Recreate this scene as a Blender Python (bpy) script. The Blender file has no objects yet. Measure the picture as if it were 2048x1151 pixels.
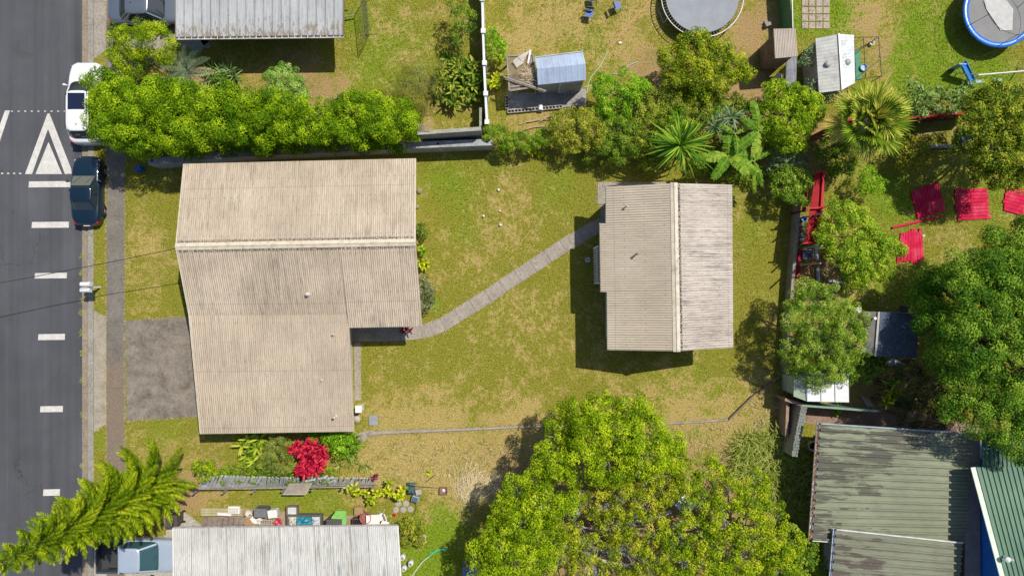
import bpy, math, random
import numpy as np
from mathutils import Vector, Matrix

# ------------------------------------------------------------------ camera, world, sun, exposure
scene = bpy.context.scene
CAMH = 39.0
K = 1365.3
cam_d = bpy.data.cameras.new("camera")
cam = bpy.data.objects.new("camera", cam_d)
scene.collection.objects.link(cam)
cam_d.lens = 24.0
cam_d.sensor_width = 36.0
cam_d.clip_end = 2000
cam.location = (0, 0, CAMH)
cam.rotation_euler = (0, 0, 0)
scene.camera = cam

SUN_H = Vector((0.735, 0.678))
SUN_TAN = 0.62                       # shadow length per metre of height
sun_el = math.atan2(1.0, SUN_TAN)
sun_az = math.atan2(SUN_H.x, SUN_H.y)
world = bpy.data.worlds.new("World")
scene.world = world
world.use_nodes = True
wn = world.node_tree
sky = wn.nodes.new("ShaderNodeTexSky")
sky.sky_type = 'NISHITA'
sky.sun_disc = False
sky.sun_elevation = sun_el
sky.sun_rotation = sun_az
wn.links.new(sky.outputs[0], wn.nodes["Background"].inputs[0])
wn.nodes["Background"].inputs[1].default_value = 0.115
sun_d = bpy.data.lights.new("sun", 'SUN')
sun_d.energy = 5.0
sun_d.angle = math.radians(0.5)
sun_d.color = (1.0, 0.94, 0.83)
sun = bpy.data.objects.new("sun", sun_d)
scene.collection.objects.link(sun)
sv = Vector((SUN_H.x * math.cos(sun_el), SUN_H.y * math.cos(sun_el), math.sin(sun_el)))
sun.rotation_euler = sv.to_track_quat('Z', 'Y').to_euler()
sun.location = (20, 20, 60)
scene.view_settings.view_transform = 'Standard'
scene.view_settings.look = 'None'
scene.view_settings.exposure = 0.04
scene.view_settings.gamma = 1.0
scene.cycles.max_bounces = 6
scene.cycles.transparent_max_bounces = 4

# ------------------------------------------------------------------ measuring helpers
C = scene.collection
rnd = random.Random(7)
def T(px, py, z=0.0):
    """a point of the place at height z, surveyed from the plan"""
    s = (CAMH - z) / K
    return Vector(((px - 1024) * s, -(py - 575.5) * s, z))
def S(z=0.0):
    return (CAMH - z) / K

# ------------------------------------------------------------------ materials
MATS = {}
class NT:
    def __init__(s, name):
        s.m = bpy.data.materials.new(name); s.m.use_nodes = True
        s.t = s.m.node_tree; s.b = s.t.nodes["Principled BSDF"]
    def n(s, typ, **kw):
        nd = s.t.nodes.new(typ)
        for k, v in kw.items():
            if k.startswith("i_"):
                key = k[2:]
                key = int(key) if key.isdigit() else key
                nd.inputs[key].default_value = v
            else:
                setattr(nd, k, v)
        return nd
    def l(s, a, b): s.t.links.new(a, b)
    def noise(s, vec, scale, detail=3, rough=0.55):
        nd = s.n("ShaderNodeTexNoise"); nd.inputs["Scale"].default_value = scale
        nd.inputs["Detail"].default_value = detail; nd.inputs["Roughness"].default_value = rough
        if vec is not None: s.l(vec, nd.inputs["Vector"])
        return nd.outputs["Fac"]
    def ramp(s, fac, stops):
        nd = s.n("ShaderNodeValToRGB"); cr = nd.color_ramp
        while len(cr.elements) > 1: cr.elements.remove(cr.elements[-1])
        for i, (p, c) in enumerate(stops):
            e = cr.elements[0] if i == 0 else cr.elements.new(p)
            e.position = p
            e.color = (c, c, c, 1) if isinstance(c, (int, float)) else (*c, 1)
        s.l(fac, nd.inputs[0]); return nd.outputs[0]
    def mix(s, fac, a, b, mode='MIX'):
        nd = s.n("ShaderNodeMix", data_type='RGBA', blend_type=mode)
        for inp, v in ((nd.inputs[0], fac), (nd.inputs[6], a), (nd.inputs[7], b)):
            if isinstance(v, (int, float)): inp.default_value = v if inp.type == 'VALUE' else (v, v, v, 1)
            elif isinstance(v, tuple): inp.default_value = (*v, 1)
            else: s.l(v, inp)
        return nd.outputs[2]
    def math(s, op, a, b=0.0, c=0.0, clamp=False):
        nd = s.n("ShaderNodeMath", operation=op, use_clamp=clamp)
        for i, v in enumerate((a, b, c)):
            if isinstance(v, (int, float)): nd.inputs[i].default_value = v
            else: s.l(v, nd.inputs[i])
        return nd.outputs[0]
    def pos(s): return s.n("ShaderNodeNewGeometry").outputs["Position"]
    def obj(s): return s.n("ShaderNodeTexCoord").outputs["Object"]
    def uv(s): return s.n("ShaderNodeTexCoord").outputs["UV"]
    def mapping(s, vec, scale):
        nd = s.n("ShaderNodeMapping"); nd.inputs["Scale"].default_value = scale
        s.l(vec, nd.inputs["Vector"]); return nd.outputs[0]
    def bump(s, h, strength=0.3, dist=0.02):
        nd = s.n("ShaderNodeBump"); nd.inputs["Strength"].default_value = strength
        nd.inputs["Distance"].default_value = dist
        s.l(h, nd.inputs["Height"]); s.l(nd.outputs[0], s.b.inputs["Normal"])
    def attr(s, name): return s.n("ShaderNodeAttribute", attribute_name=name)
    def rough(s, v): s.b.inputs["Roughness"].default_value = v
    def spec(s, v): s.b.inputs["Specular IOR Level"].default_value = v
    def base(s, v):
        if isinstance(v, tuple): s.b.inputs["Base Color"].default_value = (*v, 1)
        else: s.l(v, s.b.inputs["Base Color"])

def paint(name, col, rough=0.5, var=0.25, scale=3.0, bump=0.15, metal=0.0, spec=0.4, coat=0.0, dirt=None, dirt_amt=0.5):
    """a plain surface with worn, uneven colour"""
    if name in MATS: return MATS[name]
    t = NT(name); v = t.obj()
    f = t.ramp(t.noise(v, scale, 5, .65), [(.3, 1 - var), (.7, 1 + var * .4)])
    g = t.ramp(t.noise(v, scale * 13, 3, .6), [(.3, 1 - var * .5), (.7, 1.0)])
    c = t.mix(1.0, t.mix(1.0, col, f, 'MULTIPLY'), g, 'MULTIPLY')
    if dirt:
        d = t.ramp(t.noise(v, scale * .7, 6, .75), [(.5, 0.0), (.5 + .35 * (1.01 - dirt_amt), 1.0)])
        c = t.mix(d, c, dirt)
    t.base(c); t.rough(rough); t.spec(spec)
    t.b.inputs["Metallic"].default_value = metal
    t.b.inputs["Coat Weight"].default_value = coat
    t.b.inputs["Coat Roughness"].default_value = .06
    if bump: t.bump(t.noise(v, scale * 9, 4, .6), bump)
    MATS[name] = t.m
    return t.m

def glass(name="car_glass", col=(.02, .03, .035)):
    if name in MATS: return MATS[name]
    t = NT(name); t.base(col); t.rough(.04); t.spec(.8); MATS[name] = t.m
    return t.m

def leafmat(name, dark, mid, light, trans=.35, rough=.5, hl=None):
    if name in MATS: return MATS[name]
    t = NT(name)
    a = t.attr("tint").outputs["Fac"]
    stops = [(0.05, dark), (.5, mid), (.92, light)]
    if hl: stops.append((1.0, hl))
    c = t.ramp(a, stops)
    t.base(c); t.rough(rough + .1); t.spec(.06)
    tr = t.n("ShaderNodeBsdfTranslucent")
    t.l(t.mix(1.0, c, (1.15, 1.1, .5), 'MULTIPLY'), tr.inputs[0])
    ms = t.n("ShaderNodeMixShader"); ms.inputs[0].default_value = trans * .55
    t.l(t.b.outputs[0], ms.inputs[1]); t.l(tr.outputs[0], ms.inputs[2])
    t.l(ms.outputs[0], t.t.nodes["Material Output"].inputs[0])
    MATS[name] = t.m
    return t.m

# ------------------------------------------------------------------ objects
def tag(o, label=None, cat=None, group=None, kind=None):
    if label: o["label"] = label
    if cat: o["category"] = cat
    if group: o["group"] = group
    if kind: o["kind"] = kind
    return o
def thing(name, label, cat, loc=(0, 0, 0), rz=0.0, group=None):
    o = bpy.data.objects.new(name, None); C.objects.link(o)
    o.empty_display_size = .2
    o.location = loc; o.rotation_euler = (0, 0, rz)
    return tag(o, label, cat, group)
def copy_tree(o, parent=None):
    c = o.copy(); C.objects.link(c); c.parent = parent
    for ch in list(o.children): copy_tree(ch, c)
    return c

class MB:
    """collects faces, then links them as one mesh object"""
    def __init__(s): s.v = []; s.f = []; s.t = []; s.uv = []; s.tint = .5; s.hasuv = False
    def add(s, vs, fs, uvs=None):
        o = len(s.v); s.v += [tuple(v) for v in vs]
        for f in fs:
            s.f.append(tuple(i + o for i in f)); s.t.append(s.tint)
            if uvs is not None: s.uv.append([uvs[i] for i in f]); s.hasuv = True
            else: s.uv.append([(0, 0)] * len(f))
        return s
    def box(s, c, sz, rz=0.0, M=None):
        c = Vector(c); hx, hy, hz = sz[0] / 2, sz[1] / 2, sz[2] / 2
        R = M if M is not None else Matrix.Rotation(rz, 3, 'Z')
        vs = [c + R @ Vector((x * hx, y * hy, z * hz)) for x in (-1, 1) for y in (-1, 1) for z in (-1, 1)]
        return s.add(vs, [(0, 1, 3, 2), (4, 6, 7, 5), (0, 4, 5, 1), (2, 3, 7, 6), (0, 2, 6, 4), (1, 5, 7, 3)])
    def prism(s, poly, z0, z1):
        n = len(poly)
        a = sum(poly[i][0] * poly[(i + 1) % n][1] - poly[(i + 1) % n][0] * poly[i][1] for i in range(n))
        if a < 0: poly = poly[::-1]
        vs = [(p[0], p[1], z0) for p in poly] + [(p[0], p[1], z1) for p in poly]
        fs = [tuple(range(n - 1, -1, -1)), tuple(range(n, 2 * n))] + [(i, (i + 1) % n, n + (i + 1) % n, n + i) for i in range(n)]
        return s.add(vs, fs)
    def slab(s, pts, th, down=True):
        """thick sheet under (or over) a 3-D polygon"""
        n = len(pts); pts = [Vector(p) for p in pts]
        nn = Vector((0, 0, 0))
        for i in range(n):
            a, b = pts[i], pts[(i + 1) % n]
            nn += Vector(((a.y - b.y) * (a.z + b.z), (a.z - b.z) * (a.x + b.x), (a.x - b.x) * (a.y + b.y)))
        if nn.z < 0: pts = pts[::-1]; nn = -nn
        nn.normalize(); off = -nn * th
        vs = pts + [p + off for p in pts]
        fs = [tuple(range(n)), tuple(range(2 * n - 1, n - 1, -1))] + [((i + 1) % n, i, n + i, n + (i + 1) % n) for i in range(n)]
        return s.add(vs, fs)
    def bar(s, a, b, w, h=None):
        a, b = Vector(a), Vector(b); h = h or w
        d = (b - a); L = d.length
        if L < 1e-6: return s
        z = d.normalized(); x = z.cross(Vector((0, 0, 1)))
        if x.length < 1e-3: x = Vector((1, 0, 0))
        x.normalize(); y = x.cross(z)
        M = Matrix((x, y, z)).transposed()
        return s.box((a + b) / 2, (w, h, L), M=M)
    def tube(s, pts, r, seg=6, r2=None, cap=True):
        pts = [Vector(p) for p in pts]; n = len(pts); vs = []; fs = []
        up = Vector((0, 0, 1))
        for i, p in enumerate(pts):
            d = (pts[min(i + 1, n - 1)] - pts[max(i - 1, 0)]).normalized()
            x = d.cross(up)
            if x.length < .05: x = d.cross(Vector((0, 1, 0)))
            x.normalize(); y = x.cross(d)
            rr = r if r2 is None else r + (r2 - r) * i / max(1, n - 1)
            if isinstance(r, (list, tuple)): rr = r[i]
            for k in range(seg):
                a = 2 * math.pi * k / seg
                vs.append(p + (x * math.cos(a) + y * math.sin(a)) * rr)
        for i in range(n - 1):
            for k in range(seg):
                k2 = (k + 1) % seg
                fs.append((i * seg + k, i * seg + k2, (i + 1) * seg + k2, (i + 1) * seg + k))
        if cap: fs.append(tuple(range(seg - 1, -1, -1))); fs.append(tuple(range((n - 1) * seg, n * seg)))
        return s.add(vs, fs)
    def lathe(s, prof, c=(0, 0, 0), seg=20, M=None, cap=True):
        c = Vector(c); vs = []; fs = []; n = len(prof)
        for (r, z) in prof:
            for k in range(seg):
                a = 2 * math.pi * k / seg
                v = Vector((r * math.cos(a), r * math.sin(a), z))
                vs.append(c + (M @ v if M is not None else v))
        for i in range(n - 1):
            for k in range(seg):
                k2 = (k + 1) % seg
                fs.append((i * seg + k, i * seg + k2, (i + 1) * seg + k2, (i + 1) * seg + k))
        if cap: fs.append(tuple(range(seg - 1, -1, -1))); fs.append(tuple(range((n - 1) * seg, n * seg)))
        return s.add(vs, fs)
    def sheet(s, a, b, c, d, n, amp, rows=2, prof='sin', th=.03, period=8, upr=None):
        """ribbed sheet: a-b top edge, d-c bottom edge, n ribs across, uv in metres (v=0 at the top edge)"""
        a, b, c, d = map(Vector, (a, b, c, d))
        nn = (b - a).cross(d - a).normalized()
        if nn.z < 0: nn = -nn
        W = (b - a).length; L = (d - a).length
        if prof == 'sin':
            us = [(i / period, -math.cos(2 * math.pi * i / period)) for i in range(period)]
        elif prof == 'rib':      # raised narrow ribs
            us = [(0, -1), (.62, -1), (.72, 1), (.88, 1), (.98, -1)]
        else:                    # pan with thin standing seam
            us = [(0, -1), (.86, -1), (.9, 1), (.95, 1), (.985, -1)]
        cols = []
        for k in range(n):
            for (u, h) in us: cols.append(((k + u) / n, h))
        cols.append((1.0, us[0][1]))
        vs = []; uvs = []
        for r in range(rows + 1):
            t = r / rows
            for (u, h) in cols:
                p = (a + (b - a) * u) * (1 - t) + (d + (c - d) * u) * t
                vs.append(p + nn * (h * amp + amp)); uvs.append((u * W if upr is None else u * n * upr, t * L))
        m = len(cols); fs = []
        for r in range(rows):
            for i in range(m - 1):
                fs.append((r * m + i, r * m + i + 1, (r + 1) * m + i + 1, (r + 1) * m + i))
        s.add(vs, fs, uvs)
        e = nn * -.012
        q = [a + e, b + e, c + e, d + e]
        s.slab(q, th)
        return s
    def leaf(s, p, d, L, w, droop=.5, seg=4, fold=.15, taper=.5, up=Vector((0, 0, 1))):
        """an arching blade from p along d"""
        p = Vector(p); d = Vector(d).normalized()
        side = d.cross(up)
        if side.length < .01: side = Vector((1, 0, 0))
        side.normalize()
        vs = []; q = p.copy(); dd = d.copy(); st = L / seg
        for i in range(seg + 1):
            t = i / seg
            ww = w * (math.sin(math.pi * min(1, (t * .86 + .14))) ** taper) * .5 if i < seg else .004
            nrm = side.cross(dd).normalized()
            vs += [q - side * ww + nrm * fold * ww, q + Vector((0, 0, 0)), q + side * ww + nrm * fold * ww]
            q = q + dd * st; dd = (dd + Vector((0, 0, -droop / seg))).normalized()
        fs = []
        for i in range(seg):
            o = i * 3; fs += [(o, o + 1, o + 4, o + 3), (o + 1, o + 2, o + 5, o + 4)]
        s.add(vs, fs)
        return q
    def build(s, name, mat, parent=None, org=None, smooth=False, sub=0, bevel=0.0):
        me = bpy.data.meshes.new(name)
        if parent is not None:
            if org is None:
                org = Vector((0, 0, 0)); q = parent
                while q is not None:
                    org = org + q.location; q = q.parent
        elif org is None:
            xs = [v[0] for v in s.v]; ys = [v[1] for v in s.v]; zs = [v[2] for v in s.v]
            org = Vector(((min(xs) + max(xs)) / 2, (min(ys) + max(ys)) / 2, min(zs)))
        org = Vector(org)
        me.from_pydata([(v[0] - org.x, v[1] - org.y, v[2] - org.z) for v in s.v], [], s.f)
        a = me.attributes.new("tint", 'FLOAT', 'FACE'); a.data.foreach_set("value", s.t)
        if s.hasuv:
            u = me.uv_layers.new(name="UVMap")
            u.data.foreach_set("uv", [x for f in s.uv for p in f for x in p])
        if smooth: me.polygons.foreach_set("use_smooth", [True] * len(s.f))
        me.materials.append(mat)
        o = bpy.data.objects.new(name, me); C.objects.link(o)
        if parent is not None: o.parent = parent
        else: o.location = org
        if bevel:
            md = o.modifiers.new("bevel", 'BEVEL'); md.width = bevel; md.segments = 2; md.limit_method = 'ANGLE'
        if sub:
            md = o.modifiers.new("sub", 'SUBSURF'); md.levels = sub; md.render_levels = sub
        return o
def local(o, loc, rz=0.0):
    """MB meshes built about the origin: place the part in its thing's frame"""
    o.location = loc; o.rotation_euler = (0, 0, rz); return o

# ------------------------------------------------------------------ foliage masses (numpy)
def _unit(a): return a / np.maximum(np.linalg.norm(a, axis=1, keepdims=True), 1e-6)
def np_quads(name, V, tint, mat, parent=None, org=(0, 0, 0)):
    """V: (n,4,3) quads"""
    n = V.shape[0]
    me = bpy.data.meshes.new(name)
    me.vertices.add(n * 4); me.loops.add(n * 4); me.polygons.add(n)
    co = (V.reshape(-1, 3) - np.array(org, dtype=np.float64)).astype(np.float32)
    me.vertices.foreach_set("co", co.ravel())
    me.loops.foreach_set("vertex_index", np.arange(n * 4, dtype=np.int32))
    me.polygons.foreach_set("loop_start", np.arange(0, n * 4, 4, dtype=np.int32))
    me.update(calc_edges=True)
    a = me.attributes.new("tint", 'FLOAT', 'FACE'); a.data.foreach_set("value", tint.astype(np.float32))
    me.materials.append(mat)
    o = bpy.data.objects.new(name, me); C.objects.link(o)
    if parent is not None: o.parent = parent
    else: o.location = org
    return o
def leaf_cloud(P, N, L, W, rng, fold=0.0):
    """rhombic leaves at P with normals N"""
    n = len(P); t = _unit(np.cross(N, rng.normal(size=(n, 3)))); b = np.cross(N, t)
    l = (L * rng.uniform(.5, 1.5, (n, 1))) * .5; w = (W * rng.uniform(.7, 1.2, (n, 1))) * .5
    return np.stack([P - t * l, P + b * w, P + t * l, P - b * w], axis=1)
def foliage(name, blobs, mat, parent, rc=.38, leaf=.11, lw=.55, dens=1.0, seed=1, core=True, up=.35, gap=0.0, spread=.25, under=False, kf=2.5, low=-.25):
    rng = np.random.default_rng(seed)
    cs = []
    if under: blobs = list(blobs) + [(1024 + (b[0] - 1024) * (39 - b[3]) / (39 - b[3] * .6), 575.5 + (b[1] - 575.5) * (39 - b[3]) / (39 - b[3] * .6), b[2] * .97, b[3] * .6) for b in blobs]
    for b in blobs:
        px, py, rp, zt = b[:4]
        asp = b[4] if len(b) > 4 else .75
        r = rp * S(zt * .75); rz = min(r * asp, zt * .48)
        zc = zt - rz; c = T(px, py, zc + rz * .45); cs.append((np.array((c.x, c.y, zc)), r, rz))
    Ps = []; Ns = []; Ts = []
    for i, (c, r, rz) in enumerate(cs):
        k = int(kf * (r * r + r * rz) / (rc * rc) * 1.25) + 5
        d = _unit(rng.normal(size=(k, 3))); d = d[d[:, 2] > low]
        if gap: d = d[rng.random(len(d)) > gap]
        sc = np.array((r, r, rz))
        rr = rng.uniform(.66, 1.0 + spread * .5, (len(d), 1))
        cc = c + d * np.maximum(sc - rc * .45, rc * .2) * rr
        keep = np.ones(len(cc), bool)
        for j, (c2, r2, rz2) in enumerate(cs):
            if j != i:
                q = (cc - c2) / np.array((r2, r2, rz2)); keep &= (q ** 2).sum(1) > .5
        cc = cc[keep]; d = d[keep]
        if len(cc) == 0: continue
        rcl = rc * rng.uniform(.5, 1.3, len(cc)); ct = rng.random(len(cc))
        ln = np.maximum(6, (dens * 6.0 * (rcl / leaf) ** 2 / lw).astype(int))
        idx = np.repeat(np.arange(len(cc)), ln); m = len(idx)
        d2 = _unit(rng.normal(size=(m, 3)) + d[idx] * .55 + np.array((0, 0, up)))
        rad = rcl[idx][:, None] * rng.uniform(.62, 1.1, (m, 1)) ** .6
        Ps.append(cc[idx] + d2 * rad * np.array((1, 1, .85)))
        Ns.append(_unit(d2 * 1.0 + np.array((0, 0, .3)) + rng.normal(size=(m, 3)) * .38))
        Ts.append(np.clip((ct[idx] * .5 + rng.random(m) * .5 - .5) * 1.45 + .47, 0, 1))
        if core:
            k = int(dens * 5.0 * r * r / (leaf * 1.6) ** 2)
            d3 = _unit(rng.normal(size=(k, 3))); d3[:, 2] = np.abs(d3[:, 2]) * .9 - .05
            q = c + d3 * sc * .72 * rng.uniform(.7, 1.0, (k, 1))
            Ps.append(q); Ns.append(_unit(rng.normal(size=(k, 3)) + np.array((0, 0, .6)))); Ts.append(rng.random(k) * .5)  # inner leaves tinted darker, painting in the crown's inner shade
    P = np.concatenate(Ps); N = np.concatenate(Ns); Tt = np.concatenate(Ts)
    P[:, 2] = np.maximum(P[:, 2], .05)
    V = leaf_cloud(P, N, leaf, leaf * lw, rng)
    org = tuple(parent.location) if parent is not None else (cs[0][0][0], cs[0][0][1], 0)
    return np_quads(name, V, Tt, mat, parent, org), cs

def woody(parent, base, cs, r0, mat, seed=1, sub=3, name="trunk", fork=.35):
    """tapered trunk with limbs reaching into every part of the crown"""
    rg = random.Random(seed); m = MB(); base = Vector(base)
    top = sum((Vector(c[0]) for c in cs), Vector()) / len(cs)
    f = base.lerp(Vector((top.x, top.y, max(top.z, .5))), fork)
    m.tube([base + Vector((0, 0, -.05)), base.lerp(f, .5) + Vector((rg.uniform(-.08, .08), rg.uniform(-.08, .08), 0)), f], [r0 * 1.25, r0, r0 * .8], 8)
    for (c, r, rz) in cs:
        c = Vector(c); mid = f.lerp(c, .5) + Vector((rg.uniform(-.2, .2), rg.uniform(-.2, .2), .1))
        m.tube([f, mid, c], [r0 * .6, r0 * .42, r0 * .25], 6)
        for k in range(sub):
            a = rg.uniform(0, 6.28); e = c + Vector((math.cos(a) * r * .8, math.sin(a) * r * .8, rz * rg.uniform(-.1, .7)))
            j = mid.lerp(c, rg.uniform(.3, 1)); kk = j.lerp(e, .55) + Vector((rg.uniform(-.15, .15), rg.uniform(-.15, .15), .05))
            m.tube([j, kk, e], [r0 * .28, r0 * .17, r0 * .06], 5)
            for q in range(2):
                e2 = kk + Vector((rg.uniform(-1, 1) * r * .45, rg.uniform(-1, 1) * r * .45, rz * rg.uniform(0, .5)))
                m.tube([kk, e2], [r0 * .12, r0 * .04], 4)
    return m.build(name, mat, parent, smooth=True)

BARK = lambda: paint("bark", (.16, .13, .10), .9, .4, 5, .6)
BARKG = lambda: paint("pale_bark", (.36, .33, .29), .9, .4, 6, .5)
def tree(name, label, cat, base, blobs, mat, r0=.12, group=None, seed=1, bark=None, crown="crown", **kw):
    """base: pixel of the trunk foot"""
    b = T(*base, 0)
    t = thing(name, label, cat, b, 0, group)
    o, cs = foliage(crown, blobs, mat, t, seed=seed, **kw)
    woody(t, b, cs, r0, bark or BARK(), seed, name="trunk" if r0 >= .07 else "stem")
    return t
# ================================================================== THE SETTING
def struct(name, m, mat, parent=None, **kw):
    o = m.build(name, mat, parent, **kw)
    if parent is None: o["kind"] = "structure"
    return o
def poly(pts, z=0.0): return [(T(x, y).x, T(x, y).y) for x, y in pts]

ROADZ = -0.11
KERBX = T(163, 575).x
# soil and lawn condition: (px, py, radius px, dry, lush, dirt)
PATCH = [
 (300,430,60,.25,.0,.0),(300,560,70,.55,0,.10),(310,330,60,.0,.3,.2),(200,560,20,0,.5,0),(300,480,40,.6,0,.1),
 (330,860,60,.0,.45,0),(380,930,70,.5,0,.55),(300,920,50,.35,.1,.3),(430,900,40,.4,.1,.4),(370,1000,50,.2,0,.95),(345,980,35,0,0,1.0),(420,990,60,.4,0,.3),
 (203,880,25,0,.6,0),(203,450,25,0,.3,0),
 (880,345,60,0,.55,0),(930,390,60,0,.45,0),(1000,400,70,.55,0,.05),(1010,480,60,.5,0,.2),(960,520,40,.3,0,.2),(930,470,50,0,.45,0),(870,560,25,.3,0,.5),
 (1120,360,60,0,.45,0),(1090,420,60,.1,.3,0),(870,610,20,0,.8,0),(850,440,25,.1,.1,.6),(850,380,22,.1,.1,.5),(1000,330,40,0,.5,0),
 (1090,600,80,.2,.2,0),(880,740,90,.0,.25,0),(760,720,50,.2,.1,.1),(1050,720,80,.25,.15,0),(1000,640,60,.3,.1,0),(1130,700,50,.25,0,.05),
 (900,840,120,.4,0,.1),(1060,825,70,.55,0,.1),(790,835,70,.6,0,.1),(1250,810,110,.35,0,.08),(1400,800,120,.15,.3,.08),(1400,840,90,.4,.1,.1),(1350,770,80,.2,.3,0),
 (820,900,90,.85,0,.2),(930,900,100,.75,.05,.15),(750,930,60,.7,.05,.15),(1030,900,90,.7,0,.3),(880,950,60,.6,.2,.2),(1000,950,80,.6,0,.4),
 (870,1080,70,0,1.0,0),(850,1130,70,0,1.1,0),(900,1020,40,.1,.8,0),(560,990,60,.15,.5,.05),(650,1000,70,.1,.6,.05),(470,1000,50,.35,.2,.15),(750,1030,40,.2,.4,.2),
 (1510,470,60,0,.4,0),(1530,600,50,.1,.35,0),(1500,380,50,.1,.25,.15),(1530,360,40,.4,0,.35),(1480,760,70,.25,.1,.1),(1530,780,50,.5,.1,.3),(1520,850,60,.4,.3,.2),(1460,870,60,.4,.2,.1),(1540,640,30,.4,0,.2),(1230,770,60,.1,.3,0),
 (760,60,90,.1,.6,0),(840,120,70,.1,.5,0),(800,40,70,.4,.1,0),(890,30,40,.5,0,.15),(730,150,50,.1,.55,0),(640,175,60,.45,0,.45),(560,150,60,.35,0,.45),(480,90,90,0.1,.3,.15),(600,110,60,0,.2,.6),(690,170,50,.4,.1,.4),(800,180,50,.1,.45,.1),
 (880,245,70,.35,.2,.5),(700,40,30,.1,.5,.1),
 (1040,50,70,.7,0,.2),(1130,30,80,.65,.1,.15),(1170,70,60,0,.55,0),(1260,60,80,.65,.05,.1),(1290,130,60,.4,0,.85),(1310,150,50,.3,0,.95),(1080,120,90,.5,0,.25),(1230,120,50,.2,.4,.1),
 (1040,240,60,.6,0,.4),(1100,235,50,.5,.1,.45),(1500,60,60,.6,.0,.75),(1530,30,50,.5,0,.9),(1480,120,50,.5,0,.7),(1500,180,60,.4,0,1.0),(1480,205,50,.3,0,1.0),(1300,230,60,.3,0,.9),(1200,260,60,.2,0,.8),
 (1300,20,30,.5,0,.4),
 (1745,60,70,.6,0,.55),(1760,120,50,.5,0,.6),(1740,20,45,.5,.1,.4),(1640,20,70,0,.95,0),(1850,70,80,0,1.1,0),(1820,160,70,0,1.0,0),(1890,130,50,.2,.8,0),(1690,15,60,0,.9,0),(1870,20,50,.3,.6,0),(1980,150,70,0,.9,0),(2000,200,60,0,.6,0),(1600,40,30,0,.9,0),
 (1760,380,60,.0,.7,0),(1800,420,60,0,.6,0),(1680,350,50,.3,.5,.1),(1700,600,60,.1,.6,0),(1900,520,70,.25,.3,0),(1960,480,80,.3,.2,0),(1750,560,60,.1,.55,.05),(1830,570,60,.1,.4,.1),(1640,580,60,.3,0,.8),(1610,560,50,.2,0,1.0),(1650,540,40,0,0,1.0),(1990,400,60,.1,.5,0),
 (1640,700,70,0,.3,.6),(1750,760,90,0,.2,.7),(1850,800,90,0,.2,.7),(1700,830,90,0,0,1.0),(1590,900,40,.1,.3,.6),(1600,1000,60,0,.1,1.0),(1800,660,60,0,0,.9),
 (1250,1020,200,.1,0,.9),(1450,1020,160,.1,.1,.8),(1150,1100,120,.1,0,.9),(1500,930,70,.2,.4,.05),(1080,960,80,.4,.1,.5),(1350,900,90,.3,.3,.15),
 (250,110,60,.2,0,.9),(350,120,70,.2,0,.8),(400,190,90,0,0,.8),(600,240,120,0,0,.8),(1850,260,110,0,.3,.5),(1950,270,120,0,.3,.5),(1500,300,130,.1,.3,.6),(1250,290,90,.1,.4,.4),(1600,250,60,0,0,1),(1620,300,60,0,0,1.0),
]
PA = np.array(PATCH, float)
PX = (PA[:, 0] - 1024) * S(0); PY = -(PA[:, 1] - 575.5) * S(0); PR = PA[:, 2] * S(0)
def veg(x, y):
    """dryness, lushness, bare soil at world x, y"""
    out = np.zeros((len(x), 3)); 
    for i in range(len(PA)):
        d2 = ((x - PX[i]) ** 2 + (y - PY[i]) ** 2) / (PR[i] ** 2)
        w = np.exp(-d2 * 1.3)
        out += w[:, None] * PA[i, 3:6]
    return np.clip(out, 0, 1.2)

def lawn_material(name, blade=False):
    t = NT(name); p = t.pos(); a = t.attr("veg")
    sep = t.n("ShaderNodeSeparateColor"); t.l(a.outputs["Color"], sep.inputs[0])
    n1 = t.noise(p, .28, 4, .6); n2 = t.noise(p, 1.1, 5, .65); n3 = t.noise(p, 4.5, 4, .7); n4 = t.noise(p, 16, 3, .7); n5 = t.noise(p, 60, 2, .6)
    def mod(ch, amt2, amt3, base):
        v = t.math('MULTIPLY_ADD', t.math('SUBTRACT', n2, .5), amt2, sep.outputs[ch])
        v = t.math('MULTIPLY_ADD', t.math('SUBTRACT', n3, .5), amt3, v)
        return t.math('ADD', v, base, clamp=True)
    dry = mod(0, 2.7, 3.0, .04); lush = mod(1, 1.2, 1.0, 0.0); dirt = mod(2, 2.4, 3.0, -.45)
    dry = t.math('MULTIPLY_ADD', t.math('SUBTRACT', n1, .5), 2.0, dry, clamp=True)
    dirt = t.ramp(dirt, [(.1, 0.0), (.7, .82)])
    g = t.ramp(n4, [(.3, (.060, .078, .008)), (.48, (.19, .188, .020)), (.7, (.37, .335, .055))])
    d = t.ramp(n4, [(.3, (.17, .13, .04)), (.48, (.37, .28, .09)), (.7, (.58, .45, .18))])
    l = t.ramp(n4, [(.3, (.06, .11, .006)), (.5, (.155, .24, .012)), (.72, (.32, .40, .03))])
    s = t.ramp(n4, [(.3, (.15, .09, .042)), (.5, (.33, .21, .105)), (.7, (.52, .36, .20))])
    c = t.mix(t.ramp(lush, [(.2, 0.0), (.85, 1.0)]), g, l)
    c = t.mix(t.ramp(dry, [(.25, 0.0), (.95, .95)]), c, d)
    if not blade: c = t.mix(dirt, c, s)
    else:
        tn = t.attr("tint").outputs["Fac"]
        c = t.mix(1.0, c, t.ramp(tn, [(0, (.62, .68, .55)), (.5, (1.0, 1.0, 1.0)), (1.0, (1.5, 1.35, 1.4))]), 'MULTIPLY')
    det = t.ramp(n5, [(.32, .6), (.66, 1.2)])
    c = t.mix(1.0, c, det, 'MULTIPLY')
    t.base(c); t.rough(.9); t.spec(.15)
    if not blade:
        h = t.math('ADD', t.math('MULTIPLY', n4, .6), t.math('MULTIPLY', n5, .4))
        t.bump(h, .7, .06)
    return t.m
LAWN = lawn_material("lawn"); BLADE = lawn_material("grass_blade", True)

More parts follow.
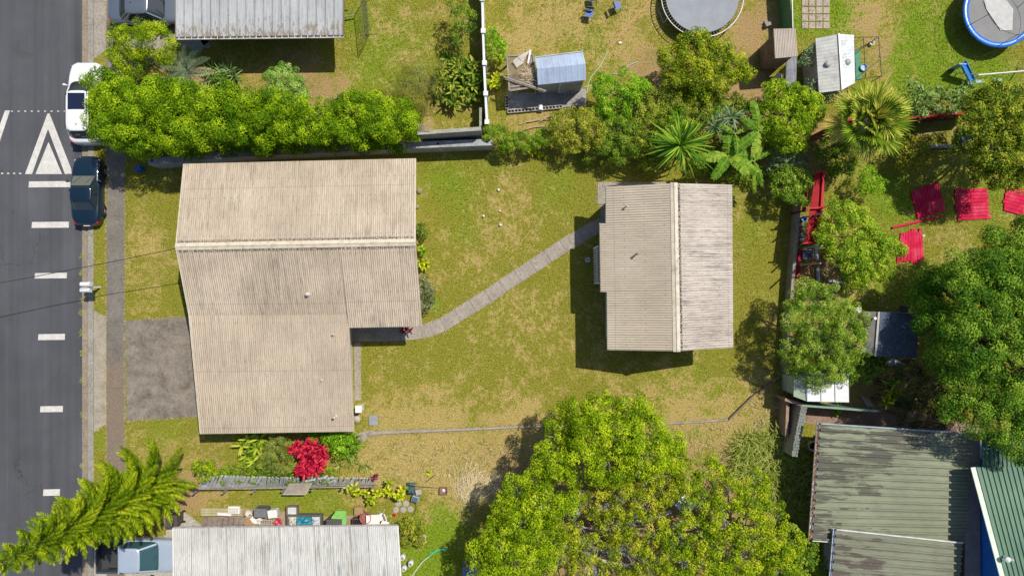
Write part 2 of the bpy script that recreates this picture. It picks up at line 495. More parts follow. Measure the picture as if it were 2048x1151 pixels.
def axis(lo, hi, st, far, extra=()):
    a = list(np.arange(lo, hi + 1e-6, st)); k = st
    v = hi
    while v < far: k *= 1.6; v += k; a.append(v)
    k = st; v = lo
    while v > -far: k *= 1.6; v -= k; a.append(v)
    a += list(extra)
    return np.array(sorted(a))
gx = axis(-33, 33, .3, 350, (KERBX - .01, KERBX + .35)); gy = axis(-20, 20, .3, 350)
X, Y = np.meshgrid(gx, gy); xf, yf = X.ravel(), Y.ravel()
zf = np.where(xf < KERBX + .3, ROADZ - .02, 0.0)
nx, ny = len(gx), len(gy)
idx = np.arange(nx * ny).reshape(ny, nx)
quads = np.stack([idx[:-1, :-1], idx[:-1, 1:], idx[1:, 1:], idx[1:, :-1]], -1).reshape(-1, 4)
me = bpy.data.meshes.new("ground")
me.from_pydata(np.stack([xf, yf, zf], 1).tolist(), [], quads.tolist())
ca = me.attributes.new("veg", 'FLOAT_COLOR', 'POINT')
vv = veg(xf, yf); ca.data.foreach_set("color", np.concatenate([vv, np.ones((len(vv), 1))], 1).astype(np.float32).ravel())
me.materials.append(LAWN)
ground = bpy.data.objects.new("ground", me); C.objects.link(ground); ground["kind"] = "structure"

# ---- road
def asphalt():
    t = NT("asphalt"); p = t.pos()
    n = t.noise(p, .25, 5, .6); f = t.noise(p, 45, 3, .75); m = t.noise(t.mapping(p, (1.2, .05, 1)), 1.0, 4, .6)
    c = t.ramp(n, [(.3, (.062, .064, .072)), (.7, (.088, .090, .100))])
    c = t.mix(1.0, c, t.ramp(m, [(.35, .86), (.65, 1.08)]), 'MULTIPLY')
    c = t.mix(1.0, c, t.ramp(f, [(.28, .6), (.5, 1.0), (.75, 1.45)]), 'MULTIPLY')
    v = t.n("ShaderNodeTexVoronoi"); v.inputs["Scale"].default_value = 2.3; t.l(p, v.inputs["Vector"])
    c = t.mix(t.ramp(v.outputs["Distance"], [(.018, 1.0), (.03, 0.0)]), c, (.30, .29, .27))
    st = t.ramp(t.noise(p, .7, 5, .7), [(.56, 0.0), (.72, .5)])
    cv = t.n('ShaderNodeTexVoronoi', feature='DISTANCE_TO_EDGE'); cv.inputs['Scale'].default_value = .42
    wp = t.n('ShaderNodeVectorMath', operation='ADD'); nz = t.n('ShaderNodeTexNoise'); nz.inputs['Scale'].default_value = 1.5; nz.inputs['Detail'].default_value = 5; t.l(p, nz.inputs['Vector']); t.l(p, wp.inputs[0]); t.l(nz.outputs['Color'], wp.inputs[1]); t.l(wp.outputs[0], cv.inputs['Vector'])
    ck = t.math('MULTIPLY', t.ramp(cv.outputs['Distance'], [(.0, 1.0), (.012, 0.0)]), t.ramp(t.noise(p, .22, 3, .5), [(.55, 0.0), (.62, .75)]))
    c = t.mix(ck, c, (.03, .03, .03))
    ln = t.noise(t.mapping(p, (2.6, .02, 1)), 1.0, 3, .6)
    c = t.mix(1.0, c, t.ramp(ln, [(.4, .95), (.6, 1.05)]), 'MULTIPLY')
    c = t.mix(st, c, (.055, .054, .056))
    t.base(c); t.rough(.92); t.spec(.2); t.bump(f, .5, .01)
    return t.m
road = MB(); road.prism([(-60, -330), (KERBX, -330), (KERBX, 330), (-60, 330)], ROADZ - .3, ROADZ)
r_o = struct("road", road, asphalt(), org=(-30, 0, 0))
def concrete(name, col, dark, joint=None, scale=1.0, stain=.5, org_streak=None):
    if name in MATS: return MATS[name]
    t = NT(name); p = t.pos()
    a = t.noise(p, 1.3 * scale, 6, .72); b = t.noise(p, 9 * scale, 5, .7); f = t.noise(p, 55, 3, .7)
    c = t.mix(t.ramp(a, [(.32, 1.0), (.62, 0.0)]), col, dark)
    c = t.mix(t.ramp(b, [(.5, 0.0), (.75, stain)]), c, tuple(x * .45 for x in col))
    c = t.mix(t.ramp(b, [(.22, .5), (.4, 0.0)]), c, tuple(min(.7, x * 1.45) for x in col))
    c = t.mix(1.0, c, t.ramp(t.noise(p, 9 * scale, 8, .85), [(.36, .55), (.62, 1.35)]), 'MULTIPLY')
    c = t.mix(1.0, c, t.ramp(t.noise(p, 26, 4, .8), [(.35, .7), (.65, 1.25)]), 'MULTIPLY')
    t.base(c); t.rough(.9); t.spec(.2); t.bump(f, .4, .01)
    MATS[name] = t.m
    return t.m
# painted markings on the road
def road_paint():
    t = NT("road_paint"); p = t.pos()
    w = t.ramp(t.noise(p, 26, 4, .8), [(.40, 1.0), (.49, 0.0)])
    c = t.ramp(t.noise(p, 3, 5, .7), [(.3, (.46, .44, .41)), (.7, (.62, .60, .57))])
    c = t.mix(t.math('MULTIPLY', w, .55), c, (.22, .21, .2))
    t.base(c); t.rough(.8); t.bump(t.noise(p, 50, 3), .3, .01)
    return t.m
mk = MB(); zm = ROADZ + .004
def flat(m, pts, z, th=.003):
    m.prism([(T(x, y, z).x, T(x, y, z).y) for x, y in pts], z - th, z)
for y0, y1, x0, x1 in ((362, 374, 58, 141), (443, 455, 64, 138), (545, 556, 70, 134), (667, 679, 77, 130), (811, 823, 81, 126), (977, 990, 87, 120), (1170, 1183, 92, 116)):
    flat(mk, [(x0, y0 + .8), (x1, y0), (x1 - .5, y1), (x0 - 1, y1 + .6)], zm)
flat(mk, [(95, 227), (99, 227), (146, 347), (130, 348), (96, 258), (64, 348), (50, 348)], zm)
flat(mk, [(97, 284), (124, 348), (71, 348)], zm)
flat(mk, [(10, 221), (20, 221), (-22, 348), (-36, 348)], zm)
for k in range(9):
    flat(mk, [(22 + k * 13.2, 221.5), (26 + k * 13.2, 221.5), (26 + k * 13.2, 223.5), (22 + k * 13.2, 223.5)], zm)
for k in range(-2, 4):
    flat(mk, [(2 + k * 12, 345.5), (6.5 + k * 12, 345.5), (6.5 + k * 12, 348), (2 + k * 12, 348)], zm)
struct("road_markings", mk, road_paint(), r_o)

# ---- kerb, gutter, footpath, driveways
kb = MB()
x0 = KERBX; x1 = T(176.5, 575).x; x2 = T(187.5, 575).x
for y in np.arange(-60, 60, 3.0):
    kb.prism([(x0 + .002, y + .006), (x1, y + .006), (x1, y + 2.994), (x0 + .002, y + 2.994)], -.3, ROADZ + .02 + .03)
struct("gutter", kb, concrete("gutter_concrete", (.29, .235, .175), (.20, .165, .125), stain=.6), org=(x0, 0, 0))
kb = MB()
for y in np.arange(-60, 60, 3.0):
    kb.prism([(x1 + .003, y + .006), (x2, y + .006), (x2, y + 2.994), (x1 + .003, y + 2.994)], -.3, .03)
struct("kerb", kb, concrete("kerb_concrete", (.31, .29, .265), (.22, .205, .185), stain=.6), org=(x1, 0, 0))
fp = MB(); fx0, fx1 = T(213.5, 575).x, T(250, 575).x
for y in np.arange(-61.5, 60, 6.2):
    fp.prism([(fx0, y), (fx1, y), (fx1, y + 6.19), (fx0, y + 6.19)], -.15, .022)
def footpath_mat():
    t = NT("footpath_concrete"); p = t.pos()
    a = t.noise(p, .9, 6, .7); b = t.noise(p, 11, 5, .72); f = t.noise(p, 60, 3, .7)
    sp = t.n("ShaderNodeSeparateXYZ"); t.l(p, sp.inputs[0])
    red = t.ramp(t.math('MULTIPLY_ADD', sp.outputs[1], -.1, t.math('MULTIPLY', a, .9)), [(.7, 0.0), (1.6, 1.0)])
    c = t.mix(t.ramp(a, [(.3, 0.0), (.65, 1.0)]), (.125, .112, .098), (.205, .185, .158))
    c = t.mix(red, c, (.195, .152, .115))
    c = t.mix(1.0, c, t.ramp(b, [(.3, .8), (.7, 1.12)]), 'MULTIPLY')
    c = t.mix(1.0, c, t.ramp(t.noise(p, 28, 4, .8), [(.35, .55), (.65, 1.4)]), 'MULTIPLY')
    t.base(c); t.rough(.95); t.spec(.15); t.bump(f, .4, .01)
    return t.m
struct("footpath", fp, footpath_mat(), org=(fx0, 0, 0))
ap = MB(); ap.prism(poly([(188.2, 622), (193, 622), (196, 626), (212.8, 632), (213, 848), (206, 852), (188.4, 862)]), -.15, .026)
struct("driveway_apron", ap, concrete("apron_concrete", (.37, .32, .255), (.25, .215, .165), stain=.8, scale=1.6))
dv = MB(); dv.prism(poly([(251, 641), (345, 634), (372, 634), (420, 640), (445, 832), (392, 833), (254, 841)]), -.15, .03)
struct("driveway", dv, concrete("driveway_concrete", (.255, .222, .182), (.115, .098, .082), stain=.8, scale=.9))
d2 = MB(); d2.prism(poly([(188.4, -60), (420, -60), (420, 96), (345, 98), (213, 100), (188.4, 118)]), -.15, .018)
struct("driveway", d2, concrete("upper_driveway", (.34, .30, .255), (.25, .22, .19)))
d3 = MB(); d3.prism(poly([(188.4, 1072), (330, 1072), (345, 1020), (365, 1020), (420, 1060), (420, 1230), (188.4, 1230)]), -.15, .018)
struct("driveway", d3, concrete("lower_driveway", (.42, .39, .34), (.32, .29, .25)))

# ---- garden path from the long house to the cottage, in cast slabs
pc = [(697, 668), (750, 668), (800, 667), (843, 663), (862, 658), (886, 648), (915, 630), (945, 611), (976, 592), (1005, 572), (1035, 552), (1066, 532), (1096, 512), (1126, 492), (1152, 477), (1177, 462), (1205, 448)]
W = 13.8
pm = MB()
def pathpt(t):
    i = min(int(t), len(pc) - 2); f = t - i
    return Vector((pc[i][0] * (1 - f) + pc[i + 1][0] * f, pc[i][1] * (1 - f) + pc[i + 1][1] * f))
Ls = []; Rs = []
for i in range(len(pc)):
    a = Vector(pc[max(0, i - 1)]); b = Vector(pc[min(len(pc) - 1, i + 1)]); d = (b - a).normalized(); n = Vector((-d.y, d.x))
    w = W if i not in (0, 1, 2) else 14
    Ls.append(Vector(pc[i]) + n * w); Rs.append(Vector(pc[i]) - n * w)
for i in range(len(pc) - 1):
    g = .008
    q = [Ls[i].lerp(Ls[i + 1], g), Ls[i].lerp(Ls[i + 1], 1 - g), Rs[i].lerp(Rs[i + 1], 1 - g), Rs[i].lerp(Rs[i + 1], g)]
    pm.prism(poly([tuple(v) for v in q]), -.1, .03)
struct("garden_path", pm, concrete("path_concrete", (.34, .30, .255), (.25, .22, .185), stain=.45))
ps = MB(); ps.prism(poly([(1195, 364), (1350, 364), (1350, 385), (1214, 400), (1214, 408), (1195, 408)]), -.1, .03)
ps.prism(poly([(1201, 409.5), (1226, 409.5), (1226, 446), (1201, 446)]), -.1, .02)
struct("patio_slab", ps, concrete("path_concrete", (), ()))
p3 = MB(); p3.prism(poly([(708, 684), (722, 684), (722, 800), (710, 800)]), -.1, .02)
struct("path_strip", p3, concrete("path_concrete", (), ()))
p4 = MB(); p4.prism(poly([(1012, 188), (1172, 178), (1172, 212), (1110, 216), (1018, 222)]), -.1, .05)
struct("yard_slab", p4, concrete("slab_concrete", (.33, .31, .30), (.2, .19, .185), stain=.6))
p5 = MB(); p5.prism(poly([(1588, 806), (1770, 812), (1960, 850), (1960, 905), (1640, 850), (1592, 842)]), -.1, .02)
struct("paved_strip", p5, concrete("red_paving", (.34, .22, .17), (.2, .14, .11), stain=.6))
p6 = MB(); p6.prism(poly([(560, 1020), (440, 1014), (430, 1060), (780, 1060), (770, 1030), (745, 1028), (620, 1032)]), -.1, .015)
struct("worn_earth", p6, paint("worn_earth", (.36, .27, .19), .95, .4, 2, .5))
# steps of stone up to the upper house (two slabs)
for (q, lb) in (([(378, 92), (400, 78), (420, 82), (398, 108), (386, 104)], None), ([(400, 78), (428, 79), (408, 92)], None)):
    s_ = MB(); s_.prism(poly(q), -.1, .06)
    struct("path_slab", s_, concrete("grey_slab", (.34, .34, .33), (.25, .25, .25)))
for q in ([(262, 128), (282, 120), (292, 136), (268, 152)], [(283, 120), (305, 113), (318, 124), (294, 135)]):
    s_ = MB(); s_.prism(poly(q), -.1, .07)
    struct("path_slab", s_, concrete("brown_slab", (.27, .235, .18), (.2, .17, .13)))

# ---- mown grass blades over everything that is lawn
def inpoly(x, y, pts):
    ins = np.zeros(len(x), bool); n = len(pts); j = n - 1
    for i in range(n):
        xi, yi = pts[i]; xj, yj = pts[j]
        c = ((yi > y) != (yj > y)) & (x < (xj - xi) * (y - yi) / (yj - yi + 1e-12) + xi)
        ins ^= c; j = i
    return ins
NOGRASS = [
 [(-60, -60), (188, -60), (188, 1210), (-60, 1210)], [(213, -60), (250.5, -60), (250.5, 1210), (213, 1210)],
 [(188, 622), (213, 632), (213, 848), (188, 862)], [(250, 641), (345, 634), (445, 634), (445, 832), (254, 842)],
 [(188, -60), (420, -60), (420, 98), (188, 110)], [(188, 1072), (345, 1072), (345, 1020), (420, 1060), (420, 1230), (188, 1230)],
 [(390, 350), (845, 345), (850, 640), (705, 640), (705, 830), (420, 830)], [(1225, 400), (1440, 400), (1440, 670), (1225, 670)],
 [(1012, 105), (1172, 105), (1172, 214), (1014, 224)], [(1195, 364), (1350, 364), (1350, 400), (1195, 446)], [(708, 684), (722, 684), (722, 800), (708, 800)],
 [(400, -60), (660, -60), (660, 60), (400, 60)], [(370, 1060), (780, 1060), (780, 1210), (370, 1210)], [(1600, 860), (1900, 860), (1900, 1200), (1600, 1200)],
 [(440, 1014), (560, 1020), (745, 1028), (770, 1060), (430, 1060)],
]
NOGRASS.append([tuple(v) for v in Ls] + [tuple(v) for v in Rs[::-1]])
rng = np.random.default_rng(3)
NB = 330000
bx = rng.uniform(-30.5, 30.5, NB); by = rng.uniform(-17.5, 17.5, NB)
ppx = bx / S(0) + 1024; ppy = -by / S(0) + 575.5
keep = np.ones(NB, bool)
for pg in NOGRASS: keep &= ~inpoly(ppx, ppy, pg)
vv = veg(bx, by)
# clumpy density: thin over bare soil
f1 = np.sin(bx * 2.1 + np.sin(by * 1.7) * 2) * np.sin(by * 2.3 + np.sin(bx * 1.3) * 2)
keep &= rng.random(NB) > np.clip(vv[:, 2] * 1.25 + f1 * .12 - .1, 0, .93)
bx, by, vv = bx[keep], by[keep], vv[keep]; nb = len(bx)
ang = rng.uniform(0, 2 * np.pi, nb); L = rng.uniform(.03, .085, nb) * (1 + .6 * vv[:, 1]); w = rng.uniform(.012, .03, nb)
h = L * rng.uniform(.3, .9, nb)
P0 = np.stack([bx, by, np.zeros(nb)], 1); dx = np.stack([np.cos(ang), np.sin(ang), np.zeros(nb)], 1); sx = np.stack([-np.sin(ang), np.cos(ang), np.zeros(nb)], 1)
V = np.stack([P0 - sx * w[:, None], P0 + sx * w[:, None], P0 + dx * L[:, None] + np.array((0, 0, 1)) * h[:, None]], 1)
me = bpy.data.meshes.new("grass"); me.vertices.add(nb * 3); me.loops.add(nb * 3); me.polygons.add(nb)
me.vertices.foreach_set("co", V.astype(np.float32).ravel()); me.loops.foreach_set("vertex_index", np.arange(nb * 3, dtype=np.int32))
me.polygons.foreach_set("loop_start", np.arange(0, nb * 3, 3, dtype=np.int32)); me.update(calc_edges=True)
a = me.attributes.new("tint", 'FLOAT', 'FACE'); a.data.foreach_set("value", rng.random(nb).astype(np.float32))
a = me.attributes.new("veg", 'FLOAT_COLOR', 'FACE'); a.data.foreach_set("color", np.concatenate([vv, np.ones((nb, 1))], 1).astype(np.float32).ravel())
me.materials.append(BLADE)
go = bpy.data.objects.new("grass", me); C.objects.link(go)
tag(go, "short patchy green and straw coloured grass on the yards", "grass", kind="stuff")

# ragged grass creeping over the edges of paths, kerb and drive
EDG = [[(213, -20), (213, 1180)], [(250.5, -20), (250.5, 1180)], [(188, 130), (188, 620)], [(188, 862), (188, 1060)], [(251, 641), (345, 634), (375, 633)], [(254, 841), (392, 833)],
       [tuple(v) for v in Ls[3:]], [tuple(v) for v in Rs[3:]], [(724, 884), (760, 870), (880, 864), (1040, 857)], [(735, 862), (880, 856), (1040, 849), (1100, 847)], [(1193, 363), (1193, 410)], [(188, 622), (212, 632)], [(190, 862), (212, 850)], [(722, 690), (722, 800)]]
pts_ = []
for pl_ in EDG:
    for (x0_, y0_), (x1_, y1_) in zip(pl_, pl_[1:]):
        n_ = int(math.hypot(x1_ - x0_, y1_ - y0_) * S(0) * 120); tt = rng.random(n_)
        ex, ey = x0_ + (x1_ - x0_) * tt, y0_ + (y1_ - y0_) * tt
        cl_ = np.sin(ex * .21 + ey * .13) * np.sin(ey * .31) * np.sin(ex * .07 + ey * .05 + 1)
        k_ = rng.random(n_) < .45 + .5 * cl_
        pts_.append(np.stack([ex[k_] + rng.normal(size=k_.sum()) * 1.0, ey[k_] + rng.normal(size=k_.sum()) * 1.0], 1))
E_ = np.concatenate(pts_); bx, by = (E_[:, 0] - 1024) * S(0), -(E_[:, 1] - 575.5) * S(0); nb = len(bx)
ang = rng.uniform(0, 2 * np.pi, nb); L = rng.uniform(.04, .13, nb); w = rng.uniform(.008, .016, nb); h = L * rng.uniform(.2, .7, nb)
P0 = np.stack([bx, by, np.full(nb, .02)], 1); dx = np.stack([np.cos(ang), np.sin(ang), np.zeros(nb)], 1); sx = np.stack([-np.sin(ang), np.cos(ang), np.zeros(nb)], 1)
V = np.stack([P0 - sx * w[:, None], P0 + sx * w[:, None], P0 + dx * L[:, None] + np.array((0, 0, 1)) * h[:, None], P0 + dx * L[:, None] * .98 + np.array((0, 0, 1)) * h[:, None]], 1)
eg = np_quads("edge_grass", V, rng.random(nb), leafmat("edge_grass_leaf", (.20, .20, .04), (.38, .33, .12), (.55, .46, .24), .2), None, (0, 0, 0))
tag(eg, "dry ragged grass creeping over the edges of footpath, kerb and garden path", "grass", kind="stuff")
# ================================================================== BUILDINGS
def roofmat(name, base, light, dirt, streak=1.0, ridge=0.0, pitch=.105, metal=0.0, rough=.55, seam=0.0, seamw=.05, eave=0.0, eavecol=(.2, .14, .06), groove=.35, patchy=0.0, patchcol=(.09, .08, .07), laps=False):
    """worn sheet metal: uv.x across the ribs, uv.y down the slope, in metres"""
    if name in MATS: return MATS[name]
    t = NT(name); u = t.uv(); p = t.pos()
    sx = t.n("ShaderNodeSeparateXYZ"); t.l(u, sx.inputs[0]); U, Vv = sx.outputs[0], sx.outputs[1]
    big = t.noise(p, .35, 5, .6)
    c = t.mix(t.ramp(big, [(.35, 0.0), (.65, 1.0)]), base, light)
    s1 = t.noise(t.mapping(u, (7.5, .30, 1)), 1.0, 5, .8); s2 = t.noise(t.mapping(u, (24, 1.4, 1)), 1.0, 5, .8); m = t.noise(p, .45, 5, .65)
    st = t.math('MULTIPLY', t.ramp(s1, [(.42, 0.0), (.68, 1.0)]), t.ramp(m, [(.38, .15), (.62, 1.0)]))
    st = t.math('MULTIPLY', t.math('ADD', st, t.math('MULTIPLY', t.ramp(s2, [(.48, 0.0), (.66, 1.0)]), .75)), .75 * streak, clamp=True)
    # darker troughs in the dirt colour; painted rib shade on the stepped green roofs
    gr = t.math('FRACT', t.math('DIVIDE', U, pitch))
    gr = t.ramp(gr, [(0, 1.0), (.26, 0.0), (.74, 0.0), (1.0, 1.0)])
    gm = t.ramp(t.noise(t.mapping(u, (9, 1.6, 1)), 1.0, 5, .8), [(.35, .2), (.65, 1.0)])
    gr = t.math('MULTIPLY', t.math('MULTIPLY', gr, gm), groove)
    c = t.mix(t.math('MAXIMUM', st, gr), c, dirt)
    if ridge:
        rn = t.noise(t.mapping(u, (9, 14, 1)), 1.0, 5, .8)
        rb = t.ramp(Vv, [(0.15, 0.0), (.18, 1.0), (.27, 1.0), (.36, 0.0)])
        t2 = t.math('MULTIPLY', rb, t.ramp(rn, [(.45, 0.0), (.55, 1.0)]))
        c = t.mix(t.math('MULTIPLY', t2, ridge), c, tuple(x * .25 for x in dirt))
    if seam:
        q = t.math('FRACT', t.math('DIVIDE', U, seam))
        ss = t.ramp(q, [(0, 1.0), (seamw, .0), (1 - seamw * .6, 0.0), (1.0, .9)])
        ss = t.math('MULTIPLY', ss, t.ramp(t.noise(t.mapping(u, (2, 1.2, 1)), 1.0, 5, .75), [(.3, .3), (.6, 1.0)]))
        c = t.mix(t.math('MULTIPLY', ss, .8), c, tuple(x * .45 for x in dirt))
    if patchy:
        n = t.noise(t.mapping(u, (5.5, .55, 1)), 1.0, 6, .7)
        n2 = t.noise(p, .30, 3, .5)
        pa = t.math('ADD', n, t.math('MULTIPLY', t.math('SUBTRACT', n2, .5), .9))
        pa = t.math('ADD', pa, t.math('MULTIPLY', t.math('SUBTRACT', Vv, 4.4), .042))
        pa = t.ramp(pa, [(.55, 0.0), (.59, 1.0)])
        c = t.mix(t.math('MULTIPLY', pa, patchy), c, patchcol)
    if eave:
        e = t.noise(t.mapping(u, (7, 2.2, 1)), 1.0, 4, .7)
        at = t.attr("eave").outputs["Fac"]
        v = t.ramp(t.math('ADD', t.math('MULTIPLY', t.math('SUBTRACT', e, .5), 1.2), t.math('DIVIDE', Vv, eave)), [(.88, 0.0), (1.15, .85)])
        c = t.mix(v, c, eavecol)
    f = t.noise(p, 40, 3, .7)
    c = t.mix(1.0, c, t.ramp(f, [(.3, .82), (.7, 1.12)]), 'MULTIPLY')
    if laps:
        q = t.math('FRACT', t.math('DIVIDE', U, .76)); lp_ = t.ramp(q, [(0, .55), (.03, 0.0)])
        lv = t.math('FRACT', t.math('DIVIDE', Vv, 3.1)); lp2 = t.ramp(lv, [(.0, .5), (.012, 0.0)])
        sc = t.math('MULTIPLY', t.ramp(t.math('FRACT', t.math('DIVIDE', Vv, 1.03)), [(.47, 0.0), (.48, 1.0), (.52, 1.0), (.53, 0.0)]), t.ramp(t.math('FRACT', t.math('DIVIDE', U, pitch * 3)), [(.3, 0.0), (.36, .8), (.5, .8), (.56, 0.0)]))
        c = t.mix(t.math('MAXIMUM', t.math('MAXIMUM', lp_, lp2), t.math('MULTIPLY', sc, t.noise(p, 3, 3, .6))), c, tuple(x * .8 for x in dirt))
    t.base(c); t.rough(rough); t.spec(.2); t.b.inputs["Metallic"].default_value = metal
    t.bump(f, .12, .005)
    MATS[name] = t.m
    return t.m
WHITE = paint("white_trim", (.74, .72, .68), .5, .15)
CREAM = paint("cream_wall", (.56, .49, .38), .8, .2)
TANTRIM = paint("tan_trim", (.60, .53, .41), .5, .18, 4, .1, dirt=(.30, .26, .2), dirt_amt=.35)

def wallring(m, pts, z1s, th=.12):
    """vertical walls along a closed outline, z1 per corner"""
    n = len(pts)
    for i in range(n):
        a, b = Vector((*pts[i], 0)), Vector((*pts[(i + 1) % n], 0)); za, zb = z1s[i], z1s[(i + 1) % n]
        d = (b - a).normalized(); nn = Vector((d.y, -d.x, 0)) * th * .5
        vs = []
        for p, z in ((a, za), (b, zb)):
            vs += [p - nn, p + nn, Vector((p.x, p.y, z)) + nn, Vector((p.x, p.y, z)) - nn]
        m.add(vs, [(0, 1, 2, 3), (4, 7, 6, 5), (0, 4, 5, 1), (3, 2, 6, 7), (1, 5, 6, 2), (0, 3, 7, 4)])
def opening(par, kind, a, b, z0, z1, out, mat_f=None, mat_g=None):
    """a framed window or door on a wall from a to b (xy), facing out"""
    a, b, out = Vector((*a, 0)), Vector((*b, 0)), Vector((*out, 0)).normalized()
    c = (a + b) / 2; W = (b - a).length; d = (b - a).normalized(); ang = math.atan2(d.y, d.x)
    m = MB(); e = out * .08; t_ = .07
    for s in (-1, 1): m.box(c + d * s * (W / 2 - t_ / 2) + e + Vector((0, 0, (z0 + z1) / 2)), (t_, .07, z1 - z0), ang)
    for z in (z0 + t_ / 2, z1 - t_ / 2): m.box(c + e + Vector((0, 0, z)), (W - 2 * t_, .07, t_), ang)
    f = m.build(kind, mat_f or WHITE, par)
    g = MB(); g.box(c + out * .07 + Vector((0, 0, (z0 + z1) / 2)), (W - 2 * t_, .03, z1 - z0 - 2 * t_), ang)
    if kind == "door":
        g.build("door_panel", mat_g or paint("door_paint", (.33, .25, .16), .5), f, org=None)
        k = MB(); k.lathe([(.0, 0), (.035, .01), (.035, .05), (0, .06)], c + d * (W * .36) + out * .1 + Vector((0, 0, 1.0)), 10, M=out.to_track_quat('Z', 'Y').to_matrix())
        k.build("handle", paint("steel", (.5, .5, .5), .3, .1, metal=.9), f)
    else:
        g.build("pane", glass("window_glass", (.03, .04, .045)), f)
        s = MB(); s.box(c + out * .11 + Vector((0, 0, z0 - .03)), (W + .08, .12, .05), ang); s.build("sill", mat_f or WHITE, f)
    return f
def vent(par, px, py, z, h=.35, r=.05, col=(.55, .5, .45), name="vent_pipe", flash=True):
    p = T(px, py, z); m = MB()
    m.lathe([(r, -.05), (r, h), (r * 1.5, h), (r * 1.5, h + .06), (r * .6, h + .1)], p, 12)
    o = m.build(name, paint("vent_" + str(col[0]), col, .5), par, smooth=False)
    if flash:
        f = MB(); f.lathe([(r * 2.3, -.02), (r * 2.1, .03), (r * 1.2, .08)], p, 12); f.build("flashing", paint("flashing", (.56, .49, .40), .5), o)
    return o
def gutter(m, a, b, w=.12, h=.1):
    """open half channel along an eave"""
    a, b = Vector(a), Vector(b); d = (b - a).normalized(); n = Vector((d.y, -d.x, 0)); M = Matrix((d, n, Vector((0, 0, 1)))).transposed(); L = (b - a).length; c = (a + b) / 2
    m.box(c - Vector((0, 0, h)), (L, w, .01), M=M); m.box(c + n * w / 2 - Vector((0, 0, h / 2)), (L, .012, h), M=M); m.box(c - n * w / 2 - Vector((0, 0, h / 2)), (L, .012, h), M=M)

# ---------------------------------------------------------------- the long tan roofed house
z_e, z_r, z_m, z_f = 3.3, 4.25, 3.08, 2.38
hA, hB = T(368, 328, z_e), T(831, 317, z_e)
hC, hD = T(352, 493, z_r), T(830, 484, z_r)
hE, hF, hG = T(378.5, 630, z_m + .05), T(843, 652, z_m - .05), T(697, 655, z_m - .05)
hG0 = T(696, 628, z_m + .05)
hH, hI = T(401, 867, z_f), T(707, 862, z_f)
w_ = ((hG0 - hE).length) / ((hF - hG).length + (hG0 - hE).length)
hR = hC.lerp(hD, w_)
house = thing("long_house", "long L shaped house under a worn tan corrugated roof beside the driveway", "house", T(590, 590, 0))
PIT = .108
TAN = roofmat("tan_roof", (.46, .375, .28), (.585, .49, .375), (.09, .072, .06), .85, .95, PIT, groove=.8, laps=True)
TAN2 = roofmat("tan_roof_lower", (.46, .375, .28), (.565, .47, .355), (.11, .09, .075), .7, 0, PIT, groove=.75, laps=True)
def rib(m, a, b, c, d, mat_pitch=PIT, amp=.011, rows=3, **k):
    m.sheet(a, b, c, d, int(round((b - a).length / mat_pitch)), amp, rows, **k)
m = MB(); rib(m, hD, hC, hA, hB); m.build("roof_slope", TAN, house)
m = MB(); rib(m, hC, hR, hG0, hE); m.build("roof_slope", TAN, house)
m = MB(); rib(m, hR, hD, hF, hG); m.build("roof_slope", TAN, house)
up = Vector((0, 0, .03))
m = MB(); rib(m, hE - up * .8 + (hC - hE).normalized() * .08, hG0 - up * .8 + (hR - hG0).normalized() * .08, hI, hH); m.build("roof_wing", TAN2, house)
def ridgecap(par, a, b, wide, dz, mat, dirA, dirB, name="ridge_cap"):
    """folded cap over the ridge a-b, leaning down both ways"""
    m = MB(); up = Vector((0, 0, dz))
    a, b = Vector(a) + up, Vector(b) + up
    m.slab([a, b, b + dirA * wide, a + dirA * wide], .008); m.slab([a, b, b + dirB * wide, a + dirB * wide], .008)
    m.tube([a, b], .03, 8)
    return m.build(name, mat, par)
dn = (hA - hC).normalized(); ds = (hE - hC).normalized()
ridgecap(house, hC + (hC - hD).normalized() * .04, hD + (hD - hC).normalized() * .04, .19, .035, TANTRIM, dn, ds)
m = MB()
for a, b in ((hA, hC), (hC, hE), (hE, hH), (hH, hI), (hI, hG), (hG, hF), (hF, hD), (hD, hB), (hB, hA)):
    m.bar(Vector(a) - Vector((0, 0, .11)), Vector(b) - Vector((0, 0, .11)), .035, .16)
m.build("fascia", TANTRIM, house)
for run in (((hA, hC), (hC, hE), (hE, hH)), ((hD, hB),)):
    m = MB()
    for a, b in run: m.bar(Vector(a) + Vector((0, 0, .012)), Vector(b) + Vector((0, 0, .012)), .06, .03)
    m.build("barge_flashing", TANTRIM, house)
def inset(p, c, k=.55):
    d = Vector((c.x - p.x, c.y - p.y, 0)).normalized() * k
    return (p.x + d.x, p.y + d.y)
cc = T(590, 560, 0)
hw = [(hA, z_e - .1), (hC, z_r - .12), (hE, z_m - .1), (hH, z_f - .1), (hI, z_f - .1), (hG, z_m - .1), (hF, z_m - .15), (hD, z_r - .12), (hB, z_e - .1)]
wp = []
k = .6
for p, z in hw:
    sxn = 1 if p.x < cc.x else -1; syn = 1 if p.y < T(0, 560).y else -1
    if p is hG: q = (p.x - k, p.y + k)
    elif p is hF: q = (p.x - k, p.y + k)
    elif p is hC: q = (p.x + k, p.y)
    elif p is hE: q = (p.x + k, p.y)
    elif p is hD: q = (p.x - k, p.y)
    else: q = (p.x + sxn * k, p.y + syn * k)
    wp.append(q)
m = MB(); wallring(m, wp, [z - .03 for _, z in hw]); m.build("wall", CREAM, house)
opening(house, "door", (wp[5][0] + 1.2, wp[6][1]), (wp[5][0] + 2.1, wp[6][1]), 0, 2.05, (0, -1))
opening(house, "window", (wp[5][0] + 2.4, wp[6][1] - 0), (wp[5][0] + 3.3, wp[6][1]), 1.0, 2.1, (0, -1))
